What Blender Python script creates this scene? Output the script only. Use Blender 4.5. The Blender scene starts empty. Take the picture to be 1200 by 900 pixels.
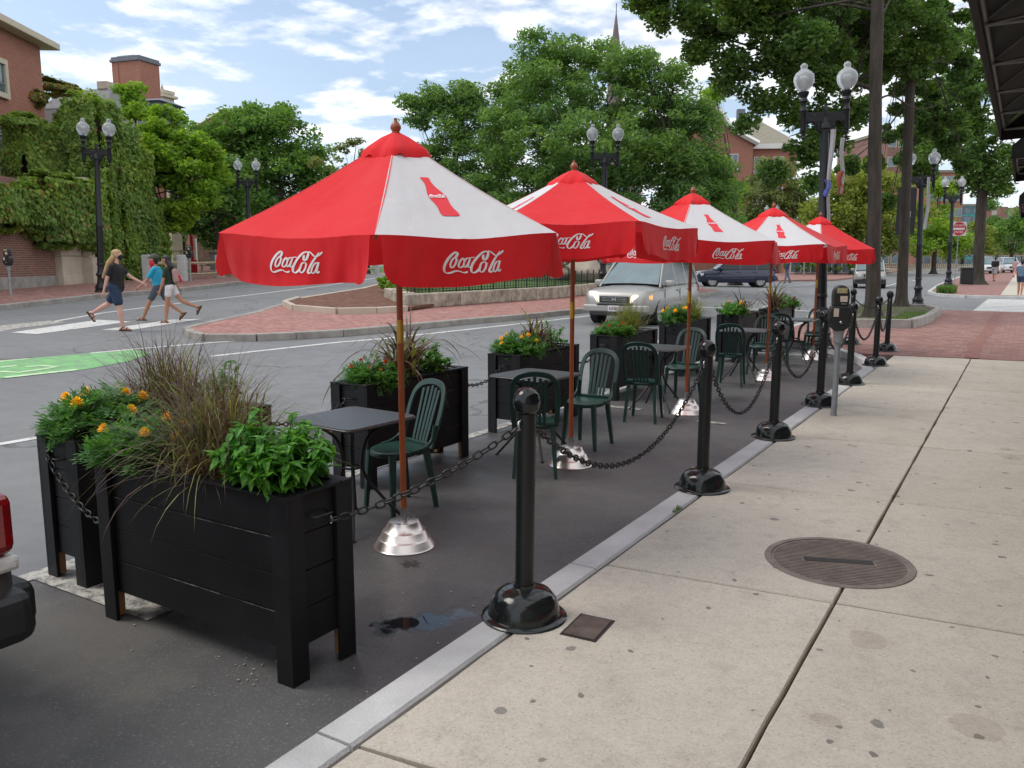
import bpy, bmesh, math, random
import numpy as np
from mathutils import Vector, Matrix, noise as mnoise
R=math.radians; PI=math.pi
random.seed(7); rng=np.random.default_rng(11)
scene=bpy.context.scene; COL=scene.collection
# ------------------------------------------------------------------ terrain / camera frame
CAMH=1.77; PITCH=math.atan(147/970.); YAW=R(31.6)
def smooth01(t): t=min(1,max(0,t)); return t*t*(3-2*t)
def h(x,y):
    s=min(36.,max(0,-x-9.5)); return 0.036*s*(1-smooth01((y-34)/26.))*smooth01(s/3.)
FW=Vector((-math.sin(YAW)*math.cos(PITCH),math.cos(YAW)*math.cos(PITCH),-math.sin(PITCH)))
RT=Vector((math.cos(YAW),math.sin(YAW),0)); UP=RT.cross(FW)
CAM=Vector((0,0,CAMH))
def far(px,py,d):     # measured position of a distant thing from its bearing and distance
    return CAM+(FW*970+RT*(px-600)-UP*(py-450))*(d/970.)
def gnd(px,py,off=0.):
    d=FW*970+RT*(px-600)-UP*(py-450); d/=math.hypot(d.x,d.y); t=.5
    while t<400:
        p=CAM+d*t
        if p.z<h(p.x,p.y)+off: break
        t+=.02 if t<60 else .2
    return (p.x,p.y)
def srgb(r,g,b):
    f=lambda c:(c/255/12.92) if c/255<=.04045 else ((c/255+.055)/1.055)**2.4
    return (f(r),f(g),f(b),1)
# ------------------------------------------------------------------ objects & tags
def link(o,parent=None):
    COL.objects.link(o)
    if parent is not None: o.parent=parent
    return o
def empty(name,loc,rz=0,label=None,cat=None,group=None,kind=None):
    o=bpy.data.objects.new(name,None); o.empty_display_size=.1; link(o)
    o.location=loc; o.rotation_euler=(0,0,rz); tag(o,label,cat,group,kind); return o
def tag(o,label=None,cat=None,group=None,kind=None):
    if label: o['label']=label
    if cat: o['category']=cat
    if group: o['group']=group
    if kind: o['kind']=kind
    return o
def copy_tree(o,parent=None):
    c=o.copy(); COL.objects.link(c); c.parent=parent
    for ch in list(o.children): copy_tree(ch,c)
    return c
class MB:
    def __init__(s): s.v=[]; s.f=[]; s.sm=[]; s.mi=[]; s.M=Matrix.Identity(4); s.m=0; s.flag=False
    def add(s,vs,fs,smooth=None,mi=None):
        b=len(s.v); M=s.M
        s.v+= [tuple(M@Vector(p)) for p in vs]
        for f in fs:
            s.f.append([b+i for i in f]); s.sm.append(s.flag if smooth is None else smooth); s.mi.append(s.m if mi is None else mi)
        return s
    def box(s,c,sz,rz=0,rot=None,taper=None,mi=None):
        x,y,z=[k/2 for k in sz]; t=taper or 1
        P=[(-x,-y,-z),(x,-y,-z),(x,y,-z),(-x,y,-z),(-x*t,-y*t,z),(x*t,-y*t,z),(x*t,y*t,z),(-x*t,y*t,z)]
        m=(rot or Matrix.Rotation(rz,4,'Z')); m=Matrix.Translation(c)@m.to_4x4()
        return s.add([m@Vector(p) for p in P],[(0,3,2,1),(4,5,6,7),(0,1,5,4),(1,2,6,5),(2,3,7,6),(3,0,4,7)],False,mi)
    def tube(s,pts,r,n=8,caps=True,smooth=True,mi=None,closed=False):
        pts=[Vector(p) for p in pts]; N=len(pts)
        rs=r if isinstance(r,(list,tuple)) else [r]*N
        vs=[]; prev=None
        for i,p in enumerate(pts):
            if closed: t=pts[(i+1)%N]-pts[i-1]
            else: t=(pts[min(i+1,N-1)]-pts[max(i-1,0)])
            t=t.normalized() if t.length>1e-9 else Vector((0,0,1))
            if prev is None:
                a=Vector((0,0,1)) if abs(t.z)<.9 else Vector((1,0,0)); prev=t.cross(a).normalized()
            else:
                prev=(prev-t*prev.dot(t)); prev=prev.normalized() if prev.length>1e-6 else t.orthogonal().normalized()
            b=t.cross(prev)
            for k in range(n):
                a=2*PI*k/n; vs.append(p+(prev*math.cos(a)+b*math.sin(a))*rs[i])
        fs=[]
        for i in range(N if closed else N-1):
            j=(i+1)%N
            for k in range(n):
                k2=(k+1)%n; fs.append((i*n+k,i*n+k2,j*n+k2,j*n+k))
        s.add(vs,fs,smooth,mi)
        if caps and not closed: 
            s.add(vs[:n],[tuple(range(n))[::-1]],False,mi); s.add(vs[-n:],[tuple(range(n))],False,mi)
        return s
    def lathe(s,prof,n=24,c=(0,0,0),smooth=True,mi=None,caps=True):
        vs=[];fs=[]
        for (r,z) in prof:
            for k in range(n):
                a=2*PI*k/n; vs.append((c[0]+r*math.cos(a),c[1]+r*math.sin(a),c[2]+z))
        for i in range(len(prof)-1):
            for k in range(n):
                k2=(k+1)%n; fs.append((i*n+k,i*n+k2,(i+1)*n+k2,(i+1)*n+k))
        if caps: fs.append(tuple(range(n))[::-1]); fs.append(tuple((len(prof)-1)*n+k for k in range(n)))
        return s.add(vs,fs,smooth,mi)
    def prism(s,poly,z0,z1,mi=None):
        n=len(poly); vs=[(x,y,z0) for x,y in poly]+[(x,y,z1) for x,y in poly]
        return s.add(vs,[tuple(range(n))[::-1],tuple(range(n,2*n))]+[(i,(i+1)%n,n+(i+1)%n,n+i) for i in range(n)],False,mi)
    def grid(s,P,smooth=True,mi=None):   # P[i][j] points
        a=len(P);b=len(P[0]); vs=[p for r in P for p in r]
        return s.add(vs,[(i*b+j,i*b+j+1,(i+1)*b+j+1,(i+1)*b+j) for i in range(a-1) for j in range(b-1)],smooth,mi)
    def build(s,name,mat,parent=None,bevel=0,seg=2,angle=None,weld=False):
        me=bpy.data.meshes.new(name); me.from_pydata(s.v,[],s.f)
        for m in (mat if isinstance(mat,(list,tuple)) else [mat]): me.materials.append(m)
        me.polygons.foreach_set('use_smooth',s.sm); me.polygons.foreach_set('material_index',s.mi)
        if weld:
            bm=bmesh.new(); bm.from_mesh(me); bmesh.ops.remove_doubles(bm,verts=bm.verts,dist=1e-4); bmesh.ops.recalc_face_normals(bm,faces=bm.faces); bm.to_mesh(me); bm.free()
        me.update()
        if angle:
            me.set_sharp_from_angle(angle=R(angle))
        o=link(bpy.data.objects.new(name,me),parent)
        if bevel:
            b=o.modifiers.new('bevel','BEVEL'); b.width=bevel; b.segments=seg; b.limit_method='ANGLE'; b.angle_limit=R(35)
        return o
def bake(o):
    dg=bpy.context.evaluated_depsgraph_get(); dg.update()
    me=bpy.data.meshes.new_from_object(o.evaluated_get(dg)); o.modifiers.clear(); old=o.data; o.data=me; me.name=o.name; return o
def np_mesh(name,verts,nper,mat,parent=None,smooth=False,mi=None):
    """verts (N*nper,3): N separate polygons of nper corners"""
    me=bpy.data.meshes.new(name); n=len(verts); nf=n//nper
    me.vertices.add(n); me.vertices.foreach_set('co',np.asarray(verts,np.float32).ravel())
    me.loops.add(n); me.loops.foreach_set('vertex_index',np.arange(n,dtype=np.int32))
    me.polygons.add(nf); me.polygons.foreach_set('loop_start',np.arange(0,n,nper,dtype=np.int32))
    for m in (mat if isinstance(mat,(list,tuple)) else [mat]): me.materials.append(m)
    if mi is not None: me.polygons.foreach_set('material_index',np.asarray(mi,np.int32))
    me.update(calc_edges=True); me.validate()
    return link(bpy.data.objects.new(name,me),parent)
# ------------------------------------------------------------------ materials
def newmat(name):
    m=bpy.data.materials.new(name); m.use_nodes=True; nt=m.node_tree; b=nt.nodes['Principled BSDF']; return m,nt,b
class NT:
    def __init__(s,nt): s.nt=nt; s.tc=None
    def n(s,t,**k):
        x=s.nt.nodes.new(t)
        for a,b in k.items():
            if a.startswith('i_'): x.inputs[a[2:].replace('_',' ')].default_value=b
            else: setattr(x,a,b)
        return x
    def l(s,a,b): s.nt.links.new(a,b)
    def obj(s):
        if not s.tc: s.tc=s.n('ShaderNodeTexCoord')
        return s.tc.outputs['Object']
    def noise(s,scale,detail=4,rough=.55,vec=None,stretch=None,dist=0):
        v=vec or s.obj()
        if stretch:
            m=s.n('ShaderNodeMapping'); m.inputs['Scale'].default_value=stretch; s.l(v,m.inputs['Vector']); v=m.outputs[0]
        x=s.n('ShaderNodeTexNoise'); x.inputs['Scale'].default_value=scale; x.inputs['Detail'].default_value=detail; x.inputs['Roughness'].default_value=rough; x.inputs['Distortion'].default_value=dist
        s.l(v,x.inputs['Vector']); return x.outputs['Fac']
    def ramp(s,f,stops,interp='LINEAR'):
        x=s.n('ShaderNodeValToRGB'); x.color_ramp.interpolation=interp
        while len(x.color_ramp.elements)<len(stops): x.color_ramp.elements.new(.5)
        for e,(p,c) in zip(x.color_ramp.elements,stops):
            e.position=p; e.color=c if isinstance(c,(tuple,list)) else (c,c,c,1)
        s.l(f,x.inputs[0]); return x.outputs[0]
    def mix(s,f,a,b,mode='MIX'):
        x=s.n('ShaderNodeMix',data_type='RGBA',blend_type=mode)
        for k,v in ((0,f),(6,a),(7,b)):
            if hasattr(v,'is_output'): s.l(v,x.inputs[k])
            else: x.inputs[k].default_value=v
        return x.outputs[2]
    def math(s,op,a,b=None,clamp=False):
        x=s.n('ShaderNodeMath',operation=op,use_clamp=clamp)
        for k,v in ((0,a),(1,b)):
            if v is None: continue
            if hasattr(v,'is_output'): s.l(v,x.inputs[k])
            else: x.inputs[k].default_value=v
        return x.outputs[0]
    def bump(s,f,strength=.3,dist=.01):
        x=s.n('ShaderNodeBump'); x.inputs['Strength'].default_value=strength; x.inputs['Distance'].default_value=dist; s.l(f,x.inputs['Height']); return x.outputs[0]
def mul(c,k): return (c[0]*k,c[1]*k,c[2]*k,1)
def simple(name,col,rough=.5,metal=0,var=.12,scale=12,bump=0,bscale=60,spec=.5,coat=0,rvar=.1,stretch=None):
    m,nt,b=newmat(name); T=NT(nt)
    f=T.noise(scale,5,.6,stretch=stretch)
    c=T.ramp(f,[(.25,mul(col,1-var)),(.75,mul(col,1+var))]); T.l(c,b.inputs['Base Color'])
    r=T.ramp(T.noise(scale*2.3,3),[(.2,max(0,rough-rvar)),(.8,min(1,rough+rvar))]); T.l(r,b.inputs['Roughness'])
    b.inputs['Metallic'].default_value=metal; b.inputs['Specular IOR Level'].default_value=spec; b.inputs['Coat Weight'].default_value=coat
    if coat: b.inputs['Coat Roughness'].default_value=.05
    if bump: T.l(T.bump(T.noise(bscale,4,stretch=stretch),bump,.01),b.inputs['Normal'])
    return m
def leafmat(name,c1,c2,c3=None,trans=.35,rough=.5,pscale=.35):
    m,nt,b=newmat(name); T=NT(nt)
    g=T.n('ShaderNodeNewGeometry')
    stops=[(0,c1),(1,c2)] if not c3 else [(0,c1),(.6,c2),(1,c3)]
    c=T.ramp(g.outputs['Random Per Island'],stops)
    n=T.noise(pscale,3)
    c=T.mix(T.ramp(n,[(.35,0.),(.65,1.)]),c,T.mix(1.,c,(1.25,1.15,.75,1),'MULTIPLY'))
    T.l(c,b.inputs['Base Color']); b.inputs['Roughness'].default_value=rough; b.inputs['Specular IOR Level'].default_value=.3
    tr=T.n('ShaderNodeBsdfTranslucent'); T.l(T.mix(1.,c,(1.3,1.35,.6,1),'MULTIPLY'),tr.inputs['Color'])
    mx=T.n('ShaderNodeMixShader'); mx.inputs[0].default_value=trans
    T.l(b.outputs[0],mx.inputs[1]); T.l(tr.outputs[0],mx.inputs[2]); T.l(mx.outputs[0],nt.nodes['Material Output'].inputs['Surface'])
    return m
def brickmat(name,c1,c2,mortar,bw=.2,bh=.065,mw=.008,vertical=True,rot=0,rough=.85,stain=.25,worn=.0):
    m,nt,b=newmat(name); T=NT(nt)
    v=T.obj()
    if vertical:   # use (x+y, z)
        s=T.n('ShaderNodeSeparateXYZ'); T.l(v,s.inputs[0]); cx=T.n('ShaderNodeCombineXYZ')
        T.l(T.math('ADD',s.outputs[0],s.outputs[1]),cx.inputs[0]); T.l(s.outputs[2],cx.inputs[1]); v=cx.outputs[0]
    mp=T.n('ShaderNodeMapping'); mp.inputs['Rotation'].default_value=(0,0,rot); T.l(v,mp.inputs[0]); v=mp.outputs[0]
    br=T.n('ShaderNodeTexBrick'); T.l(v,br.inputs['Vector']); br.inputs['Color1'].default_value=c1; br.inputs['Color2'].default_value=c2; br.inputs['Mortar'].default_value=mortar
    br.inputs['Scale'].default_value=1; br.inputs['Brick Width'].default_value=bw; br.inputs['Row Height'].default_value=bh; br.inputs['Mortar Size'].default_value=mw; br.inputs['Mortar Smooth'].default_value=.3
    f=T.noise(1.3,6,.65); c=T.mix(T.ramp(f,[(.35,0.),(.75,stain)]),br.outputs['Color'],(.12,.09,.08,1))
    f2=T.noise(25,4); c=T.mix(T.ramp(f2,[(.3,0.),(.8,.35)]),c,T.mix(1.,c,(1.5,1.4,1.4,1),'MULTIPLY'))
    T.l(c,b.inputs['Base Color']); b.inputs['Roughness'].default_value=rough
    T.l(T.bump(T.math('ADD',T.math('MULTIPLY',br.outputs['Fac'],-1.),T.math('MULTIPLY',f2,.4)),.5,.006),b.inputs['Normal'])
    return m
def asphalt(name,base,light,bits=.25,wet=0.):
    m,nt,b=newmat(name); T=NT(nt)
    big=T.noise(.45,6,.6); mid=T.noise(3.,6,.65); fine=T.noise(85,5,.8)
    c=T.ramp(big,[(.3,base),(.7,light)])
    c=T.mix(T.ramp(mid,[(.45,0.),(.75,.30 if not wet else .5)]),c,mul(base,.7))
    streak=T.noise(.9,3,.5,stretch=(1.,.05,1.)); c=T.mix(T.ramp(streak,[(.35,0.),(.75,.35)]),c,mul(light,1.2))
    c=T.mix(T.ramp(fine,[(.56,0.),(.7,bits)]),c,(.45,.43,.4,1)); c=T.mix(T.ramp(fine,[(.28,.6),(.42,0.)]),c,mul(base,.3))
    T.l(c,b.inputs['Base Color'])
    if wet:
        wv=T.noise(.8,5,.6); r=T.ramp(wv,[(.36,.34),(.60,.82)])
        vm=T.n('ShaderNodeVectorMath',operation='DISTANCE'); T.l(T.obj(),vm.inputs[0]); vm.inputs[1].default_value=(-2.25,3.05,0.)
        dd=T.math('ADD',vm.outputs['Value'],T.math('MULTIPLY',T.noise(4.,5,.7),1.1)); kk=T.ramp(T.math('MULTIPLY',dd,.5),[(.42,1.),(.60,0.)])
        T.l(T.mix(kk,r,(.24,.24,.24,1)),b.inputs['Roughness']); c=T.mix(T.math('MULTIPLY',kk,.55),c,mul(base,.35)); T.l(c,b.inputs['Base Color'])
    else: T.l(T.ramp(mid,[(.3,.55),(.7,.85)]),b.inputs['Roughness'])
    bn=T.n('ShaderNodeBump'); bn.inputs['Distance'].default_value=.004; bn.inputs['Strength'].default_value=.55; T.l(fine,bn.inputs['Height']); T.l(bn.outputs[0],b.inputs['Normal'])
    if wet:
        mp=T.n('ShaderNodeMapping',vector_type='TEXTURE'); mp.inputs['Location'].default_value=(-2.39,3.05,0); mp.inputs['Rotation'].default_value=(0,0,R(52)); mp.inputs['Scale'].default_value=(.30,.115,1); T.l(T.obj(),mp.inputs[0])
        ln=T.n('ShaderNodeVectorMath',operation='LENGTH'); T.l(mp.outputs[0],ln.inputs[0])
        pd=T.math('ADD',ln.outputs['Value'],T.math('MULTIPLY',T.math('SUBTRACT',T.noise(9.,4,.6),.5),2.2))
        def spot(x,y,rx,am,sc):
            q=T.n('ShaderNodeMapping',vector_type='TEXTURE'); q.inputs['Location'].default_value=(x,y,0); q.inputs['Scale'].default_value=(rx,rx*.8,1); T.l(T.obj(),q.inputs[0]); l2=T.n('ShaderNodeVectorMath',operation='LENGTH'); T.l(q.outputs[0],l2.inputs[0])
            return T.math('ADD',l2.outputs['Value'],T.math('MULTIPLY',T.math('SUBTRACT',T.noise(sc,4,.7),.5),am))
        pool=T.ramp(pd,[(.62,1.),(1.,0.)]); damp=T.ramp(spot(-2.93,3.63,.06,4.,22.),[(.8,1.),(1.,0.)])
        c=T.mix(T.math('MULTIPLY',T.math('MAXIMUM',pool,damp),.8),c,(.006,.006,.007,1))
        # dusty pale area near the parked vehicle and paint specks
        dus=T.ramp(spot(-3.7,1.9,.9,2.2,2.6),[(.5,1.),(1.,0.)]); c=T.mix(T.math('MULTIPLY',dus,.45),c,(.16,.145,.125,1))
        sp_=T.ramp(T.noise(38.,2,.9),[(.76,0.),(.79,1.)]); c=T.mix(T.math('MULTIPLY',sp_,.6),c,(.34,.30,.25,1))
        T.l(c,b.inputs['Base Color'])
        rr=b.inputs['Roughness'].links[0].from_socket; T.l(T.mix(pool,rr,(.015,.015,.015,1)),b.inputs['Roughness'])
        T.l(T.math('MULTIPLY',T.math('SUBTRACT',1.,pool),.55),bn.inputs['Strength'])
    else:
        vo=T.n('ShaderNodeTexVoronoi',feature='DISTANCE_TO_EDGE'); vo.inputs['Scale'].default_value=.16
        nv=T.n('ShaderNodeTexNoise'); nv.inputs['Scale'].default_value=.8; nv.inputs['Detail'].default_value=6; T.l(T.obj(),nv.inputs['Vector']); vs=T.n('ShaderNodeVectorMath',operation='SCALE'); T.l(nv.outputs['Color'],vs.inputs[0]); vs.inputs['Scale'].default_value=2.6; va=T.n('ShaderNodeVectorMath',operation='ADD'); T.l(T.obj(),va.inputs[0]); T.l(vs.outputs[0],va.inputs[1]); T.l(va.outputs[0],vo.inputs['Vector'])
        cr=T.ramp(vo.outputs['Distance'],[(.002,.7),(.006,0.)]); c=T.mix(cr,c,mul(base,.35)); T.l(c,b.inputs['Base Color'])
    return m
def paint(name,col,under,lo=.42,hi=.6,scale=9):
    m,nt,b=newmat(name); T=NT(nt)
    f=T.noise(scale,8,.75); f2=T.noise(90,3,.8)
    w=T.math('ADD',T.math('MULTIPLY',f,.7),T.math('MULTIPLY',f2,.3))
    k=T.ramp(w,[(lo,0.),(hi,1.)])
    c=T.mix(k,under,T.ramp(T.noise(3,4),[(.3,mul(col,.86)),(.7,col)])); T.l(c,b.inputs['Base Color']); b.inputs['Roughness'].default_value=.7
    T.l(T.bump(f2,.3,.003),b.inputs['Normal']); return m
M={}
M['asphalt']=asphalt('road_asphalt',(.15,.153,.158,1),(.195,.197,.20,1),.3)
M['asphalt_dark']=asphalt('parking_asphalt',(.068,.068,.071,1),(.105,.103,.102,1),.5,wet=1)
M['asphalt_patch']=asphalt('patch_asphalt',(.045,.046,.05,1),(.06,.06,.065,1),.2)
M['white_paint']=paint('road_paint_white',(.66,.655,.63,1),(.18,.18,.182,1),.36,.48)
M['white_worn']=paint('road_paint_worn',(.58,.56,.50,1),(.09,.09,.09,1),.42,.55,12)
M['green_paint']=paint('road_paint_green',(.20,.50,.18,1),(.19,.21,.19,1),.36,.54,5)
M['brick_pave']=brickmat('brick_paving',(.225,.085,.07,1),(.40,.20,.165,1),(.15,.125,.11,1),.21,.105,.011,False,0,.85,.35)
M['brick_pave2']=brickmat('island_paving',(.30,.11,.09,1),(.46,.22,.19,1),(.20,.16,.14,1),.21,.105,.010,False,.3,.85,.3)
M['brick_wall']=brickmat('wall_brick',(.16,.062,.045,1),(.26,.105,.07,1),(.27,.22,.19,1),.22,.075,.012)
M['brick_red']=brickmat('building_brick',(.28,.085,.05,1),(.36,.12,.075,1),(.33,.22,.17,1),.22,.075,.012,stain=.1)
M['brick_brown']=brickmat('far_brick',(.20,.085,.06,1),(.26,.12,.09,1),(.25,.2,.18,1),.25,.08,.01)
def concrete():
    m,nt,b=newmat('sidewalk_concrete'); T=NT(nt); g=T.n('ShaderNodeNewGeometry')
    c=T.ramp(g.outputs['Random Per Island'],[(0,(.515,.47,.395,1)),(1,(.58,.53,.455,1))])
    c=T.mix(T.ramp(T.noise(1.1,6,.65),[(.35,.0),(.75,.5)]),c,(.38,.34,.28,1))
    c=T.mix(T.ramp(T.noise(5.,7,.7),[(.5,.0),(.78,.45)]),c,(.27,.235,.20,1))
    fine=T.noise(95,5,.8); c=T.mix(T.ramp(fine,[(.3,.85),(.46,0.)]),c,(.19,.16,.125,1)); c=T.mix(T.ramp(fine,[(.56,0.),(.70,.85)]),c,(.70,.66,.60,1)); gr=T.noise(14,5,.75); c=T.mix(T.ramp(gr,[(.5,0.),(.75,.35)]),c,(.27,.235,.195,1))
    # gum spots
    def spots(scale,lo,thr,col,amt,c):
        nv=T.n('ShaderNodeTexNoise'); nv.inputs['Scale'].default_value=14; nv.inputs['Detail'].default_value=3; T.l(T.obj(),nv.inputs['Vector'])
        vm=T.n('ShaderNodeVectorMath',operation='SCALE'); T.l(nv.outputs['Color'],vm.inputs[0]); vm.inputs['Scale'].default_value=.05
        va=T.n('ShaderNodeVectorMath',operation='ADD'); T.l(T.obj(),va.inputs[0]); T.l(vm.outputs[0],va.inputs[1])
        vo=T.n('ShaderNodeTexVoronoi'); vo.voronoi_dimensions='2D'; vo.inputs['Scale'].default_value=scale; T.l(va.outputs[0],vo.inputs['Vector'])
        sp=T.n('ShaderNodeSeparateColor'); T.l(vo.outputs['Color'],sp.inputs[0])
        sel=T.math('LESS_THAN',sp.outputs[0],thr)
        rad=T.math('MULTIPLY',T.math('ADD',sp.outputs[1],.35),lo)
        ins=T.math('LESS_THAN',vo.outputs['Distance'],rad)
        k=T.math('MULTIPLY',T.math('MULTIPLY',sel,ins),amt); return T.mix(k,c,col)
    c=spots(3.2,.075,.24,(.13,.125,.12,1),.7,c); c=spots(7.,.09,.12,(.10,.095,.09,1),.75,c); c=spots(2.1,.17,.10,(.26,.20,.14,1),.28,c)
    T.l(c,b.inputs['Base Color']); b.inputs['Roughness'].default_value=.88
    T.l(T.bump(fine,.5,.004),b.inputs['Normal']); return m
M['concrete']=concrete()
M['granite']=simple('kerb_granite',(.50,.50,.50,1),.75,0,.22,3,.5,90)
M['granite_dirty']=simple('old_granite',(.30,.28,.255,1),.8,0,.35,3,.6,40)
M['rough_stone']=simple('rough_wall_stone',(.38,.335,.27,1),.9,0,.6,3.5,1.,7)
M['limestone']=simple('limestone',(.50,.43,.35,1),.85,0,.18,2,.3,30)
M['joint']=simple('joint_dirt',(.075,.065,.05,1),.95,0,.4,20)
M['soil']=simple('soil',(.05,.032,.022,1),.95,0,.5,30,1.,60)
M['rim_steel']=simple('table_edge_steel',(.10,.10,.105,1),.35,.3,.1,20)
M['mulch']=simple('bark_mulch',(.145,.062,.038,1),.95,0,.75,5,1.,16)
M['grass']=simple('lawn_ground',(.07,.13,.03,1),.9,0,.4,2,1.,60)
M['bed_earth']=simple('tree_bed_earth',(.10,.085,.055,1),.95,0,.5,3,1.,40)
def planter_wood():
    m,nt,b=newmat('black_painted_wood'); T=NT(nt)
    f=T.noise(3.,5,.6); grain=T.noise(16,5,.7,stretch=(1.,1.,9.)); gx=T.noise(5,6,.7,stretch=(.6,.6,9.))
    c=T.ramp(f,[(.3,(.0075,.0078,.0088,1)),(.7,(.013,.013,.0145,1))]); c=T.mix(T.ramp(gx,[(.62,0.),(.8,.5)]),c,(.035,.035,.038,1))
    T.l(c,b.inputs['Base Color']); T.l(T.ramp(f,[(.3,.42),(.7,.62)]),b.inputs['Roughness']); T.l(T.bump(gx,.35,.004),b.inputs['Normal']); b.inputs['Specular IOR Level'].default_value=.3; return m
M['black_wood']=planter_wood()
M['bare_wood']=simple('bare_pine',(.36,.19,.08,1),.7,0,.25,6,.3,30,stretch=(1,1,.1))
M['bollard_black']=simple('bollard_black_plastic',(.006,.0085,.0085,1),.42,0,.2,6,spec=.5)
M['dome_black']=simple('glossy_black_dome',(.012,.015,.014,1),.13,0,.3,7,.15,8,rvar=.06)
M['chain_black']=simple('black_chain_plastic',(.012,.012,.012,1),.42,0,.2,20)
M['steel']=simple('zinc_steel',(.5,.5,.5,1),.35,1,.15,30)
M['galv']=simple('grey_post_paint',(.27,.29,.30,1),.55,.2,.2,15,.2,50)
M['meter_black']=simple('meter_black',(.02,.022,.022,1),.4,0,.25,14,.15,60)
M['meter_glass']=simple('meter_window',(.42,.36,.20,1),.2,0,.6,50)
M['sticker']=simple('meter_sticker',(.62,.50,.42,1),.5,0,.25,60)
M['chair_green']=simple('dark_green_resin',(.012,.052,.040,1),.36,0,.15,6,spec=.5)
M['table_black']=simple('black_table_steel',(.012,.012,.013,1),.4,.0,.2,10)
def tabletop():
    m,nt,b=newmat('speckled_table_top'); T=NT(nt); f=T.noise(260,2,.8)
    c=T.ramp(f,[(.4,(.02,.022,.025,1)),(.65,(.10,.105,.115,1))]); T.l(c,b.inputs['Base Color']); b.inputs['Roughness'].default_value=.38; T.l(T.bump(f,.3,.002),b.inputs['Normal']); return m
M['table_top']=tabletop()
def cloth(name,col,col2,rough=.8,trans=.25):
    m,nt,b=newmat(name); T=NT(nt); f=T.noise(2.2,4,.6); c=T.ramp(f,[(.3,col),(.7,col2)]); T.l(c,b.inputs['Base Color']); b.inputs['Roughness'].default_value=rough; b.inputs['Specular IOR Level'].default_value=.2
    b.inputs['Sheen Weight'].default_value=.15
    wr=T.noise(5.,4,.55,stretch=(1.,1.,.35),dist=.3); T.l(T.bump(wr,.35,.03),b.inputs['Normal']); dirt=T.ramp(T.noise(1.1,6,.7),[(.45,0.),(.8,.16)]); c=T.mix(dirt,c,(.25,.16,.13,1)); T.l(c,b.inputs['Base Color'])
    tr=T.n('ShaderNodeBsdfTranslucent'); T.l(c,tr.inputs['Color']); mx=T.n('ShaderNodeMixShader'); mx.inputs[0].default_value=trans
    T.l(b.outputs[0],mx.inputs[1]); T.l(tr.outputs[0],mx.inputs[2]); T.l(mx.outputs[0],nt.nodes['Material Output'].inputs['Surface']); return m
M['red_cloth']=cloth('red_canvas',(.80,.018,.025,1),(.88,.028,.035,1))
M['white_cloth']=cloth('white_canvas',(.70,.70,.71,1),(.78,.78,.79,1),trans=.2)
M['logo_white']=simple('white_print',(.82,.80,.80,1),.7,0,.03,10)
M['logo_red']=simple('red_print',(.74,.03,.045,1),.7,0,.05,10)
M['umb_wood']=simple('orange_stained_wood',(.37,.092,.024,1),.38,0,.3,7,.1,30,stretch=(1,1,.12))
M['finial']=simple('finial_wood',(.30,.075,.03,1),.35,0,.2,12)
M['brass']=simple('brass_ferrule',(.62,.38,.06,1),.35,.7,.12,12)
M['alu']=simple('spun_aluminium',(.74,.69,.66,1),.30,.95,.06,5,rvar=.05)
M['lamp_black']=simple('cast_iron_black',(.012,.013,.016,1),.42,.3,.2,9,.2,30)
def globe():
    m,nt,b=newmat('frosted_globe'); T=NT(nt); b.inputs['Base Color'].default_value=(.66,.69,.71,1); b.inputs['Roughness'].default_value=.22; b.inputs['Transmission Weight'].default_value=.6; b.inputs['IOR'].default_value=1.2
    b.inputs['Subsurface Weight'].default_value=0; return m
M['globe']=globe()
M['globe_core']=simple('lamp_core',(.75,.76,.75,1),.5)
M['bark']=simple('oak_bark',(.045,.037,.028,1),.95,0,.6,9,1.,26,stretch=(1,1,.16))
M['bark_dark']=simple('dark_bark',(.05,.042,.034,1),.95,0,.4,5,1.,14,stretch=(1,1,.25))
M['leaf_oak']=leafmat('oak_leaves',(.055,.12,.038,1),(.09,.175,.055,1),(.16,.26,.08,1),.5)
M['leaf_locust']=leafmat('locust_leaves',(.085,.18,.075,1),(.135,.25,.095,1),(.22,.34,.13,1),.5)
M['leaf_bright']=leafmat('bright_leaves',(.13,.25,.035,1),(.20,.35,.05,1),(.32,.47,.08,1),.5)
M['leaf_mid']=leafmat('mid_leaves',(.075,.165,.05,1),(.12,.24,.07,1),(.20,.34,.10,1),.5)
M['leaf_yellow']=leafmat('olive_leaves',(.13,.19,.04,1),(.21,.27,.065,1),(.30,.34,.10,1),.45)
M['leaf_pale']=leafmat('pale_leaves',(.12,.17,.08,1),(.17,.22,.10,1),(.25,.28,.14,1),.45)
M['ivy']=leafmat('ivy_leaves',(.11,.21,.055,1),(.19,.31,.08,1),(.30,.41,.12,1),.45,.5,.6)
M['ivy_brown']=leafmat('ivy_autumn',(.12,.14,.04,1),(.20,.17,.06,1),(.34,.18,.09,1),.35,.5,.6)
M['hedge']=leafmat('hedge_leaves',(.06,.13,.035,1),(.11,.2,.05,1),(.18,.28,.08,1),.4)
M['marigold_leaf']=leafmat('marigold_foliage',(.05,.15,.045,1),(.085,.23,.07,1),(.16,.34,.12,1),.4,.5,6.)
M['basil_leaf']=leafmat('broad_leaves',(.05,.18,.035,1),(.085,.27,.045,1),(.17,.40,.075,1),.35,.35,5.)
M['grass_purple']=leafmat('purple_grass',(.085,.04,.062,1),(.17,.115,.135,1),(.19,.22,.11,1),.3,.45,3.)
M['grass_green']=leafmat('striped_grass',(.13,.11,.07,1),(.19,.20,.09,1),(.30,.36,.13,1),.35,.45,3.)
M['millet']=leafmat('purple_millet',(.05,.022,.03,1),(.11,.06,.065,1),(.13,.13,.05,1),.25,.4,3.)
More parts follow.
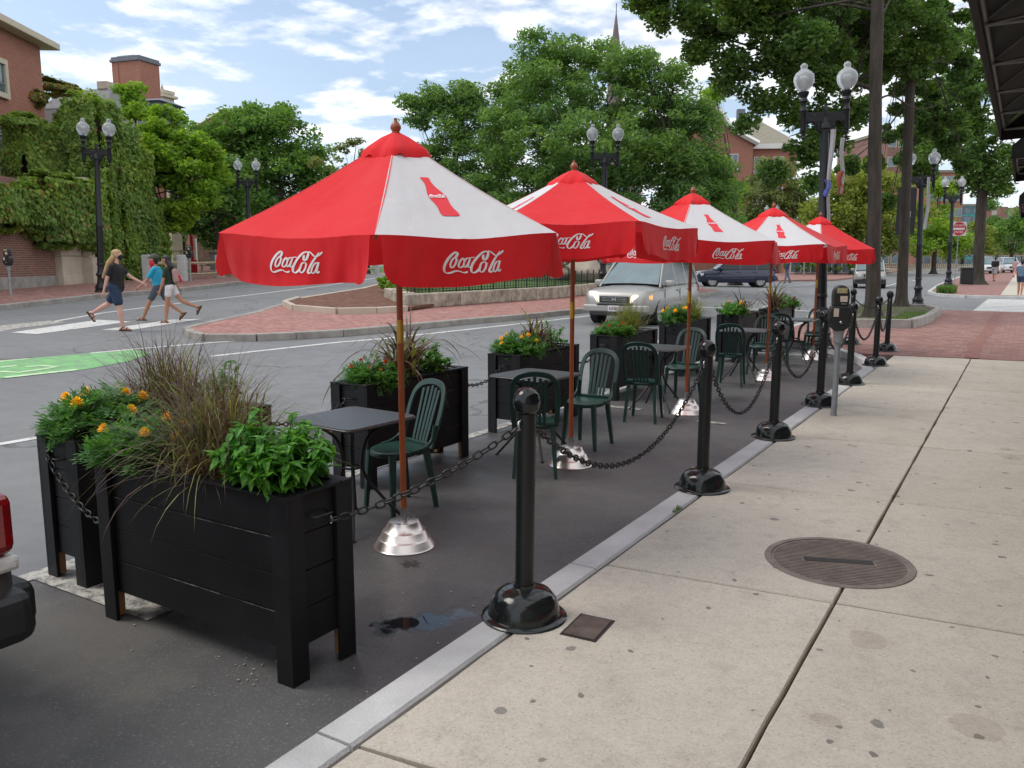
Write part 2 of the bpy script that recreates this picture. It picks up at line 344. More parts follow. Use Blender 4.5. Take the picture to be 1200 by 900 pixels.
M['orange_flower']=leafmat('orange_petals',(.95,.52,.004,1),(.98,.64,.008,1),(1.,.74,.02,1),.1,.6,8.)
M['red_flower']=leafmat('rust_petals',(.35,.04,.005,1),(.6,.10,.008,1),(.8,.22,.01,1),.2,.6,8.)
M['yellow_flower']=leafmat('yellow_petals',(.9,.55,.01,1),(.95,.65,.02,1),(1.,.72,.04,1),.2,.6,8.)
M['glass']=simple('car_glass',(.018,.024,.028,1),.08,0,.2,2,spec=.45,rvar=.02)
m,nt,b=newmat('worn_edge'); T=NT(nt); T.l(T.ramp(T.noise(30,6,.8,stretch=(.3,.3,3.)),[(.50,(.012,.012,.013,1)),(.62,(.30,.28,.25,1))]),b.inputs['Base Color']); b.inputs['Roughness'].default_value=.8; M['worn_edge']=m
M['windshield']=simple('windshield_glass',(.13,.19,.21,1),.08,0,.2,2,spec=.9,rvar=.03)
M['win_glass']=simple('window_glass',(.10,.15,.17,1),.07,0,.7,.5,spec=.9,rvar=.03)
M['tyre']=simple('tyre_rubber',(.015,.015,.016,1),.85,0,.2,30,.3,80)
M['rim']=simple('alloy_rim',(.45,.45,.46,1),.45,.25,.1,20)
M['car_trim']=simple('black_trim',(.018,.019,.02,1),.5,0,.2,20)
M['silver_paint']=simple('silver_car_paint',(.36,.35,.33,1),.42,.35,.03,1,coat=.4,rvar=.02)
M['navy_paint']=simple('navy_car_paint',(.009,.016,.05,1),.25,.1,.03,1,coat=.8,rvar=.02)
M['white_car']=simple('white_car_paint',(.62,.64,.66,1),.35,.05,.03,1,coat=.5,rvar=.02)
M['grey_car']=simple('grey_car_paint',(.20,.19,.18,1),.3,.5,.03,1,coat=.8,rvar=.02)
M['chrome']=simple('chrome',(.75,.75,.76,1),.12,1,.05,20)
M['red_lamp']=simple('red_tail_lens',(.24,.005,.009,1),.08,0,.3,14,spec=.8)
M['clear_lamp']=simple('clear_lens',(.62,.62,.60,1),.12,0,.2,30,spec=.8)
M['amber']=simple('amber_lens',(.9,.25,.03,1),.15)
M['plate']=simple('number_plate',(.62,.62,.64,1),.5,0,.1,30)
M['plate_ink']=simple('plate_ink',(.25,.06,.07,1),.5)
def emit(name,col,st):
    m,nt,b=newmat(name); b.inputs['Base Color'].default_value=col; b.inputs['Emission Color'].default_value=col; b.inputs['Emission Strength'].default_value=st; return m
M['headlight_on']=emit('lit_headlight',(1.,.78,.48,1),2.2)
M['lit_lens']=emit('lit_lens',(1.,.80,.55,1),.35)
M['amber_on']=emit('lit_turn_signal',(1.,.32,.08,1),.9)
M['iron_brown']=simple('rusty_cast_iron',(.22,.18,.155,1),.6,.25,.3,8,.5,60)
M['iron_dark']=simple('dark_iron_letters',(.035,.03,.028,1),.5,.4,.3,12)
M['rust_plate']=simple('rusted_plate',(.12,.09,.075,1),.6,.3,.5,14,.5,50)
M['slate']=simple('slate_roof',(.15,.16,.19,1),.75,0,.2,6,.4,20)
M['roof_tan']=simple('weathered_roof',(.24,.22,.17,1),.85,0,.2,3,.3,15)
M['pale_metal']=simple('pale_cladding',(.34,.34,.36,1),.6,0,.15,1.5,stretch=(.3,.3,4))
M['white_trim']=simple('white_trim',(.7,.69,.66,1),.6,0,.06,5)
M['cream_trim']=simple('cream_trim',(.55,.49,.38,1),.7,0,.1,5)
M['spire']=simple('weathered_spire',(.17,.13,.13,1),.8,0,.2,.5)
M['tealglass']=simple('teal_curtain_wall',(.05,.30,.30,1),.25,0,.45,.35)
M['far_grey']=simple('far_render',(.42,.38,.33,1),.8,0,.1,.3)
M['rail_wood']=simple('weathered_rail',(.38,.30,.20,1),.8,0,.25,5,.3,20)
M['sign_red']=simple('sign_red',(.55,.018,.025,1),.45,0,.04,8)
M['sign_white']=simple('sign_white',(.75,.75,.75,1),.45,0,.04,8)
M['banner_white']=cloth('banner_white',(.42,.42,.43,1),(.5,.5,.5,1))
M['banner_blue']=cloth('banner_blue',(.08,.12,.42,1),(.1,.15,.5,1))
M['banner_red']=cloth('banner_rust',(.40,.10,.06,1),(.48,.15,.1,1))
M['awning_cloth']=cloth('dark_awning_cloth',(.003,.006,.0055,1),(.006,.010,.009,1),trans=.0)
M['awning_frame']=simple('pale_frame_tube',(.17,.17,.165,1),.5,.2,.15,20)
M['blue_plastic']=simple('blue_plastic',(.03,.19,.60,1),.5)
M['orange_paint']=simple('faded_orange_paint',(.65,.17,.09,1),.6,0,.2,20)
M['skin_pale']=simple('pale_skin',(.60,.34,.27,1),.55,0,.08,12)
M['skin_tan']=simple('tanned_skin',(.42,.20,.12,1),.55,0,.08,12)
M['hair_blond']=simple('blond_hair',(.42,.27,.12,1),.55,0,.35,14,.6,40,stretch=(4,4,.4))
M['hair_black']=simple('black_hair',(.015,.013,.012,1),.5,0,.3,14,.6,40,stretch=(4,4,.4))
for n,c in dict(c_black=(.012,.012,.014),c_denim=(.02,.04,.085),c_turq=(.02,.33,.52),c_slate=(.07,.085,.11),c_green=(.018,.035,.022),c_white=(.68,.66,.66),c_red=(.58,.03,.05),c_cap=(.07,.08,.06),c_brown=(.08,.035,.02),c_navy=(.02,.035,.09),c_jean=(.10,.16,.24),c_floral=(.38,.24,.22),c_grey=(.3,.3,.3)).items():
    M[n]=simple('fabric_'+n[2:],c+(1,),.85,0,.15,14,.4,30)
# ------------------------------------------------------------------ GROUND
def axis(lo,hi,step,extra_lo,extra_hi):
    a=[]; x=lo
    while x<=hi+1e-6: a.append(x); x+=step
    return [-v for v in extra_lo]+a+extra_hi
gx=axis(-60,12,1.,[3000,1200,500,200,100,75],[20,40,100,300,1200,3000]); gy=axis(-8,72,1.,[2000,600,150,50,20],[90,130,200,400,900,2500])
g=MB(); g.grid([[(x,y,h(x,y)) for y in gy] for x in gx],True); g.f=[f[::-1] for f in g.f]
o=g.build('road',M['asphalt']); tag(o,kind='structure')
def drape(name,poly,off,mat,kind='structure',skirt=0,step=1.,build=True,parent=None):
    bm=bmesh.new(); vs=[bm.verts.new((x,y,0)) for x,y in poly]; f=bm.faces.new(vs)
    if f.normal.z<0: f.normal_flip()
    bm.faces.ensure_lookup_table()
    bmesh.ops.triangulate(bm,faces=bm.faces[:])
    xs=[p[0] for p in poly]; ys=[p[1] for p in poly]
    if min(xs)<-9.4:
        for ax,(lo,hi) in ((0,(min(xs),max(xs))),(1,(min(ys),max(ys)))):
            v=math.floor(lo)+step
            while v<hi:
                n=(1,0,0) if ax==0 else (0,1,0); co=(v,0,0) if ax==0 else (0,v,0)
                bmesh.ops.bisect_plane(bm,geom=bm.verts[:]+bm.edges[:]+bm.faces[:],dist=1e-5,plane_co=co,plane_no=n); v+=step
    if skirt:
        be=[e for e in bm.edges if e.is_boundary]
        r=bmesh.ops.extrude_edge_only(bm,edges=be); low=[v for v in r['geom'] if isinstance(v,bmesh.types.BMVert)]
        lows=set(low)
    else: lows=set()
    for v in bm.verts: v.co.z=h(v.co.x,v.co.y)+off-(skirt if v in lows else 0)
    bm.normal_update()
    for fc in bm.faces:
        if abs(fc.normal.z)>.7 and fc.normal.z<0: fc.normal_flip()
    me=bpy.data.meshes.new(name); bm.to_mesh(me); bm.free(); me.materials.append(mat)
    o=link(bpy.data.objects.new(name,me),parent)
    if kind: tag(o,kind=kind)
    return o
def resample(pts,step):
    out=[Vector(pts[0])]
    for a,b in zip(pts[:-1],pts[1:]):
        a=Vector(a);b=Vector(b); n=max(1,int(round((b-a).length/step)))
        out+=[a.lerp(b,k/n) for k in range(1,n+1)]
    return out
def stroke(mb,pts,w,off,step=1.,side=0.):
    """ribbon on the ground along pts (xy). side: shift"""
    P=resample(pts,step); L=[];Rr=[]
    for i,p in enumerate(P):
        t=(P[min(i+1,len(P)-1)]-P[max(i-1,0)]).normalized(); n=Vector((-t.y,t.x))
        a=p+n*(side-w/2); b=p+n*(side+w/2); L.append((a.x,a.y,h(a.x,a.y)+off)); Rr.append((b.x,b.y,h(b.x,b.y)+off))
    mb.grid([Rr,L],False)
def kerb(mb,pts,w,top,bot=0.,stone=2.,gap=.012,side=0.):
    """run of kerb stones with joints"""
    P=resample(pts,stone)
    for a,b in zip(P[:-1],P[1:]):
        t=(b-a).normalized(); n=Vector((-t.y,t.x)); a2=a+t*gap/2; b2=b-t*gap/2
        q=[a2+n*(side-w/2),b2+n*(side-w/2),b2+n*(side+w/2),a2+n*(side+w/2)]
        jt=random.uniform(-.003,.003); c=.012
        zb=[h(p.x,p.y)+bot for p in q]; zt=[h(p.x,p.y)+top+jt for p in q]
        ctr=(a+b)/2
        ins=[p-n*(c if (p-ctr).dot(n)>0 else -c) for p in q]
        vs=[(p.x,p.y,z) for p,z in zip(q,zb)]+[(p.x,p.y,z-c) for p,z in zip(q,zt)]+[(p.x,p.y,z) for p,z in zip(ins,zt)]
        fs=[(8,9,10,11),(0,1,5,4),(1,2,6,5),(2,3,7,6),(3,0,4,7),(4,5,9,8),(5,6,10,9),(6,7,11,10),(7,4,8,11)]
        mb.add(vs,fs,False)
# parking bay asphalt
drape('parking_bay',[(-4.62,-6),(-2.0,-6),(-2.0,13.6),(-2.15,14.6),(-2.5,15.5),(-3.05,16.4),(-3.7,17.1),(-4.62,17.6)],.004,M['asphalt_dark'])
# near kerb
K=MB(); kerb(K,[(-1.915,-6.),(-1.915,1.93),(-1.915,13.4)],.17,.13,0,1.83)
kerb(K,[(-1.93,13.4),(-2.08,14.5),(-2.42,15.4),(-2.95,16.3),(-3.6,17.05),(-4.5,17.6),(-4.75,18.3),(-4.8,21),(-4.8,25.5),(-4.75,29.6)],.16,.13,0,1.2)
kerb(K,[(-4.6,29.75),(-3.6,30.1),(-2.4,30.3),(6,30.3)],.16,.11,0,1.6)
o=K.build('kerb',M['granite']); tag(o,kind='structure')
# near sidewalk slabs over a dirt bed
b_=MB(); b_.box((0.9,4.6,.05),(5.46,21.6,.1)); o=b_.build('sidewalk_bed',M['joint']); tag(o,kind='structure')
S=MB(); ycut=[-6.,-4.,-2.,-.05,1.94,3.92,5.9,7.84,9.8,11.7,13.6,15.42]; xcut=[-1.815,-.66,1.35,3.6]
sk=lambda x,y: y+.10*(x+1.85)
for i in range(3):
    for j in range(len(ycut)-1):
        x0,x1=xcut[i]+.0075,xcut[i+1]-.0075; y0,y1=ycut[j]+.010,ycut[j+1]-.010
        dz=random.uniform(-.0015,.0015); c=.006
        q=[(x0,sk(x0,y0)),(x1,sk(x1,y0)),(x1,sk(x1,y1)),(x0,sk(x0,y1))]
        # subdivided edges get a worn, slightly wavering outline
        out=[]
        for a,b in zip(q,q[1:]+q[:1]):
            for k in range(8):
                t=k/8; x=a[0]+(b[0]-a[0])*t; y=a[1]+(b[1]-a[1])*t
                wv=.007*mnoise.noise(Vector((x*3,y*3,i*7+j)))
                out.append((x+wv,y+wv))
        n=len(out); cx=(x0+x1)/2; cy=(q[0][1]+q[2][1])/2
        ins=[(x+(c if x<cx else -c),y+(c if y<cy else -c)) for x,y in out]
        S.add([(x,y,.03) for x,y in out]+[(x,y,.130-c+dz) for x,y in out]+[(x,y,.130+dz) for x,y in ins],
              [(k,(k+1)%n,n+(k+1)%n,n+k) for k in range(n)]+[(n+k,n+(k+1)%n,2*n+(k+1)%n,2*n+k) for k in range(n)]+[tuple(2*n+k for k in range(n))],False)
o=S.build('sidewalk',M['concrete']); tag(o,kind='structure')
# brick sidewalk (near), with worn darker row
drape('brick_sidewalk',[(-1.99,15.42),(3.6,15.98),(8,16.1),(8,30.22),(-2.4,30.22),(-3.6,30.02),(-4.67,29.66),(-4.72,25.5),(-4.72,21),(-4.67,18.35),(-4.42,17.68),(-3.55,17.13),(-2.88,16.36),(-2.34,15.48)],.128,M['brick_pave'],skirt=.12)
bb=MB(); stroke(bb,[(-.66,15.6),(-.70,18.5),(-.62,22),(-.66,26),(-.6,30.1)],.22,.132); stroke(bb,[(-1.95,15.52),(3.5,16.06)],.10,.132)
o=bb.build('soldier_course',simple('darker_bricks',(.24,.105,.085,1),.85,0,.35,9,.4,40)); tag(o,kind='structure')
# far corner brick sidewalk
drape('far_sidewalk',[(-2.2,42.8),(12,43.6),(12,160),(-6.2,160),(-4.6,60),(-4.0,47),(-3.4,44.4),(-2.8,43.2)],.128,M['brick_pave'],skirt=.12)
drape('far_concrete_walk',[(-.9,43.6),(3.4,43.9),(3.4,160),(-.9,160)],.134,M['concrete'])
K=MB(); kerb(K,[(12,43.5),(-2.2,42.7),(-2.9,43.15),(-3.5,44.35),(-4.1,47),(-4.7,60),(-6.3,160)],.16,.14,0,2.4); o=K.build('far_corner_kerb',M['granite']); tag(o,kind='structure')
# tree bed
bed=[(-4.55,21.4),(-3.4,21.35),(-2.25,21.75),(-2.08,24),(-2.12,27.6),(-2.6,29.3),(-4.5,29.4)]
drape('tree_bed_soil',bed,.27,M['bed_earth'])
K=MB(); kerb(K,bed+[bed[0]],.17,.34,.10,1.15); o=K.build('tree_bed_edging',M['granite_dirty']); tag(o,kind='structure')
# island
isl=[gnd(px,py,.13) for px,py in [(218,384),(226,389),(240,392),(300,392),(345,390),(400,387),(470,381),(545,374),(610,369),(670,363)]]
isl+=[(-11.9,27.5),(-12.0,34),(-12.6,40),(-15,43.5),(-19,43)]
back=[(-27,42),(-27.5,36)]+[gnd(px,py,.13) for px,py in [(452,331),(425,338),(345,352),(300,366),(240,379)]]
drape('island_paving',isl+back,.128,M['brick_pave2'],skirt=.12)
K=MB(); loop=isl+back; kerb(K,loop+[loop[0]],.16,.145,0,1.5); o=K.build('island_kerb',M['granite_dirty']); tag(o,kind='structure')
mb_=[gnd(px,py,.2) for px,py in [(334,356),(345,361),(395,365),(440,364),(476,362)]]+[(-15.6,23),(-15.4,27),(-15.4,33),(-16,40),(-26,40.5),(-26.6,35)]+[gnd(px,py,.2) for px,py in [(450,332.5),(425,339),(350,351)]]
drape('mulch_bed',mb_,.24,M['mulch'],skirt=.08)
K=MB(); kerb(K,[mb_[-1]]+mb_[:5],.14,.29,.1,1.8); kerb(K,[mb_[-1],mb_[-2],mb_[-3],mb_[-4]],.14,.25,.1,1.8); o=K.build('mulch_bed_edging',M['limestone']); tag(o,kind='structure')
drape('island_lawn',[(-16.4,22.3),(-16.0,27),(-16.0,33),(-16.5,39.5),(-25.5,40),(-25.8,34),(-21,25.3)],.49,M['grass'],skirt=.4)
# far left sidewalk
fk=[gnd(px,py,.0) for px,py in [(0,364),(117,350),(213,342),(303,331),(360,327)]]
d0=(Vector(fk[1])-Vector(fk[0])).normalized(); fk=[tuple(Vector(fk[0])-d0*14)]+fk+[(-41,37),(-50,52),(-62,75)]
nrm=[]
for i,p in enumerate(fk):
    a=Vector(fk[max(0,i-1)]); b=Vector(fk[min(len(fk)-1,i+1)]); t=(b-a).normalized(); nrm.append(Vector((-t.y,t.x)))
off=lambda d: [tuple(Vector(p)+n*d) for p,n in zip(fk,nrm)]
drape('left_brick_sidewalk',off(.1)+off(5.2)[::-1],.128,M['brick_pave'],skirt=.1)
drape('left_lawn',off(5.2)[3:]+[(-70,85),(-95,60),(-60,20),(-45,10)],.15,M['grass'])
K=MB(); kerb(K,off(.08),.16,.14,0,2.2); o=K.build('left_kerb',M['granite_dirty']); tag(o,kind='structure')
# far side of our road beyond the cross street: sidewalk + lawn
drape('opposite_sidewalk',[(-60,66),(-16,66),(-13,70),(-13,84),(-16,160),(-24,160),(-24,72),(-60,71)],.128,M['brick_pave'],skirt=.12)
drape('campus_lawn',[(-120,71.2),(-24,71.2),(-24,160),(-120,160)],.12,M['grass'])
# markings
W=MB(); G_=lambda *a:[gnd(px,py,.0) for px,py in a]
stroke(W,G_((107,414),(185,407),(250,401.5),(345,395.5)),.11,.005)
stroke(W,G_((247,418),(300,412),(400,401),(450,397),(560,385),(650,375),(700,369))+[(-11.2,30)],.11,.005)
stroke(W,G_((-60,396),(0,388),(120,367),(210,355.5),(300,345),(380,335),(440,326)),.12,.005)
stroke(W,[(-8.35,1.5),(-8.25,5.2)],.12,.005)
for x0,y0,x1,y1 in ((-8.2,31,-8.2,37),(-8.0,44,-8.1,50),(-12.6,47,-12.8,64),(-7.6,58,-7.9,66),(-7.7,74,-8,84)): stroke(W,[(x0,y0),(x1,y1)],.12,.005)
stroke(W,[(-11.6,29.6),(-4.8,29.3)],.3,.006); 
o=W.build('road_marking',M['white_paint']); tag(o,kind='structure')
for i,pl in enumerate(([(0,382),(58,376),(78,378),(0,388)],[(-60,389),(-60,383),(-10,378),(0,379)],[(13,390),(115,375),(155,377),(43,392)],[(118,387),(200,375),(237,374),(147,388)])):
    drape('crosswalk_bar',G_(*pl),.006,M['white_worn'] if i<2 else M['white_paint'])
drape('bike_lane',G_((-80,436),(0,423),(107,414),(150,409.5),(178,413),(150,424),(100,433),(0,444),(-80,456)),.003,M['green_paint'])
W=MB(); stroke(W,G_((-40,429),(0,424),(34,421)),.11,.007); stroke(W,G_((5,443),(90,433.5)),.12,.007)
stroke(W,G_((0,436),(22,437),(50,433),(66,430.5),(50,429),(30,430.5)),.11,.007,.3); stroke(W,G_((0,431),(20,429)),.1,.007)
o=W.build('bike_symbol',paint('faded_symbol_paint',(.62,.72,.5,1),(.16,.6,.18,1),.38,.52)); tag(o,kind='structure')
W=MB(); stroke(W,[(-4.62,2.3),(-4.62,17.2)],.12,.009); stroke(W,[(-4.62,2.46),(-3.55,2.46)],.24,.010); stroke(W,[(-4.5,9.0),(-3.75,9.0)],.11,.010); stroke(W,[(-2.95,8.66),(-2.62,8.66)],.09,.010); stroke(W,[(-4.5,15.7),(-2.9,15.7)],.13,.010); stroke(W,[(-4.72,16.4),(-8,17)],.5,.008)
o=W.build('parking_marking',M['white_worn']); tag(o,kind='structure')
drape('asphalt_patch',[(-5.5,5.45),(-5.1,6.3),(-5.95,6.75),(-6.35,5.75)],.005,M['asphalt_patch'])
# zebra crossing over the side street
W=MB()
for i in range(11): stroke(W,[(-1.45+i*.012,31.3+i*1.05),(4.,31.5+i*1.05)],.86,.005)
o=W.build('zebra_crossing',M['white_paint']); tag(o,kind='structure')
# puddle & wet patch
def blob(cx,cy,rx,ry,rot,n=28,amp=.25,seed=0):
    out=[]
    for k in range(n):
        a=2*PI*k/n; q=1+amp*mnoise.noise(Vector((math.cos(a)*1.7+seed,math.sin(a)*1.7,seed))); x=rx*q*math.cos(a);y=ry*q*math.sin(a)
        out.append((cx+x*math.cos(rot)-y*math.sin(rot),cy+x*math.sin(rot)+y*math.cos(rot)))
    return out
m,nt,b=newmat('puddle_water'); b.inputs['Base Color'].default_value=(.012,.012,.013,1); b.inputs['Roughness'].default_value=.015; b.inputs['IOR'].default_value=1.33; b.inputs['Specular IOR Level'].default_value=.7; M['puddle']=m
m,nt,b=newmat('wet_asphalt'); T=NT(nt); f=T.noise(120,3,.7); b.inputs['Roughness'].default_value=.22
T.l(T.ramp(f,[(.4,(.012,.012,.013,1)),(.7,(.03,.03,.032,1))]),b.inputs['Base Color']); T.l(T.bump(f,.5,.004),b.inputs['Normal']); M['wet']=m
def vblend(name,poly,off,mat): 
    o=drape(name,poly,off,mat); tag(o,kind='structure'); return o
# leaf litter by the planter
cr=MB()
for i in range(70):
    x=-2.0-abs(random.gauss(0,1.0)); y=random.uniform(1.6,5)
    if random.random()<.3: x,y=random.gauss(-2.75,.12),random.gauss(2.25,.1)
    s=random.uniform(.004,.012); a=random.random()*PI
    cr.box((x,y,.008+s*.15),(s,s*.7,s*.3),a)
o=cr.build('litter_crumbs',simple('crumbs',(.38,.33,.25,1),.9,0,.5,30)); tag(o,'pale crumbs and grit scattered on the dark asphalt','litter',kind='stuff')
# grass tufts at kerb, bed edges
def tufts(name,spots,n,hgt,mat,label,cat='grass'):
    V=[]
    for i in range(n):
        cx,cy,cz,rx,ry=random.choice(spots); x=cx+random.uniform(-rx,rx); y=cy+random.uniform(-ry,ry); a=random.random()*2*PI; hh=hgt*random.uniform(.5,1.2); w=hh*.09; l=random.uniform(-.5,.5)*hh
        d=Vector((math.cos(a),math.sin(a),0)); p=Vector((x,y,cz)); e=Vector((-d.y,d.x,0))
        V+=[p-d*w,p+d*w,p+e*l+Vector((0,0,hh))]
    o=np_mesh(name,[tuple(v) for v in V],3,mat); tag(o,label,cat,kind='stuff'); return o
tufts('bed_grass',[(-3.9,22.1,.27,.5,.45),(-2.8,22.5,.27,.4,.6),(-4.2,24,.27,.3,1.2),(-2.5,24.4,.27,.3,1.4),(-3.4,26.5,.27,1.,1.8)],4200,.065,M['hedge'],'short patchy grass growing in the raised granite tree bed')
tufts('corner_grass',[(-3.2,45.6,.13,.35,1.2)],1500,.35,M['hedge'],'tuft of tall grass at the far street corner beside the lamp')
tufts('kerb_weed',[(-1.83,5.05,.13,.015,.06)],60,.03,M['hedge'],'tiny green weed in the joint behind the granite kerb')
tufts('lawn_grass',[(-38,30,.95,6,4),(-44,38,1.0,8,6)],9000,.16,M['hedge'],'mown grass of the lawn behind the rail fence')
# ------------------------------------------------------------------ manhole & plate
e=empty('manhole_cover',(-.75,4.63,.13),R(20),'round ribbed cast iron manhole cover set in the concrete sidewalk','manhole cover')
f=MB(); f.lathe([(.352,.0),(.352,.006),(.385,.006),(.388,.0)],64,smooth=False); f.build('frame',M['iron_brown'],e)
f=MB(); f.lathe([(.35,.0),(.35,.002),(.001,.002)],64,smooth=False)
for k in range(-15,16):
    y=k*.0222; L=math.sqrt(max(0,.338**2-y*y))
    if abs(k)<=1:
        for s in (-1,1): f.box((s*(L+.19)/2,y,.0035),(L-.19,.010,.004))
    else: f.box((0,y,.0035),(2*L,.010,.004))
f.build('cover',M['iron_brown'],e)
f=MB(); f.box((0,0,.0035),(.36,.055,.003))
f.build('name_bar',M['iron_dark'],e)
e=empty('utility_plate',(-1.55,3.17,.13),R(4),'small square rust coloured metal plate beside the nearest bollard dome','access plate')
f=MB(); f.prism([(-.085,-.12),(.085,-.12),(.085,.12),(-.085,.12)],0,.004); f.build('frame',M['iron_dark'],e)
f=MB(); f.box((0,0,.0055),(.145,.215,.003)); f.build('lid',M['rust_plate'],e)
# ------------------------------------------------------------------ BOLLARDS
def make_bollard():
    e=empty('bollard',(0,0,.13))
    b=MB(); b.lathe([(.198,0),(.2,.006),(.192,.014),(.168,.018),(.166,.03),(.160,.06),(.146,.095),(.122,.122),(.09,.138),(.052,.146),(.05,.16),(.001,.16)],40)
    b.build('base_dome',M['dome_black'],e,angle=50)
    b=MB(); b.lathe([(.043,.14),(.043,.955),(.001,.956)],24); b.build('post',M['bollard_black'],e,angle=50)
    b=MB(); b.lathe([(.03,.952),(.045,.958),(.056,.975),(.0615,1.0),(.0615,1.015),(.056,1.04),(.042,1.06),(.022,1.071),(.001,1.074)],24)
    b.build('ball_top',simple('bollard_ball',(.008,.009,.01,1),.14,0,.2,6,spec=.5),e)
    b=MB()
    for s in (-1,1): b.tube([(0,s*.045,.93),(0,s*.065,.925),(0,s*.07,.90),(0,s*.055,.89)],.005,6)
    b.build('chain_hook',M['steel'],e)
    return e
bp=[(-1.86,3.13,'nearest black ball-topped bollard, glossy dome base beside the rusty square plate'),(-1.87,5.66,'second nearest black bollard, its glossy dome overlapping the granite kerb'),(-1.88,7.69,'third nearest black bollard, between the second bollard and the parking meter'),
    (-1.87,9.68,'black bollard whose dome base is partly behind the grey meter post'),(-1.88,11.6,'black bollard standing just behind the parking meter head'),(-1.88,13.84,'black bollard at the last concrete slab before the brick paving'),(-2.02,16.15,'farthest right black bollard, dome on the brick paving'),(-2.78,17.05,'farthest left black bollard on the brick bump-out behind the meter')]
B0=make_bollard()
for i,(x,y,l) in enumerate(bp):
    o=B0 if i==0 else copy_tree(B0); o.location=(x,y,.13 if i<4 or True else 0); o.rotation_euler=(R(random.uniform(-.5,.5)),R(random.uniform(-.5,.5)),R(random.uniform(-8,8))); o['label']=l; o['category']='bollard'; o['group']='black bollards along the kerb'
# ------------------------------------------------------------------ CHAINS
def chain(p0,p1,sag,label,link_len=.052,wire=.0052):
    p0=Vector(p0);p1=Vector(p1); N=160; pts=[]
    for i in range(N+1):
        t=i/N; p=p0.lerp(p1,t); p.z-=sag*4*t*(1-t); pts.append(p-p0)
    L=[0]
    for a,b in zip(pts[:-1],pts[1:]): L.append(L[-1]+(b-a).length)
    pitch=link_len*.74; n=max(2,int(L[-1]/pitch)); mb=MB(); j=0; tw=random.uniform(0,1)
    def at(s):
        s=min(max(s,0),L[-1]); k=min(range(len(L)-1),key=lambda q:0 if L[q]<=s<=L[q+1] else 1); t=(s-L[k])/(L[k+1]-L[k]+1e-9); return pts[k].lerp(pts[k+1],t),(pts[k+1]-pts[k]).normalized()
    for k in range(n):
        c,t=at((k+.5)*L[-1]/n); s=t.cross(Vector((0,0,1))).normalized(); u2=s.cross(t)
        a=(k%2)*PI/2+tw+random.uniform(-.25,.25); w=s*math.cos(a)+u2*math.sin(a)
        hl=link_len/2-wire; hw=link_len*.27; ring=[]
        for q in range(12):
            an=2*PI*q/12; x=math.cos(an); y=math.sin(an)
            ring.append(c+t*((hl-hw)*(1 if x>0 else -1 if x<0 else 0)*(1 if abs(x)>.1 else 0)+x*hw)+w*y*hw)
        mb.tube(ring,wire,5,caps=False,closed=True)
    e=empty('chain',p0,0,label,'chain','black chains strung along the seating area'); mb.build('links',M['chain_black'],e)
    hk=MB(); d=(p1-p0)
    for q in (Vector((0,0,0)),d): hk.tube([q+Vector((0,0,.02)),q+Vector((.006,.006,.0)),q+Vector((0,0,-.014))],.004,6)
    hk.build('hook',M['steel'],e); return e
ht=.13+.90
tops=[(x,y) for x,y,_ in bp]
chain((-2.37,2.42,.70),(tops[0][0]-.0,tops[0][1]-.06,ht),.05,'chain rising from the front planter corner to the nearest bollard')
chain((tops[0][0],tops[0][1]+.06,ht),(tops[1][0],tops[1][1]-.06,ht),.42,'long sagging chain between the two nearest bollards')
chain((tops[1][0],tops[1][1]+.06,ht),(tops[2][0],tops[2][1]-.06,ht),.50,'sagging chain between the second and third nearest bollards')
chain((tops[2][0],tops[2][1]+.06,ht),(tops[3][0],tops[3][1]-.06,ht),.45,'sagging chain between the third bollard and the one by the meter')
chain((tops[3][0],tops[3][1]+.06,ht),(tops[4][0],tops[4][1]-.06,ht),.35,'chain passing behind the parking meter post')
chain((tops[4][0],tops[4][1]+.06,ht),(tops[5][0],tops[5][1]-.06,ht),.40,'chain hanging in a loop right of the parking meter')
chain((tops[5][0],tops[5][1]+.06,ht),(tops[6][0],tops[6][1]-.06,ht),.45,'chain between the two bollards at the end of the concrete slabs')
chain((tops[7][0],tops[7][1]+.0,ht),(tops[6][0]-.05,tops[6][1],ht),.16,'chain between the two farthest bollards on the brick bump-out')
# ------------------------------------------------------------------ COCA-COLA LETTERING (drawn strokes)
def cr_spline(P,n=6,closed=False):
    P=[Vector(p+(0,)) if len(p)==2 else Vector(p) for p in P]; out=[]; N=len(P)
    rng_=range(N if closed else N-1)
    for i in rng_:
        p0=P[(i-1)%N] if closed or i>0 else P[0]; p1=P[i]; p2=P[(i+1)%N]; p3=P[(i+2)%N] if closed or i+2<N else P[-1]
        for k in range(n):
            t=k/n; out.append(.5*((2*p1)+(p2-p0)*t+(2*p0-5*p1+4*p2-p3)*t*t+(3*p1-p0-3*p2+p3)*t**3))
    if not closed: out.append(P[-1])
    return out
def pxp(*a): return [((x-170)/340.,(700-y+.10*(x-170))/340.) for x,y in a]
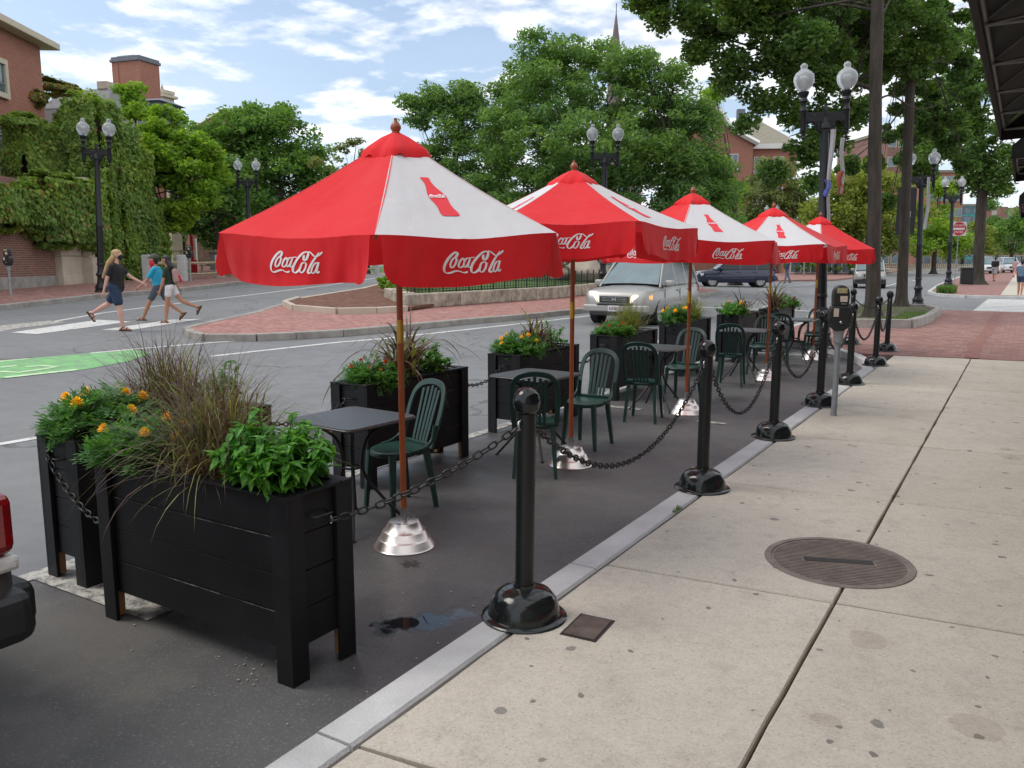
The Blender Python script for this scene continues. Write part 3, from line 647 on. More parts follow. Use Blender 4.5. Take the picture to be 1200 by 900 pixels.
# (points, base width, stress, closed)
LOGO=[(pxp((298,482),(322,452),(334,418),(322,400),(295,408),(250,450),(205,520),(180,590),(182,640),(208,668),(250,668),(300,650),(345,650),(390,672),(420,678),(448,668)),13,20,0),
 (pxp((300,470),(268,505),(250,560),(258,598),(285,590),(310,550),(322,505),(318,480)),11,13,1),
 (pxp((322,500),(345,500)),9,3,0),
 (pxp((402,520),(408,492),(388,488),(356,535),(345,585),(362,606),(392,592),(415,562)),11,13,0),
 (pxp((470,492),(440,492),(412,540),(404,590),(420,606),(446,580),(466,535),(480,492)),10,12,1),
 (pxp((484,488),(462,560),(452,604),(470,612),(490,596)),11,10,0),
 (pxp((478,492),(505,486),(540,492)),11,4,0),
 (pxp((640,470),(632,510),(640,540),(668,528),(690,480),(690,445),(668,432),(620,445),(560,500),(510,570),(488,630),(492,675),(520,692),(560,672),(600,618)),13,19,0),
 (pxp((690,440),(712,438),(745,470),(775,503),(810,506),(845,490),(878,462)),13,14,0),
 (pxp((838,462),(822,478),(800,498)),9,6,0),
 (pxp((640,568),(610,580),(588,630),(585,678),(608,698),(640,670),(660,620),(660,580)),11,13,1),
 (pxp((655,590),(685,600)),8,2,0),
 (pxp((802,508),(760,560),(718,630),(690,690),(700,716),(728,704)),14,14,0),
 (pxp((812,592),(780,598),(748,648),(738,700),(755,722),(784,694),(806,640),(822,594)),10,12,1),
 (pxp((832,590),(806,665),(798,715),(812,724),(834,708)),12,12,0)]
def logo_polys(scale=1.,bold=1.):
    """ribbons in unit space centred on 0"""
    out=[]
    for P,w,s,cl in LOGO:
        C=cr_spline(P,5,bool(cl)); N=len(C); L=[];Q=[]
        for i,p in enumerate(C):
            a=C[i-1] if (cl or i>0) else C[0]; b=C[(i+1)%N] if (cl or i<N-1) else C[-1]
            t=(b-a); t=t.normalized() if t.length>1e-9 else Vector((1,0,0)); n=Vector((-t.y,t.x,0))
            ww=(w+s*abs(t.y*.93+t.x*.37)**1.4)*bold/340/2*.95
            if not cl: ww*=min(1,.45+min(i,N-1-i)/4)
            L.append(p+n*ww); Q.append(p-n*ww)
        if cl: L.append(L[0]); Q.append(Q[0])
        out.append((L,Q))
    xs=[q.x for L,Q in out for q in L]; ys=[q.y for L,Q in out for q in L]
    cx=(min(xs)+max(xs))/2; cy=(min(ys)+max(ys))/2; W_=max(xs)-min(xs)
    return [([((q.x-cx)/W_,(q.y-cy)/W_) for q in L],[((q.x-cx)/W_,(q.y-cy)/W_) for q in Q]) for L,Q in out]
LP=logo_polys()
LPB=logo_polys(bold=1.5)
def map_logo(mb,fn,polys,lift=.0):
    for k,(L,Q) in enumerate(polys):
        dz=.0022+.0006*(k%2)
        mb.add([fn(x,y,dz+lift) for x,y in L]+[fn(x,y,dz+lift) for x,y in Q],[(i,i+1,len(L)+i+1,len(L)+i) for i in range(len(L)-1)],True)
BOT=[(.085,.0),(.10,.012),(.10,.055),(.09,.07),(.088,.16),(.105,.24),(.145,.33),(.185,.42),(.205,.50),(.20,.57),(.18,.64),(.168,.71),(.172,.79),(.19,.86),(.205,.92),(.2,.975),(.16,1.)]
# ------------------------------------------------------------------ UMBRELLAS
UR=1.03; ZE=1.96; ZA=2.475; DROP=.235
def make_umbrella(th,seed,ze=ZE,tilt=0,tiltdir=0,Rr=UR):
    rs=random.Random(seed); e=empty('patio_umbrella',(0,0,0))
    b=MB(); b.lathe([(.188,0),(.19,.006),(.182,.014),(.162,.052),(.156,.058),(.150,.062),(.134,.102),(.127,.108),(.121,.112),(.098,.152),(.092,.162),(.07,.168),(.03,.17),(.001,.17)],48); b.build('base',M['alu'],e,angle=40)
    b=MB(); b.lathe([(.024,.165),(.024,.245),(.001,.245)],16); b.box((.03,0,.215),(.025,.008,.008)); b.build('base_tube',M['steel'],e,angle=40)
    b=MB(); b.lathe([(.019,.17),(.019,1.27),(.001,1.27)],16); b.lathe([(.019,1.40),(.019,2.42),(.001,2.42)],16); b.build('pole',M['umb_wood'],e,angle=40)
    b=MB(); b.lathe([(.021,1.265),(.021,1.405),(.001,1.405)],16); b.build('ferrule',M['brass'],e,angle=40)
    TM=Matrix.Translation((0,0,2.3))@Matrix.Rotation(tilt,4,Vector((-math.sin(tiltdir),math.cos(tiltdir),0)))@Matrix.Translation((0,0,-2.3))
    A=Vector((0,0,ZA)); C=[Vector((Rr*math.cos(th+k*PI/3),Rr*math.sin(th+k*PI/3),ze+rs.uniform(-.01,.01))) for k in range(6)]
    wig=[rs.uniform(0,9) for _ in range(6)]
    def panel(k,u,v,l=0):
        a,c=C[k],C[(k+1)%6]; p=a.lerp(c,u); q=A.lerp(p,v); n=(c-a).cross(A-a).normalized()
        if n.z<0: n=-n
        sag=-.022*math.sin(PI*v)-.030*v*math.sin(PI*u)**2+.006*mnoise.noise(Vector((u*3,v*3,wig[k])))*math.sin(PI*u)+.004*v*math.sin(PI*u)*mnoise.noise(Vector((u*16,v*3,wig[k]+5)))
        return TM@(q+n*(sag+l))
    def val(k,u,w,l=0):
        """w metres down the valance"""
        a,c=C[k],C[(k+1)%6]; p=a.lerp(c,u); n=(c-a).cross(A-a).normalized(); n=n if n.z>0 else -n
        sag=-.030*math.sin(PI*u)**2+.006*mnoise.noise(Vector((u*3,3,wig[k])))*math.sin(PI*u)
        top=p+n*sag; o=Vector((n.x,n.y,0)).normalized(); W2=w/DROP
        wav=.020*W2*math.sin(u*9+wig[k]*2)+.012*W2*mnoise.noise(Vector((u*7,w*8,wig[k]+3)))+.012*W2
        ed=min(u,1-u); wav+=.007*W2*mnoise.noise(Vector((u*26,w*3,wig[k])))+.006*W2*math.sin(u*47+wig[k]*5+w*9)*(.5+.5*math.sin(u*7+wig[k]))+W2*max(0,.12-ed)/.12*.05*math.sin(wig[k]*3+(0 if u<.5 else 2))
        return TM@(top+Vector((0,0,-w))+o*(wav+l))
    EL=Rr
    def drop(u):
        d=min(u,1-u)*EL-.028; rc=.085
        if d>=rc: return DROP+.012*math.sin(u*6+wig[0])
        d=max(d,0); return DROP-rc+math.sqrt(max(0,rc*rc-(rc-d)**2))
    for mk,name in ((0,'red_panel'),(1,'white_panel')):
        for k in range(mk,6,2):
            b=MB(); b.grid([[panel(k,u/28,.10+.90*v/12) for v in range(13)] for u in range(29)]); b.build(name,M['red_cloth' if mk==0 else 'white_cloth'],e)
    for k in range(6):
        b=MB(); us=[0.028+.944*(.5-.5*math.cos(PI*i/60)) for i in range(61)]
        b.grid([[val(k,u,drop(u)*w/7) for w in range(8)] for u in us]); vo=b.build('valance',M['red_cloth'],e)
        b=MB(); wl=.30/EL
        uu=.5+( .02)
        map_logo(b,lambda x,y,l,k=k: val(k,uu+x*wl*1.08,.115-y*.255,l+.001),LP); b.build('lettering',M['logo_white'],vo)
    for k in (1,3,5):
        # flat bottle silhouette printed on each white panel
        b=MB(); s=.36; v0=.42; sl=(A-(C[k]+C[(k+1)%6])/2).length
        def fm(x,y,l,k=k): 
            v=v0+y*s/sl*1.06; return panel(k,.5-x*s*.72/(EL*v),v,l)
        n=len(BOT); Ls=[fm(-x,y,.003) for x,y in BOT]; Rs=[fm(x,y,.003) for x,y in BOT]; Cs=[fm(0,y,.003) for x,y in BOT]
        b.add(Ls+Cs+Rs,[(i,i+1,n+i+1,n+i) for i in range(n-1)]+[(n+i,n+i+1,2*n+i+1,2*n+i) for i in range(n-1)],True)
        bo=b.build('bottle_print',M['logo_red'],e)
        b=MB(); map_logo(b,lambda x,y,l: fm(-x*.36,.50-y*.19,l+.004),LPB); b.build('bottle_lettering',M['logo_white'],bo)
    # vent cap with ruffled edge
    b=MB(); rows=[]
    for i in range(73):
        a=th+2*PI*i/72; hexr=math.cos(PI/6)/math.cos(((a-th)%(PI/3))-PI/6)
        rows.append([TM@Vector((rr*hexr*math.cos(a),rr*hexr*math.sin(a),z+(wv*1.2*math.sin(a*6-6*th+1)+wv*1.1*math.sin(a*13+seed)))) for rr,z,wv in ((.02,2.485,0),(.09,2.455,0),(.175,2.40,.003),(.21,2.368,.008),(.222,2.335,.014))])
    b.grid(rows); b.build('cap',M['red_cloth'],e)
    b=MB(); b.lathe([(r_*.92,2.475+(z_-2.47)*.76) for r_,z_ in ((.02,2.47),(.03,2.478),(.022,2.487),(.026,2.495),(.034,2.512),(.033,2.53),(.022,2.552),(.012,2.566),(.010,2.578),(.013,2.584),(.001,2.588))],16); f=b.build('finial',M['finial'],e)
    for v in f.data.vertices: v.co=TM@v.co
    for k in range(6):
        b=MB(); p=C[k]; d=(A-p); b.tube([TM@(p+Vector((0,0,-.035))+d*.03),TM@(A+Vector((0,0,-.085))-d*.02)],.009,6,smooth=False); b.build('rib',M['umb_wood'],e)
        b=MB(); b.tube([TM@(p.lerp(A,.5)+Vector((0,0,-.03))),TM@Vector((.03*math.cos(th+k*PI/3),.03*math.sin(th+k*PI/3),1.93))],.007,6); b.build('strut',M['umb_wood'],e)
    b=MB(); b.lathe([(.02,1.90),(.045,1.91),(.045,1.95),(.02,1.96)],16); b.build('hub',M['umb_wood'],e)
    b=MB(); b.lathe([(.02,2.37),(.04,2.38),(.04,2.43),(.02,2.44)],16); b.build('top_hub',M['umb_wood'],e)
    return e
# (x,y,angle of first corner, zeave) ; red panels are even: panel k spans corner k..k+1
ub=[(-3.16,3.86,3,1.925,R(3.2),R(-60),1.03,'nearest and largest red and white umbrella, white bottle panel facing the sidewalk'),
    (-3.23,6.22,25,2.02,R(1),R(100),1.03,'second umbrella from the front, a full red panel facing the viewer, silver SUV behind it'),
    (-3.22,9.07,43,1.965,R(.5),R(0),1.05,'third umbrella from the front, white bottle panel in view and the navy SUV behind'),
    (-3.14,12.25,25,1.965,R(.5),R(40),1.05,'fourth umbrella from the front, white bottle panel facing the camera beside the tall lamp'),
    (-3.10,15.2,45,1.95,R(1.5),R(0),.99,'farthest umbrella, only red panels in view, in front of the big oak trunk')]
for i,(x,y,th,ze,tl,td,rr,lab) in enumerate(ub):
    # choose parity so that the wanted panel colour faces the viewer
    par={0:0,1:0,2:1,3:1,4:0}[i]
    e=make_umbrella(R(th)+par*PI/3,i*13+5,ze,tl,td,rr); e.location=(x,y,.004); tag(e,lab,'umbrella','patio umbrellas in the parking bay')
# ------------------------------------------------------------------ PLANTERS
PL=1.32; PW=.38; PH=.815
def make_planter():
    e=empty('planter_box',(0,0,0))
    # local: long along x from -PL/2..PL/2
    t=.022; z0=.145; bh=(PH-.02-z0)/4
    for sy,nm in ((-1,'side_board'),(1,'side_board')):
        for k in range(4):
            b=MB(); b.box((0,sy*(PW/2-.035),z0+bh*(k+.5)),(PL-.12,t,bh-.0055+.002*((k*7)%3))); bd=b.build(nm,M['black_wood'],e,bevel=.002)
            if k in (0,2): b=MB(); b.box((0,sy*(PW/2-.0235),z0+bh*(k+1)-.0045),(PL-.19,.0015,.0028)); b.build('worn_edge',M['worn_edge'],bd)
    for sx in (-1,1):
        for k in range(4):
            b=MB(); b.box((sx*(PL/2-.035),0,z0+bh*(k+.5)),(t,PW-.12,bh-.0035)); b.build('end_board',M['black_wood'],e,bevel=.002)
        for sy in (-1,1):
            b=MB(); b.box((sx*(PL/2-.0475),sy*(PW/2-.01),(PH-.012)/2),(.095,.02,PH-.012)); b.box((sx*(PL/2-.01),sy*(PW/2-.0575),(PH-.012)/2),(.02,.075,PH-.012)); 
            lg=b.build('leg',M['black_wood'],e,bevel=.002)
            b=MB(); b.box((sx*(PL/2-.045),sy*(PW/2-.045),.10),(.045,.045,.18)); b.build('inner_post',M['bare_wood'],lg)
        b=MB(); b.tube([(sx*(PL/2-.018),-.05,.70),(sx*(PL/2+.018),-.045,.70),(sx*(PL/2+.018),.045,.70),(sx*(PL/2-.018),.05,.70)],.006,6); b.build('handle',M['table_black'],e)
    for sy in (-1,1):
        b=MB(); b.box((0,sy*(PW/2-.040),PH/2+.06),(PL-.13,.008,PH-.24)); b.build('lining',M['bare_wood'],e)
    b=MB(); w=.06; z=PH-.006
    b.box((0,-(PW-w)/2,z),(PL+.01,w,.014)); b.box((0,(PW-w)/2,z),(PL+.01,w,.014)); b.box((-(PL-w)/2,0,z),(w,PW-2*w-.002,.014)); b.box(((PL-w)/2,0,z),(w,PW-2*w-.002,.014)); b.build('top_rim',M['black_wood'],e,bevel=.002)
    b=MB(); b.box((0,0,PH-.06),(PL-.1,PW-.1,.02)); b.build('soil',M['soil'],e)
    return e
P0=make_planter()
pls=[(-3.11,2.45,0,'front black wooden planter box set crosswise nearest the camera, leafy green plant at its end'),
     (-4.36,3.08,90,'black planter box left of and behind the front planter, marigolds at its near end'),
     (-4.36,5.36,90,'black planter box behind the nearest table, purple millet and rust marigolds in it'),
     (-4.40,7.64,90,'black planter box beside the second table, orange marigolds and purple millet in it'),
     (-4.43,10.05,90,'black planter box below the silver SUV, green tufted grass in it'),
     (-4.50,12.55,90,'black planter box with bright yellow marigolds beside the third table'),
     (-4.28,14.65,90,'black planter box below the navy SUV, orange marigolds and dark leaves in it'),
     (-4.1,16.6,90,'farthest black planter box, at the end of the parking bay')]
for i,(x,y,a,l) in enumerate(pls):
    o=P0 if i==0 else copy_tree(P0); o.location=(x,y,.004); o.rotation_euler=(0,0,R(a+random.uniform(-1,1))); o['label']=l; o['category']='planter'; o['group']='black wooden planters around the seating'
chain((-4.40,2.39,.71),(-3.79,2.34,.44),.07,'chain drooping from the left planter end to behind the front planter')
chain((-4.36,6.04,.70),(-4.40,6.96,.70),.12,'upper chain joining the planter behind table one to the next planter')
chain((-4.36,3.76,.70),(-4.36,4.68,.70),.10,'chain between the second and third planters, left of the nearest table')
chain((-4.40,8.32,.70),(-4.43,9.37,.70),.16,'chain between the planter beside table two and the one below the silver SUV')
# ------------------------------------------------------------------ PLANTS
def blade_fan(n,length,width,spread,droop,seed,seg=7,up=.9,mats=None,base_r=.05):
    rs=random.Random(seed); V=[];mi=[]
    for i in range(n):
        a=rs.random()*2*PI; L=length*rs.uniform(.55,1.1); tilt=abs(rs.gauss(0,spread)); w=width*rs.uniform(.6,1.2)
        p=Vector((rs.gauss(0,base_r),rs.gauss(0,base_r),0)); d=Vector((math.cos(a)*math.sin(tilt),math.sin(a)*math.sin(tilt),math.cos(tilt)*up)).normalized()
        dr=droop*rs.uniform(.5,1.5); tw=rs.uniform(-1,1); s=Vector((-math.sin(a+tw),math.cos(a+tw),0)); prev=None; m=rs.randrange(len(mats)) if mats else 0
        for k in range(seg+1):
            t=k/seg; ww=w*(1-t**1.6)*(.55+.45*min(1,t*4)); c=(p-s*ww/2,p+s*ww/2)
            if prev: V+= [prev[0],prev[1],c[1],c[0]]; mi.append(m)
            prev=c; p=p+d*(L/seg); d=(d+Vector((0,0,-dr*(t+.15)/seg*2.2))+Vector((math.cos(a),math.sin(a),0))*.25*dr/seg).normalized()
    return V,mi
def plant_obj(name,V,nper,mat,loc,label,group,cat='plant',mi=None,e=None,part='leaves'):
    if e is None: e=empty(name,loc,0,label,cat,group)
    np_mesh(part,[tuple(v) for v in V],nper,mat,e,mi=mi); return e
def leaf_quad(V,p,d,up,L,w):
    """pointed oval leaf: 2 quads folded on midrib as 4 triangles -> emit 2 quads"""
    s=d.cross(up); s=s.normalized() if s.length>1e-5 else Vector((1,0,0)); n=s.cross(d)
    a=p; b=p+d*L*.45+s*w*.5+n*w*.12; c=p+d*L+n*-L*.12; m=p+d*L*.5; e=p+d*L*.45-s*w*.5+n*w*.12
    V+=[a,b,c,m]; V+=[a,m,c,e]
def broad_leaf(V,p,d,up,L,w,curl=.3):
    s=d.cross(up); s=s.normalized() if s.length>1e-5 else Vector((1,0,0)); n=s.cross(d).normalized(); K=5; prev=None
    for k in range(K+1):
        t=k/K; ww=w*.5*math.sin(PI*min(1,(t*.93+.05))**.8)*(1-t*.15); 
        if k==K: ww=.0005
        c=p+d*(L*t)-n*(curl*L*t*t*.5); row=(c-s*ww+n*ww*.35,c,c+s*ww+n*ww*.35)
        if prev: V+=[prev[0],prev[1],row[1],row[0]]; V+=[prev[1],prev[2],row[2],row[1]]
        prev=row
def stem_mb(mb,pts,r): mb.tube(pts,r,5)
def marigold(loc,rad,hgt,nfl,label,fl='orange_flower',seed=0,dens=1.,fsize=.03):
    rs=random.Random(seed); e=empty('marigold',loc,0,label,'flowers','marigolds in the planters'); V=[]; st=MB()
    for i in range(int(150*dens)):
        a=rs.random()*2*PI; r=rad*math.sqrt(rs.random()); z=hgt*(1-.55*(r/rad)**2)*rs.uniform(.35,1.05); tip=Vector((r*math.cos(a),r*math.sin(a),z)); base=Vector((tip.x*.3,tip.y*.3,0))
        if i%3==0: st.tube([base,base.lerp(tip,.5)+Vector((0,0,.02)),tip],.0022,4)
        for q in range(5):
            dd=(Vector((rs.gauss(0,1),rs.gauss(0,1),rs.gauss(.35,.6))).normalized()); p=tip+Vector((rs.gauss(0,.012),rs.gauss(0,.012),rs.gauss(-.01,.018))); L=rs.uniform(.05,.085)
            # pinnate leaf: 4 pairs of leaflets
            side=dd.cross(Vector((0,0,1))).normalized() if abs(dd.z)<.98 else Vector((1,0,0))
            for k in range(4):
                c=p+dd*L*(.25+.2*k)-Vector((0,0,.10*L*k*k*.2))
                for sgn in (-1,1):
                    d2=(dd*.55+side*sgn).normalized(); V+=[c,c+d2*L*.22+dd*L*.12,c+d2*L*.46,c+d2*L*.2-dd*L*.09]
            V+=[p+dd*L*.8,p+dd*L*1.0-side*L*.12,p+dd*L*1.3,p+dd*L*1.0+side*L*.12]
    st.build('stems',M['marigold_leaf'],e); np_mesh('leaves',[tuple(v) for v in V],4,M['marigold_leaf'],e)
    for i in range(nfl):
        a=2*PI*(i*.381966+rs.random()*.15); r=rad*(.25+.62*math.sqrt((i+.5)/nfl)); c=Vector((r*math.cos(a),r*math.sin(a),hgt*(1.03-.5*(r/rad)**2)+rs.uniform(.0,.05))); s=fsize*rs.uniform(.75,1.15); V=[]
        for ring in range(5):
            el=ring*.33; npet=11-ring
            for k in range(npet):
                an=2*PI*k/npet+ring*.4; d=Vector((math.cos(an)*math.cos(el),math.sin(an)*math.cos(el),math.sin(el)*.8)); sd=Vector((-math.sin(an),math.cos(an),0)); p=c+Vector((0,0,s*.1*ring))
                wv=Vector((0,0,rs.uniform(-.1,.15)*s)); V+=[p+d*s*.15,p+d*s*.7-sd*s*.28,p+d*s*(1.05)+wv,p+d*s*.7+sd*s*.28]
        np_mesh('flower',[tuple(v) for v in V],4,M[fl],e)
    return e
def fountain_grass(loc,n,L,label,mats,seed,spread=.5,droop=.9,width=.009,seedheads=0,base_r=.05):
    V,mi=blade_fan(n,L,width,spread,droop,seed,mats=mats,base_r=base_r); e=empty('ornamental_grass',loc,0,label,'grass plant','ornamental grasses in the planters')
    np_mesh('blades',[tuple(v) for v in V],4,[M[m] for m in mats],e,mi=mi); return e
def broad_plant(loc,n,rad,hgt,label,seed,L=.09,mat='basil_leaf',trail=0.):
    rs=random.Random(seed); V=[]; st=MB(); e=empty('leafy_plant',loc,0,label,'plant','broad-leaved plants in the planters')
    for i in range(n):
        a=rs.random()*2*PI; r=rad*math.sqrt(rs.random()); z=hgt*(1-.5*(r/rad)**2)*rs.uniform(.35,1.15)
        if trail and rs.random()<trail: r=rad*1.15; z=-rs.random()*.15
        tip=Vector((r*math.cos(a),r*math.sin(a),z)); base=Vector((tip.x*.3,tip.y*.3,0)); mid=base.lerp(tip,.6)+Vector((0,0,.03)); pts=[base,mid,tip]; st.tube(pts,.003,5)
        for j,t in enumerate((.45,.62,.78,.9,1.,1.)):
            p=base.lerp(mid,t*1.6) if t<.6 else mid.lerp(tip,(t-.6)/.4); 
            for sg in (0,PI):
                an=rs.random()*.8+j*1.57+sg; d=Vector((math.cos(an),math.sin(an),rs.uniform(-.9,.8))).normalized(); sc=L*(1.15-.55*t)*rs.uniform(.5,1.25)
                broad_leaf(V,p,d,Vector((0,0,1)),sc,sc*.55,rs.uniform(.2,.9))
    st.build('stems',M[mat],e); np_mesh('leaves',[tuple(v) for v in V],4,M[mat],e); return e
def millet(loc,n,L,label,seed,width=.034,mats=('millet','millet','grass_purple','grass_green'),droop=2.6):
    V,mi=blade_fan(n,L,width,.42,droop,seed,seg=10,mats=mats,base_r=.04); e=empty('purple_millet',loc,0,label,'plant','purple-leaved millets in the planters')
    np_mesh('leaves',[tuple(v) for v in V],4,[M[m] for m in mats],e,mi=mi); return e
zt=PH-.04
marigold((-4.36,2.70,zt),.29,.24,6,'large marigold with orange flowers at the near end of the left planter',seed=1,dens=2.1,fsize=.036)
marigold((-3.60,2.44,zt),.24,.20,6,'pale-leaved marigold with orange flowers at the left of the front planter',seed=2,dens=1.8,fsize=.031)
fountain_grass((-4.36,3.12,zt),780,.74,'arching purple fountain grass rising behind the front planter',('grass_purple','grass_purple','grass_purple','millet','grass_green'),3,.66,1.8,.0075,base_r=.08)
fountain_grass((-3.12,2.47,zt),880,.66,'tall green and purple striped fountain grass in the middle of the front planter',('grass_green','grass_purple','grass_purple'),4,.54,1.5,.0085,base_r=.08)
broad_plant((-4.36,3.52,zt),20,.18,.34,'pale green leafy plant at the far end of the left planter',5,.08)
broad_plant((-2.68,2.42,zt),120,.25,.33,'bright green broad-leaved plant spilling over the right end of the front planter',6,.098)
marigold((-4.36,4.98,zt),.24,.17,7,'marigold with rust red flowers at the near end of the planter behind table one','red_flower',7,1.1,.022)
millet((-4.34,5.33,zt),95,.80,'tall drooping purple millet behind the nearest umbrella pole',8)
broad_plant((-4.36,5.72,zt),26,.2,.28,'green leafy plant right of the tall purple millet',9,.10)
marigold((-4.40,7.28,zt),.26,.20,8,'marigold with orange yellow flowers left of the second umbrella pole','orange_flower',10,1.2,.028)
millet((-4.40,7.62,zt),60,.62,'upright dark purple millet in the planter beside table two',11)
broad_plant((-4.38,7.98,zt),26,.2,.30,'soft green bushy plant just left of the second umbrella pole',12,.07)
marigold((-4.43,9.70,zt),.25,.17,8,'rust flowered marigold below the bumper of the silver SUV','red_flower',13,1.1,.022)
fountain_grass((-4.43,10.12,zt),520,.50,'green fountain grass tuft in front of the silver SUV',('grass_green','grass_green','leaf_yellow'),14,.5,.8,.010)
marigold((-4.50,12.10,zt),.25,.24,5,'marigold with large yellow flowers left of the third umbrella pole','yellow_flower',15,1.,.04)
fountain_grass((-4.48,12.72,zt),420,.50,'loose green grass right of the yellow marigold',('grass_green','leaf_yellow'),16,.55,.8,.011)
broad_plant((-4.28,14.05,zt),26,.25,.28,'bright green plant in the planter below the navy SUV',17,.08)
marigold((-4.28,14.4,zt),.22,.22,5,'orange marigold in the planter below the navy SUV','orange_flower',18,.8,.03)
millet((-4.26,14.75,zt),50,.60,'dark arching millet in the planter below the navy SUV',19)
millet((-4.1,16.35,zt),70,.80,'tall arching millet in the farthest planter',20)
broad_plant((-4.1,16.9,zt),34,.25,.28,'leafy green plant at the right end of the farthest planter',21,.09)
marigold((-4.0,17.15,zt),.2,.22,4,'small red flowered marigold at the edge of the farthest planter','red_flower',22,.6,.03)
# ------------------------------------------------------------------ TABLES
def make_table():
    e=empty('bistro_table',(0,0,0)); S_=.31; rc=.06; poly=[]
    for cx,cy,a0 in ((S_-rc,S_-rc,0),(-S_+rc,S_-rc,90),(-S_+rc,-S_+rc,180),(S_-rc,-S_+rc,270)):
        for k in range(7): a=R(a0+15*k); poly.append((cx+rc*math.cos(a),cy+rc*math.sin(a)))
    b=MB(); b.prism(poly,.715,.735); b.build('tabletop',M['table_top'],e,bevel=.004)
    b=MB(); b.tube([(x,y,.722) for x,y in poly],.008,6,closed=True,caps=False); b.build('rim',M['rim_steel'],e)
    for sx,sy in ((1,1),(1,-1),(-1,1),(-1,-1)):
        b=MB(); P=cr_spline([(sx*.24,sy*.24,.712),(sx*.17,sy*.17,.69),(sx*.075,sy*.075,.60),(sx*.045,sy*.045,.45),(sx*.06,sy*.06,.33),(sx*.15,sy*.15,.16),(sx*.25,sy*.25,.008)],4)
        b.tube(P,.011,8); b.lathe([(.016,0),(.016,.012),(.001,.012)],10,(sx*.25,sy*.25,0)); b.build('leg',M['table_black'],e)
    b=MB(); b.tube([(.06*math.cos(a),.06*math.sin(a),.40) for a in [2*PI*k/16 for k in range(16)]],.007,6,closed=True,caps=False); b.build('ring',M['table_black'],e)
    b=MB(); b.tube([(-.24,-.24,.708),(.24,.24,.708)],.009,6); b.tube([(-.24,.24,.7),(.24,-.24,.7)],.009,6); b.build('top_frame',M['table_black'],e)
    return e
T0=make_table()
for i,(x,y,a,l) in enumerate([(-3.70,4.0,-4,'nearest black bistro table, one green chair behind it'),(-3.70,6.42,-5,'second black bistro table, behind the nearest bollard top, chairs on both sides'),(-3.62,9.2,0,'third black bistro table, at the third umbrella pole'),(-3.45,12.15,3,'fourth black bistro table, left of the third bollard top'),(-3.3,14.75,0,'farthest black bistro table, left of the parking meter')]):
    o=T0 if i==0 else copy_tree(T0); o.location=(x,y,.004); o.rotation_euler=(0,0,R(a)); o['label']=l; o['category']='table'; o['group']='bistro tables under the umbrellas'
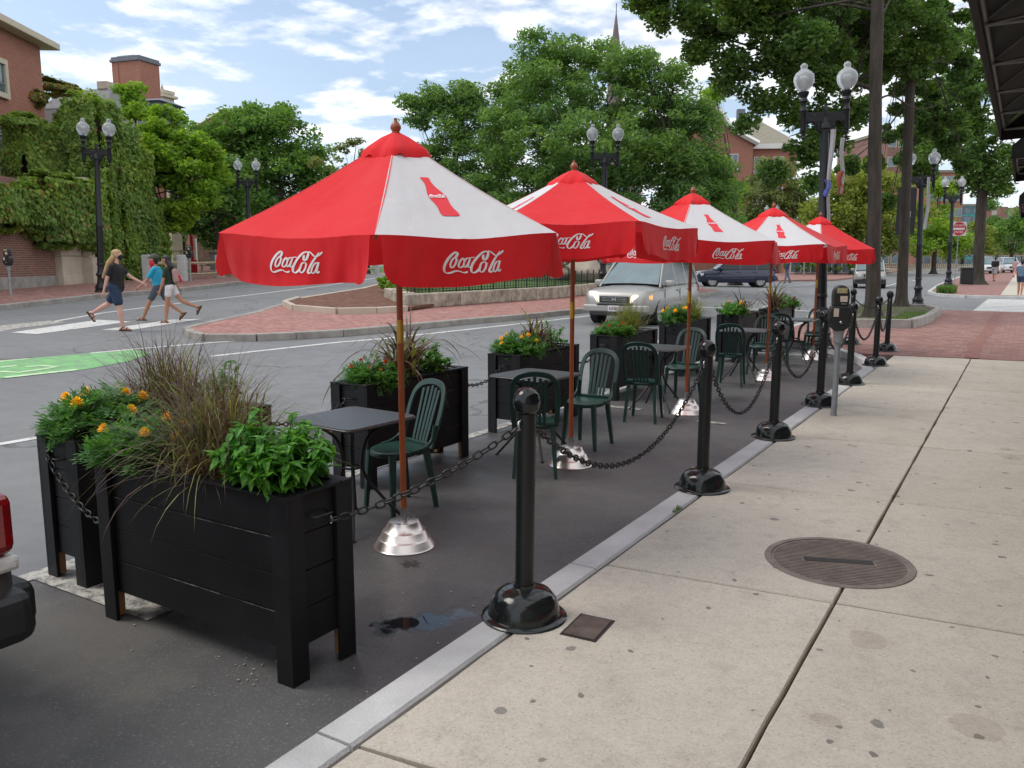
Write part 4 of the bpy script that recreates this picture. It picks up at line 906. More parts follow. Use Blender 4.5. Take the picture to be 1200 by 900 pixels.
# ------------------------------------------------------------------ CHAIRS (faces +x locally)
def make_chair():
    e=empty('resin_chair',(0,0,0)); mt=M['chair_green']
    # seat: rounded, dished
    pts=[]; N=32
    rows=[]
    for i in range(9):
        r=i/8; row=[]
        for k in range(N+1):
            a=2*PI*k/N; sx=.205*(1+.05*math.cos(2*a)); sy=.205*(1-.06*math.cos(a)); sq=.18
            ca,sa=math.cos(a),math.sin(a); f=1/((abs(ca)**2.6+abs(sa)**2.6)**(1/2.6))
            z=.445-.014*(1-r*r)+(-.012*max(0,ca)*r**4) -(.0 if r<1 else 0)
            row.append((sx*r*ca*f,sy*r*sa*f,z))
        rows.append(row)
    rows.append([(x*1.03,y*1.03,z-.006) for x,y,z in rows[-1]]); rows.append([(x,y,z-.028) for x,y,z in rows[-1]]); rows.append([(x*.93,y*.93,z) for x,y,z in rows[-1]])
    b=MB(); b.grid([list(c) for c in zip(*rows)][::-1]); b.build('seat',mt,e)
    for sx,sy,nm in ((.165,.15,'front'),(.165,-.15,'front'),(-.16,.155,'rear'),(-.16,-.155,'rear')):
        ox=.03 if sx>0 else -.07; oy=.035*(1 if sy>0 else -1)
        b=MB(); 
        rw=[]
        for t in (0,.15,.5,1):
            c=Vector((sx+ox*t,sy+oy*t,.43*(1-t)+.0*t)); w=.030-.011*t; d=.024-.008*t
            # angular channel leg
            rw.append([c+Vector((-d,-w*.8,0)),c+Vector((d,-w*.8,0)),c+Vector((d*1.15,0,0)),c+Vector((d,w*.8,0)),c+Vector((-d,w*.8,0)),c+Vector((-d,-w*.8,0))])
        b.grid(rw[::-1],False); b.add([tuple(p) for p in rw[-1][:5]],[(0,1,2,3,4)]); b.build('leg',mt,e,bevel=.003)
    # back hoop
    def bk(y,z): # back surface: leans back
        return Vector((-.185-.16*(z-.44)/.42+.05*(1-(y/.2)**2)*-1*(.6),y,z))
    P=[bk(-.185,.43),bk(-.198,.55),bk(-.205,.68),bk(-.19,.79),bk(-.14,.85),bk(-.07,.872),bk(0,.878),bk(.07,.872),bk(.14,.85),bk(.19,.79),bk(.205,.68),bk(.198,.55),bk(.185,.43)]
    C_=cr_spline([tuple(p) for p in P],4); rw=[]
    for i,p in enumerate(C_):
        t=(C_[min(i+1,len(C_)-1)]-C_[max(i-1,0)]).normalized(); n=Vector((-.93,0,-.36)).normalized(); s=t.cross(n).normalized(); w=.021;d=.009
        rw.append([p-s*w-n*d,p+s*w-n*d,p+s*w*1.05+n*d,p-s*w*1.05+n*d,p-s*w-n*d])
    b=MB(); b.grid(rw,False); b.build('back_hoop',mt,e,bevel=.003)
    for y in (-.10,-.05,0,.05,.10):
        top=.852-abs(y)*.25; L=[]
        for k in range(6):
            z=.44+(top-.44)*k/5; p=bk(y*(.8+.2*k/5),z)+Vector((.008,0,0)); L.append([p+Vector((0,-.0135,0)),p+Vector((0,.0135,0)),p+Vector((-.008,.0135,0)),p+Vector((-.008,-.0135,0)),p+Vector((0,-.0135,0))])
        b=MB(); b.grid(L,False); b.build('slat',mt,e)
    b=MB(); b.box((-.20,0,.452),(.03,.36,.03)); b.build('back_rail',mt,e,bevel=.006)
    for s in (-1,1):   # curved gusset between seat side and hoop
        b=MB(); b.tube(cr_spline([(.02,s*.20,.435),(-.10,s*.212,.45),(-.185,s*.205,.50),(-.215,s*.203,.60)],4),[.016]*13,6); b.build('side_gusset',mt,e)
    return e
C0=make_chair()
ch=[(-3.70,4.47,-105,'green resin chair behind the nearest table, back toward the planter'),
    (-3.36,5.84,118,'green resin chair seen from behind between the nearest bollard and table two'),(-3.44,6.95,-88,'green resin chair right of the second umbrella pole, facing the camera'),
    (-3.48,8.45,100,'green resin chair seen from behind left of the third umbrella pole'),(-3.55,9.82,-92,'green resin chair facing the camera behind table three'),
    (-3.42,11.45,100,'green resin chair seen from behind at table four'),(-3.38,12.85,-90,'green resin chair behind table four, just left of the fourth pole'),
    (-3.42,14.0,105,'dark green chair seen from behind at the farthest table'),(-3.1,15.35,-90,'green resin chair at the farthest table, beside the farthest pole')]
for i,(x,y,a,l) in enumerate(ch):
    o=C0 if i==0 else copy_tree(C0); o.location=(x,y,.004); o.rotation_euler=(0,0,R(a)); o.scale=(.93,.90,1) if i else (.88,.90,1); o['label']=l; o['category']='chair'; o['group']='green resin chairs at the tables'
# ------------------------------------------------------------------ STREET LAMPS
def make_lamp():
    e=empty('street_lamp',(0,0,0))
    b=MB(); b.lathe([(.215,0),(.22,.06),(.20,.09),(.215,.12),(.20,.16),(.17,.20),(.19,.25),(.18,.31),(.14,.36),(.12,.44),(.11,.60),(.125,.64),(.15,.67),(.155,.70),(.12,.74),(.10,.80),(.095,.98),(.115,1.0),(.115,1.04),(.085,1.08),(.001,1.08)],24); b.build('base',M['lamp_black'],e,angle=40)
    b=MB(); b.lathe([(.100,1.05),(.097,2.2),(.11,2.21),(.11,2.25),(.096,2.27),(.082,4.28),(.11,4.30),(.11,4.36),(.08,4.40),(.001,4.62)],20); b.build('pole',M['lamp_black'],e,angle=40)
    b=MB(); b.box((0,0,4.50),(.92,.08,.12)); b.box((0,0,4.60),(.84,.06,.04)); b.box((0,0,4.40),(.30,.07,.14)); b.box((0,0,4.34),(.18,.12,.22))
    for s in (-1,1):
        b.tube(cr_spline([(s*.06,0,4.20),(s*.16,0,4.30),(s*.20,0,4.40),(s*.30,0,4.46),(s*.40,0,4.40),(s*.42,0,4.30)],4),.028,6)
        b.lathe([(.02,4.10),(.035,4.14),(.02,4.18),(.05,4.24),(.06,4.30),(.055,4.62),(.075,4.66),(.05,4.72),(.055,4.80),(.085,4.84),(.06,4.90),(.10,4.97),(.105,5.01),(.001,5.02)],14,(s*.42,0,0))
    b.lathe([(.03,4.60),(.045,4.68),(.02,4.74),(.001,4.80)],12)
    b.build('crossarm',M['lamp_black'],e,angle=40)
    for s in (-1,1):
        b=MB(); b.lathe([(.09,5.015),(.12,5.06),(.175,5.14),(.197,5.22),(.192,5.30),(.155,5.37),(.10,5.41),(.065,5.435),(.058,5.46),(.073,5.485),(.063,5.52),(.03,5.545),(.001,5.56)],24,(s*.42,0,0)); gl=b.build('globe',M['globe'],e)
        b=MB(); b.lathe([(.045,5.02),(.045,5.24),(.06,5.25),(.06,5.30),(.001,5.31)],12,(s*.42,0,0)); b.build('lamp_core',M['globe_core'],gl)
    return e
L0=make_lamp()
nl=gnd(962,405,.13)
lamps=[(nl[0],nl[1],.128,31,.93,'tall black double globe lamp between the fourth and farthest umbrellas, torn banner on it'),
 (-3.03,31.2,.13,31,.94,'black double globe lamp behind the second oak trunk, its base in the tree bed'),
 (-3.95,57.0,.13,31,1.17,'black double globe lamp across the side street beside the round red traffic sign'),]
def groundz(x,y,o=.13): return h(x,y)+o
pl=far(116,303,26.6); lamps.append((pl.x,pl.y,.57,28,1.,'black double globe lamp in front of the ivy covered wall'))
pl=far(292,303,38.); lamps.append((pl.x,pl.y,.70,28,1.,'black double globe lamp left of the nearest umbrella, by the hydrant'))
pl=far(707,303,30.); lamps.append((pl.x,pl.y,.48,31,1.08,'black double globe lamp rising behind the second umbrella, in front of the locust trees'))
pl=far(902,303,92.); lamps.append((pl.x,pl.y,0.1,31,1.35,'small distant double globe lamp just above the fourth umbrella'))
pl=far(980,303,88.); lamps.append((pl.x,pl.y,0.1,120,1.25,'small distant lamp between the tall lamp and the big oak trunk'))
for i,(x,y,z,a,s,l) in enumerate(lamps):
    o=L0 if i==0 else copy_tree(L0); o.location=(x,y,z); o.rotation_euler=(0,0,R(a)); o.scale=(s,)*3; o.rotation_euler=(Matrix.Rotation(R([-2.2,-2.4,-1.5,2.2,1.,0,0,0][i]),4,Vector((-math.sin(YAW),math.cos(YAW),0)))@Matrix.Rotation(R(a),4,'Z')).to_euler(); o['label']=l; o['category']='street lamp'; o['group']='black double globe street lamps'
# banners hanging on the near lamp
e=empty('street_banner',(nl[0],nl[1],-.05),R(31),'narrow torn white and blue banner hanging on the tall near lamp','banner')
def banner(xs,z0,z1,w,seed,mat,nm,yo=.12):
    b=MB(); rw=[]
    for i in range(13):
        t=i/12; z=z1+(z0-z1)*t; rw.append([(xs+w*(u-.5)*(1-.25*t)+.02*math.sin(t*7+seed),-yo+.03*math.sin(u*5+t*4+seed),z) for u in (0,.33,.66,1)])
    b.grid(rw); return b.build(nm,M[mat],e)
banner(-.05,2.3,4.15,.09,1,'banner_white','cloth'); banner(.15,3.0,4.0,.09,3,'banner_white','cloth'); banner(-.10,2.95,3.25,.10,5,'banner_blue','blue_field',.15); banner(.13,3.0,3.4,.12,2,'banner_red','red_field',.14)
b=MB(); b.tube([(-.02,-.02,2.32),(-.16,-.14,2.32)],.012,6); b.tube([(0,0,4.15),(.2,-.12,4.12)],.012,6); b.build('arm',M['lamp_black'],e)
e=empty('street_banner',(-3.03,31.2,.13),R(31),'black rectangular sign panel on the lamp behind the second oak','banner')
b=MB(); b.box((-.62,0,3.2),(.62,.03,1.5)); b.build('panel',M['lamp_black'],e); b=MB(); b.tube([(0,0,3.97),(-.95,0,3.97)],.015,6); b.tube([(0,0,2.43),(-.95,0,2.43)],.015,6); b.build('arm',M['lamp_black'],e)
b=MB(); b.box((-.66,-.019,3.1),(.06,.006,.25)); b.box((-.5,-.019,3.1),(.05,.006,.2)); b.build('mark',M['sign_white'],e)
banner(.0,2.6,4.3,.12,4,'banner_white','cloth',.14)
# signal cabinet box on near lamp
e=empty('signal_box',(far(944,280,60)).to_tuple(),R(31),'grey back of a traffic signal head beside the tall near lamp','traffic signal')
b=MB(); b.box((0,0,.35),(.55,.35,1.1)); b.build('housing',M['galv'],e,bevel=.03); b=MB(); b.tube([(0,0,-.2),(0,0,-2.7)],.05,8); b.build('post',M['galv'],e)
b=MB(); b.box((0,-.2,-.0),(.3,.1,.3)); b.build('visor',M['meter_black'],e)
# ------------------------------------------------------------------ PARKING METERS
def make_meter():
    e=empty('parking_meter',(0,0,0))
    b=MB(); b.lathe([(.034,0),(.030,.02),(.030,.80),(.001,.80)],16); b.build('post',M['galv'],e,angle=40)
    b=MB(); b.lathe([(.034,.765),(.048,.78),(.05,.86),(.062,.90),(.001,.90)],16); b.build('collar',M['galv'],e,angle=40)
    pro=[(-.085,.94),(-.035,.895),(.035,.895),(.085,.94),(.11,1.02),(.112,1.10),(.085,1.155),(-.085,1.155),(-.112,1.10),(-.11,1.02)]
    def slab(poly,d,nm,mat,bev=.012):
        b=MB(); n=len(poly); b.add([(x,-d/2,z) for x,z in poly]+[(x,d/2,z) for x,z in poly],[tuple(range(n)),tuple(range(n,2*n))[::-1]]+[((i+1)%n,i,n+i,n+(i+1)%n) for i in range(n)]); return b.build(nm,mat,e,bevel=bev)
    slab(pro,.13,'vault',M['meter_black'])
    head=[(-.078,1.155),(.078,1.155),(.082,1.27)]+[(.080*math.cos(a),1.285+.085*math.sin(a)) for a in [PI*k/10 for k in range(0,11)]]+[(-.082,1.27)]
    slab(head,.11,'head',M['meter_black'])
    b=MB(); b.box((.0,-.058,1.315),(.10,.006,.055)); b.build('window',M['meter_glass'],e); b=MB(); b.box((.02,-.0585,1.23),(.07,.006,.06)); b.build('display',M['sticker'],e)
    b=MB(); b.box((-.05,-.0685,1.09),(.05,.006,.085)); b.build('sticker',M['sticker'],e)
    b=MB(); b.box((.02,-.0585,1.18),(.05,.006,.014)); b.build('coin_slot',M['steel'],e)
    b=MB(); b.lathe([(.003,0),(.014,.004),(.016,.01),(.001,.013)],10,(0,0,0)); 
    o=b.build('lock',M['steel'],e); o.location=(.0,-.066,.99); o.rotation_euler=(R(90),0,0)
    return e
E0=make_meter()
ms=[(-1.61,9.1,.13,24,'dark parking meter on a grey post beside the fourth bollard, sticker on its vault')]
p=far(9,303,24.3); ms.append((p.x,p.y,.57,20,'parking meter on the far sidewalk at the left edge, in front of the brick wall'))
p=far(222,303,33.5); ms.append((p.x,p.y,.80,20,'parking meter on the far sidewalk in front of the rail fence'))
for i,(x,y,z,a,l) in enumerate(ms):
    o=E0 if i==0 else copy_tree(E0); o.location=(x,y,z); o.rotation_euler=(0,0,R(a)); o['label']=l; o['category']='parking meter'; o['group']='parking meters'
    if i: o.scale=(1.15,1.15,1.1)
# ------------------------------------------------------------------ NO-ENTRY SIGN, BIN, HYDRANT
def text_mb(txt,size,loc,rot,mat,parent,name='lettering',ext=.002):
    cu=bpy.data.curves.new(name,'FONT'); cu.body=txt; cu.size=size; cu.align_x='CENTER'; cu.align_y='CENTER'; cu.extrude=ext; cu.offset=size*.015; cu.resolution_u=3
    t=bpy.data.objects.new(name,cu); COL.objects.link(t); dg=bpy.context.evaluated_depsgraph_get(); dg.update(); me=bpy.data.meshes.new_from_object(t.evaluated_get(dg)); bpy.data.objects.remove(t)
    me.materials.clear(); me.materials.append(mat); o=link(bpy.data.objects.new(name,me),parent); o.location=loc; o.rotation_euler=rot; return o
p=far(1121,303,56.); e=empty('no_entry_sign',(p.x,p.y,.13),R(18),'round red and white DO NOT ENTER sign on a thin grey post','traffic sign')
b=MB(); b.tube([(0,.03,0),(0,.03,4.35)],.03,8); b.build('post',M['galv'],e)
b=MB(); b.box((0,0,3.62),(.92,.012,.92)); b.build('panel',M['sign_white'],e,bevel=.004)
b=MB(); b.lathe([(.44,0),(.44,.006),(.001,.006)],40,smooth=False); o=b.build('disc',M['sign_red'],e); o.location=(0,-.007,3.62); o.rotation_euler=(R(90),0,0)
b=MB(); b.box((0,-.016,3.62),(.70,.006,.14)); b.build('bar',M['sign_white'],e)
text_mb('DO NOT',.19,(0,-.015,3.84),(R(90),0,0),M['sign_white'],e); text_mb('ENTER',.19,(0,-.015,3.40),(R(90),0,0),M['sign_white'],e)
p=far(1135,303,52.); e=empty('litter_bin',(p.x,p.y,.13),R(10),'black litter bin on the far corner sidewalk beside the leaning oak','litter bin')
b=MB(); b.box((0,0,.52),(.72,.66,.96)); b.build('body',M['lamp_black'],e,bevel=.05)
b=MB(); b.box((0,0,1.04),(.78,.72,.09)); b.build('lid',M['meter_black'],e,bevel=.03)
b=MB()
for k in range(-4,5): b.box((k*.075,-.335,.52),(.025,.012,.85)); b.box((k*.075,.335,.52),(.025,.012,.85))
b.build('slats',M['meter_black'],e)
p=far(313,303,39); e=empty('fire_hydrant',(p.x,p.y,.80),0,'faded orange and white fire hydrant on the far sidewalk','fire hydrant')
b=MB(); b.lathe([(.16,0),(.16,.05),(.11,.07),(.10,.42),(.001,.42)],16); b.build('barrel',M['white_trim'],e,angle=40)
b=MB(); b.lathe([(.14,.40),(.14,.46),(.13,.50),(.10,.60),(.04,.65),(.04,.70),(.001,.70)],16); b.build('bonnet',M['orange_paint'],e,angle=40)
b=MB(); b.tube([(-.2,0,.36),(.2,0,.36)],.06,10); b.tube([(0,-.2,.33),(0,0,.33)],.075,10); b.build('nozzle',M['orange_paint'],e)
# ------------------------------------------------------------------ VEHICLES
def lerp(a,b,t): return a+(b-a)*t
def make_suv(name,label,paint,loc,yaw,L=4.75,W=1.95,H=1.74,style='rounded',zs=1.,group=None,lights=False,detail=True):
    e=empty(name,loc,R(yaw),label,'SUV',group); hl=L/2; hw=W/2
    boxy=style=='boxy'
    # stations (x, halfwidth frac, zbottom, ztop at side, crown)
    bz=.98 if not boxy else 1.0
    st=[(hl,.72,.40,.66,.70),(hl-.05,.84,.33,.78,.83),(hl-.14,.91,.29,.90,.93),(hl-.35,.955,.27,.935,.985),(hl-.8,.985,.26,.965,1.03),(hl-1.2,1.,.25,bz,1.055),(hl-1.35,1.,.25,bz+.02,1.06),
        (0,1.,.25,bz+.04,1.04),(-1.0,1.,.25,bz+.05,1.05),(-hl+.5,.985,.27,bz+.06,1.06),(-hl+.2,.95,.30,bz+.04,1.04),(-hl+.07,.90,.34,bz-.0,1.0),(-hl,.82,.42,bz-.10,.9)]
    if boxy: st=[(hl,.80,.42,.80,.84),(hl-.04,.88,.36,.92,.95),(hl-.10,.93,.33,.97,1.0)]+[(x,f,zb,zt_,c) for x,f,zb,zt_,c in st[3:]]
    fine=[]
    for a,b2 in zip(st[:-1],st[1:]):
        n=max(1,int(abs(a[0]-b2[0])/.16))
        for k in range(n): fine.append(tuple(lerp(p,q,k/n) for p,q in zip(a,b2)))
    fine.append(st[-1]); rows=[]
    for x,f,zb,zt_,c in fine:
        w=hw*f; half=[(w*.80,zb),(w*.93,zb+.04),(w*.975,zb+.14),(w,zb+(zt_-zb)*.42),(w*.995,zb+(zt_-zb)*.60),(w*.965,zt_-.07),(w*.93,zt_-.015),(w*.86,zt_+.01),(w*.5,lerp(zt_,c,.85)),(0,c)]
        ring=[(x,y,z) for y,z in half]+[(x,-y,z) for y,z in half[::-1][1:]]; rows.append(ring+[ring[0]])
    b=MB(); b.grid(rows); n=len(rows[0])-1; b.add(rows[0][:n],[tuple(range(n))],False); b.add(rows[-1][:n],[tuple(range(n))[::-1]],False)
    body=b.build('body',paint,e,weld=True,angle=38)
    wr=.355; wx=(hl-.92,-hl+.98)
    cut=MB()
    for x in wx:
        for s in (-1,1): cut.tube([(x,s*(hw-.26),wr),(x,s*(hw+.2),wr)],wr+.055,28)
    co=cut.build('cutter',M['tyre']); md=body.modifiers.new('arch','BOOLEAN'); md.object=co; md.operation='DIFFERENCE'; md.solver='EXACT'
    bake(body); bpy.data.objects.remove(co)
    # cabin
    xf0,xf1=hl-1.12,hl-1.92; xr1,xr0=-hl+.42,-hl+.12
    if boxy: xf0,xf1=hl-1.30,hl-1.78; xr1,xr0=-hl+.30,-hl+.12
    zb=1.0; zt_=H-.075; wb=hw*.90; wt=hw*(.70 if not boxy else .78)
    def cab(x_t,fz,y):   # helper not used
        return 0
    P=lambda x,y,z:(x,y,z)
    A=[(xf0,zb),(xf1,zt_),(xr1,zt_),(xr0,zb)]
    b=MB(); b.add([(xf0-.02,-wb+.02,zb),(xf0-.02,wb-.02,zb),(xf1,wt-.02,zt_),(xf1,-wt+.02,zt_),(xr0+.02,-wb+.02,zb),(xr0+.02,wb-.02,zb),(xr1,wt-.02,zt_),(xr1,-wt+.02,zt_)],[(0,1,2,3),(5,4,7,6),(1,5,6,2),(4,0,3,7),(3,2,6,7)],False); b.build('cabin',M['car_trim'],e)
    # roof
    rows=[]; NX=12
    for i in range(NX+1):
        t=i/NX; x=lerp(xf1+.06,xr1-.05,t); arch=.035*math.sin(PI*t)**.6; ez=-.03*(abs(2*t-1)**6)
        row=[]
        for k in range(13):
            u=-1+2*k/12; y=wt*1.02*math.sin(u*PI/2)*1.0; row.append((x,y,zt_+.012+ez+(arch+.055)*math.cos(u*PI/2)**.7 if abs(u)<1 else zt_-.03+ez))
        rows.append(row)
    b=MB(); b.grid(rows); b.add([(xf1+.06,-wt,zt_-.03),(xf1+.06,wt,zt_-.03),(xr1-.05,wt,zt_-.03),(xr1-.05,-wt,zt_-.03)],[(0,1,2,3)]); b.build('roof',paint,e)
    # glass
    def side(x0,x1,s,nm='side_window',g='glass'):
        # between beltline points x0..x1, clipped to the raked frame
        def xt(x,z): 
            f=(z-zb)/(zt_-zb); lo=lerp(xr0,xr1,f)+.06; hi=lerp(xf0,xf1,f)-.07; return min(max(x,lo),hi)
        z0=zb+.045; z1=zt_-.045; ye=lambda z: s*(lerp(wb,wt,(z-zb)/(zt_-zb))+.004)
        b=MB(); rws=[]
        for k in range(5):
            z=lerp(z0,z1,k/4); rws.append([(xt(lerp(x0,x1,q/4),z),ye(z),z) for q in range(5)])
        b.grid(rws,False); b.build(nm,M[g],e)
    cuts=[xf0,xf0-1.45,xf0-2.42,xr0] if not boxy else [xf0,xf0-1.25,xf0-2.2,xr0]
    for s in (-1,1):
        for a,c in zip(cuts[:-1],cuts[1:]): side(c+.035,a-.035,s)
        # pillars
        for xa in cuts[1:-1]:
            b=MB(); f=.5; b.add([(xa+.035,s*(wb+.002),zb),(xa-.035,s*(wb+.002),zb),(xa-.03,s*(wt+.002),zt_),(xa+.03,s*(wt+.002),zt_)],[(0,1,2,3)]); b.build('pillar',paint if not boxy else M['car_trim'],e)
        b=MB(); b.tube([(xf0+.03,s*(wb-.01),zb-.01),(xf1+.04,s*(wt-.0),zt_+.0)],.036,6); b.build('pillar',paint,e)
        b=MB(); b.tube([(xr0-.0,s*(wb-.02),zb-.02),(xr1-.0,s*(wt-.0),zt_-.0)],.06,6); b.build('pillar',paint,e)
        b=MB(); b.tube([(xf1+.04,s*wt,zt_),(xr1,s*wt,zt_)],.032,6); b.build('roof_rail',paint,e)
        b=MB(); b.tube([(xf0-.0,s*(wb+.005),zb+.012),(xr0+.1,s*(wb+.005),zb+.012)],.014,6); b.build('belt_moulding',M['car_trim'],e)
        if detail:
            b=MB(); b.tube([(xf1-.15,s*(wt-.10),zt_+.07),(xf1-.2,s*(wt-.10),zt_+.105),(xr1+.3,s*(wt-.10),zt_+.105),(xr1+.2,s*(wt-.10),zt_+.06)],.018,6); b.build('roof_rack',M['car_trim'] if paint is not M['navy_paint'] else M['chrome'],e)
            for xd in cuts[1:3]:
                b=MB(); b.box((xd+.16,s*(hw*.995+.004),.90),(.19,.03,.035)); b.build('door_handle',paint,e,bevel=.008)
            for xd in (xf0-.12,cuts[1],cuts[2]):
                b=MB(); b.box((xd,s*(hw*.992),.64),(.012,.016,.62)); b.build('door_seam',M['car_trim'],e)
            b=MB(); b.box((-.02,s*(hw+.002),.52),(wx[0]-wx[1]-.95,.028,.09)); b.build('side_moulding',M['car_trim'] if style!='rounded' else paint,e,bevel=.01)
        b=MB(); b.box((xf0-.30,s*(wb+.15),zb+.10),(.16,.24,.17)); b.build('wing_mirror',paint,e,bevel=.05,seg=3)
    b=MB(); b.grid([[(lerp(xf0,xf1,k/4)+.012,lerp(-1,1,q/8)*lerp(wb,wt,k/4)*.93,lerp(zb+.05,zt_-.04,k/4)+.02+.03*(1-(lerp(-1,1,q/8))**2)) for q in range(9)] for k in range(5)],True); b.build('windshield',M['windshield'],e)
    b=MB(); b.grid([[(lerp(xr0,xr1,k/4)-.014,lerp(-1,1,q/8)*lerp(wb,wt,k/4)*.90,lerp(zb+.06,zt_-.06,k/4)) for q in range(9)] for k in range(5)],True); b.build('rear_window',M['glass'],e)
    # wheels
    for x in wx:
        for s in (-1,1):
            we=MB(); 
            we.lathe([(.24,-.02),(.24,-.10),(wr-.03,-.115),(wr,-.09),(wr,.09),(wr-.03,.115),(.24,.10),(.24,.02)],32,caps=False); w=we.build('wheel',M['tyre'],e,angle=40); w.location=(x,s*(hw-.13),wr); w.rotation_euler=(R(90),0,0)
            r2=MB(); r2.lathe([(.245,-.075*s),(.242,-.105*s),(.225,-.095*s),(.215,-.06*s),(.001,-.05*s)],28,caps=False)
            for k in range(6):
                a=2*PI*k/6; r2.box((.125*math.cos(a),.125*math.sin(a),-.082*s),(.21,.062,.03),a)
            r2.lathe([(.06,-.05*s),(.055,-.09*s),(.001,-.095*s)],16); rm=r2.build('rim',M['rim'],w)
            ln=MB(); ln.tube([(x,s*(hw-.255),wr),(x,s*(hw-.235),wr)],wr+.05,20); ln.build('wheel_well',M['tyre'],e)
    # front
    fx=hl
    b=MB(); b.box((fx-.02,0,.46),(.16,W*.80,.20)); b.box((fx-.10,0,.46),(.20,W*.93,.20)); b.build('front_bumper',paint if not boxy else M['car_trim'],e,bevel=.05,seg=3)
    b=MB(); b.box((fx-.005,0,.335),(.15,W*.70,.12)); b.box((fx+.02,0,.575),(.10,W*.5,.035)); b.build('air_dam',M['car_trim'],e,bevel=.02)
    if boxy:
        b=MB(); b.box((fx-.01,0,.76),(.03,.86,.24)); b.build('grille',paint,e,bevel=.01)
        b=MB()
        for k in range(7): b.box((fx+.006,(k-3)*.105,.76),(.012,.06,.19))
        b.build('grille_slots',M['car_trim'],e)
    else:
        b=MB(); b.box((fx-.035,0,.705),(.10,.90,.21)); b.build('grille_frame',M['chrome'] if paint is M['navy_paint'] else paint,e,bevel=.03)
        b=MB(); b.box((fx+.0,0,.705),(.06,.82,.165)); b.build('grille',M['car_trim'],e,bevel=.02)
        if lights:
            b=MB(); 
            for k in (-1,0,1): b.box((fx+.033,0,.705+k*.042),(.01,.70,.008))
            b.build('grille_bars',M['rim'],e)
            b=MB(); b.box((fx+.045,-.045,.705),(.012,.022,.10)); b.box((fx+.045,.045,.705),(.012,.022,.10)); b.box((fx+.045,0,.705),(.012,.08,.02)); b.build('emblem',M['chrome'],e,bevel=.003)
    for s in (-1,1):
        if boxy: b=MB(); b.box((fx-.01,s*.60,.78),(.06,.26,.18)); hlm=b.build('headlight',M['clear_lamp'],e,bevel=.02)
        else:
            b=MB(); 
            b.add([(fx+.025-.02,s*.43,.62),(fx-.16,s*.84,.64),(fx-.36,s*.915,.70),(fx-.38,s*.90,.84),(fx-.17,s*.83,.83),(fx-.03,s*.45,.80)],[(0,1,4,5),(1,2,3,4)],False)
            bo=b.build('headlight',M['clear_lamp'] if not lights else M['lit_lens'],e)
            so=bo.modifiers.new('solid','SOLIDIFY'); so.thickness=.03; so.offset=0
            b=MB(); b.lathe([(.001,0),(.07,.01),(.11 if lights else .085,.03),(.001,.032)],16); bl=b.build('bulb',M['headlight_on'] if lights else M['chrome'],bo); bl.location=(fx-.055,s*.57,.72); bl.rotation_euler=(0,R(90),s*R(22))
            if lights:
                b=MB(); b.box((fx-.22,s*.875,.755),(.20,.03,.10),s*R(-32)); b.build('turn_signal',M['amber_on'] if s>0 else M['amber'],bo,bevel=.01)
    b=MB(); b.box((fx+.065,0 if not lights else .0,.47),(.012,.31,.155)); pt=b.build('number_plate',M['plate'],e)
    b=MB()
    for k in range(6): b.box((fx+.073,-.105+k*.042,.465),(.003,.022,.07))
    b.build('plate_marks',M['plate_ink'],pt)
    # rear
    b=MB(); b.box((-hl+.0,0,.50),(.18,W*.84,.22)); b.box((-hl+.10,0,.50),(.26,W*.95,.22)); b.build('rear_bumper',M['car_trim'] if boxy or paint is M['grey_car'] else paint,e,bevel=.06,seg=3)
    for s in (-1,1):
        b=MB(); b.box((-hl+.075,s*(hw*.84),.90),(.12,.16,.26 if paint is not M['navy_paint'] else .2)); tlm=b.build('tail_lamp',M['red_lamp'],e,bevel=.045,seg=3); b=MB(); b.box((-hl+.075,s*(hw*.84),.735),(.125,.165,.065)); b.build('reverse_lens',M['clear_lamp'],tlm,bevel=.02)
    if detail:
        for s in (-.35,.25):
            b=MB(); b.tube([(xf0-.02,s,zb+.075),(xf0-.09,s+.35,zb+.14),(xf0-.12,s+.55,zb+.15)],.010,5); b.build('wiper',M['car_trim'],e)
    return e
hon=make_suv('silver_suv','silver SUV with lit headlights driving toward the camera behind the planters',M['silver_paint'],(-9.30,22.45,.003),-87,4.77,1.96,1.80,lights=True)
p=far(861,303,50.5); make_suv('navy_suv','dark navy SUV seen from the side crossing behind the silver SUV',M['navy_paint'],(p.x,p.y,h(p.x,p.y)+.01),180+31.6-3,4.75,1.9,1.70)
p=far(1020,303,51.); make_suv('silver_off_roader','silver boxy off-roader approaching behind the big oak trunk',M['silver_paint'],(p.x,p.y,.0),-80,4.5,1.82,1.72,'boxy')
p=far(1156,303,92.); make_suv('white_suv','white parked vehicle behind the man in black, nearer the leaning oak',M['white_car'],(p.x,p.y,.1),-75,4.7,1.95,1.85,detail=False)
p=far(1182,303,98.); make_suv('white_suv','white parked vehicle between the man in black and the woman in the floral dress',M['white_car'],(p.x,p.y,.1),-75,4.7,1.95,1.8,detail=False)
# parked vehicle at the left edge: only its rear corner is in view
pk=make_suv('grey_suv','rear corner of a parked dark vehicle with red tail lamp at the left edge',M['grey_car'],(-3.965,-.80,.004),-90,4.7,1.94,1.78); pk.scale=(1,1,.90)
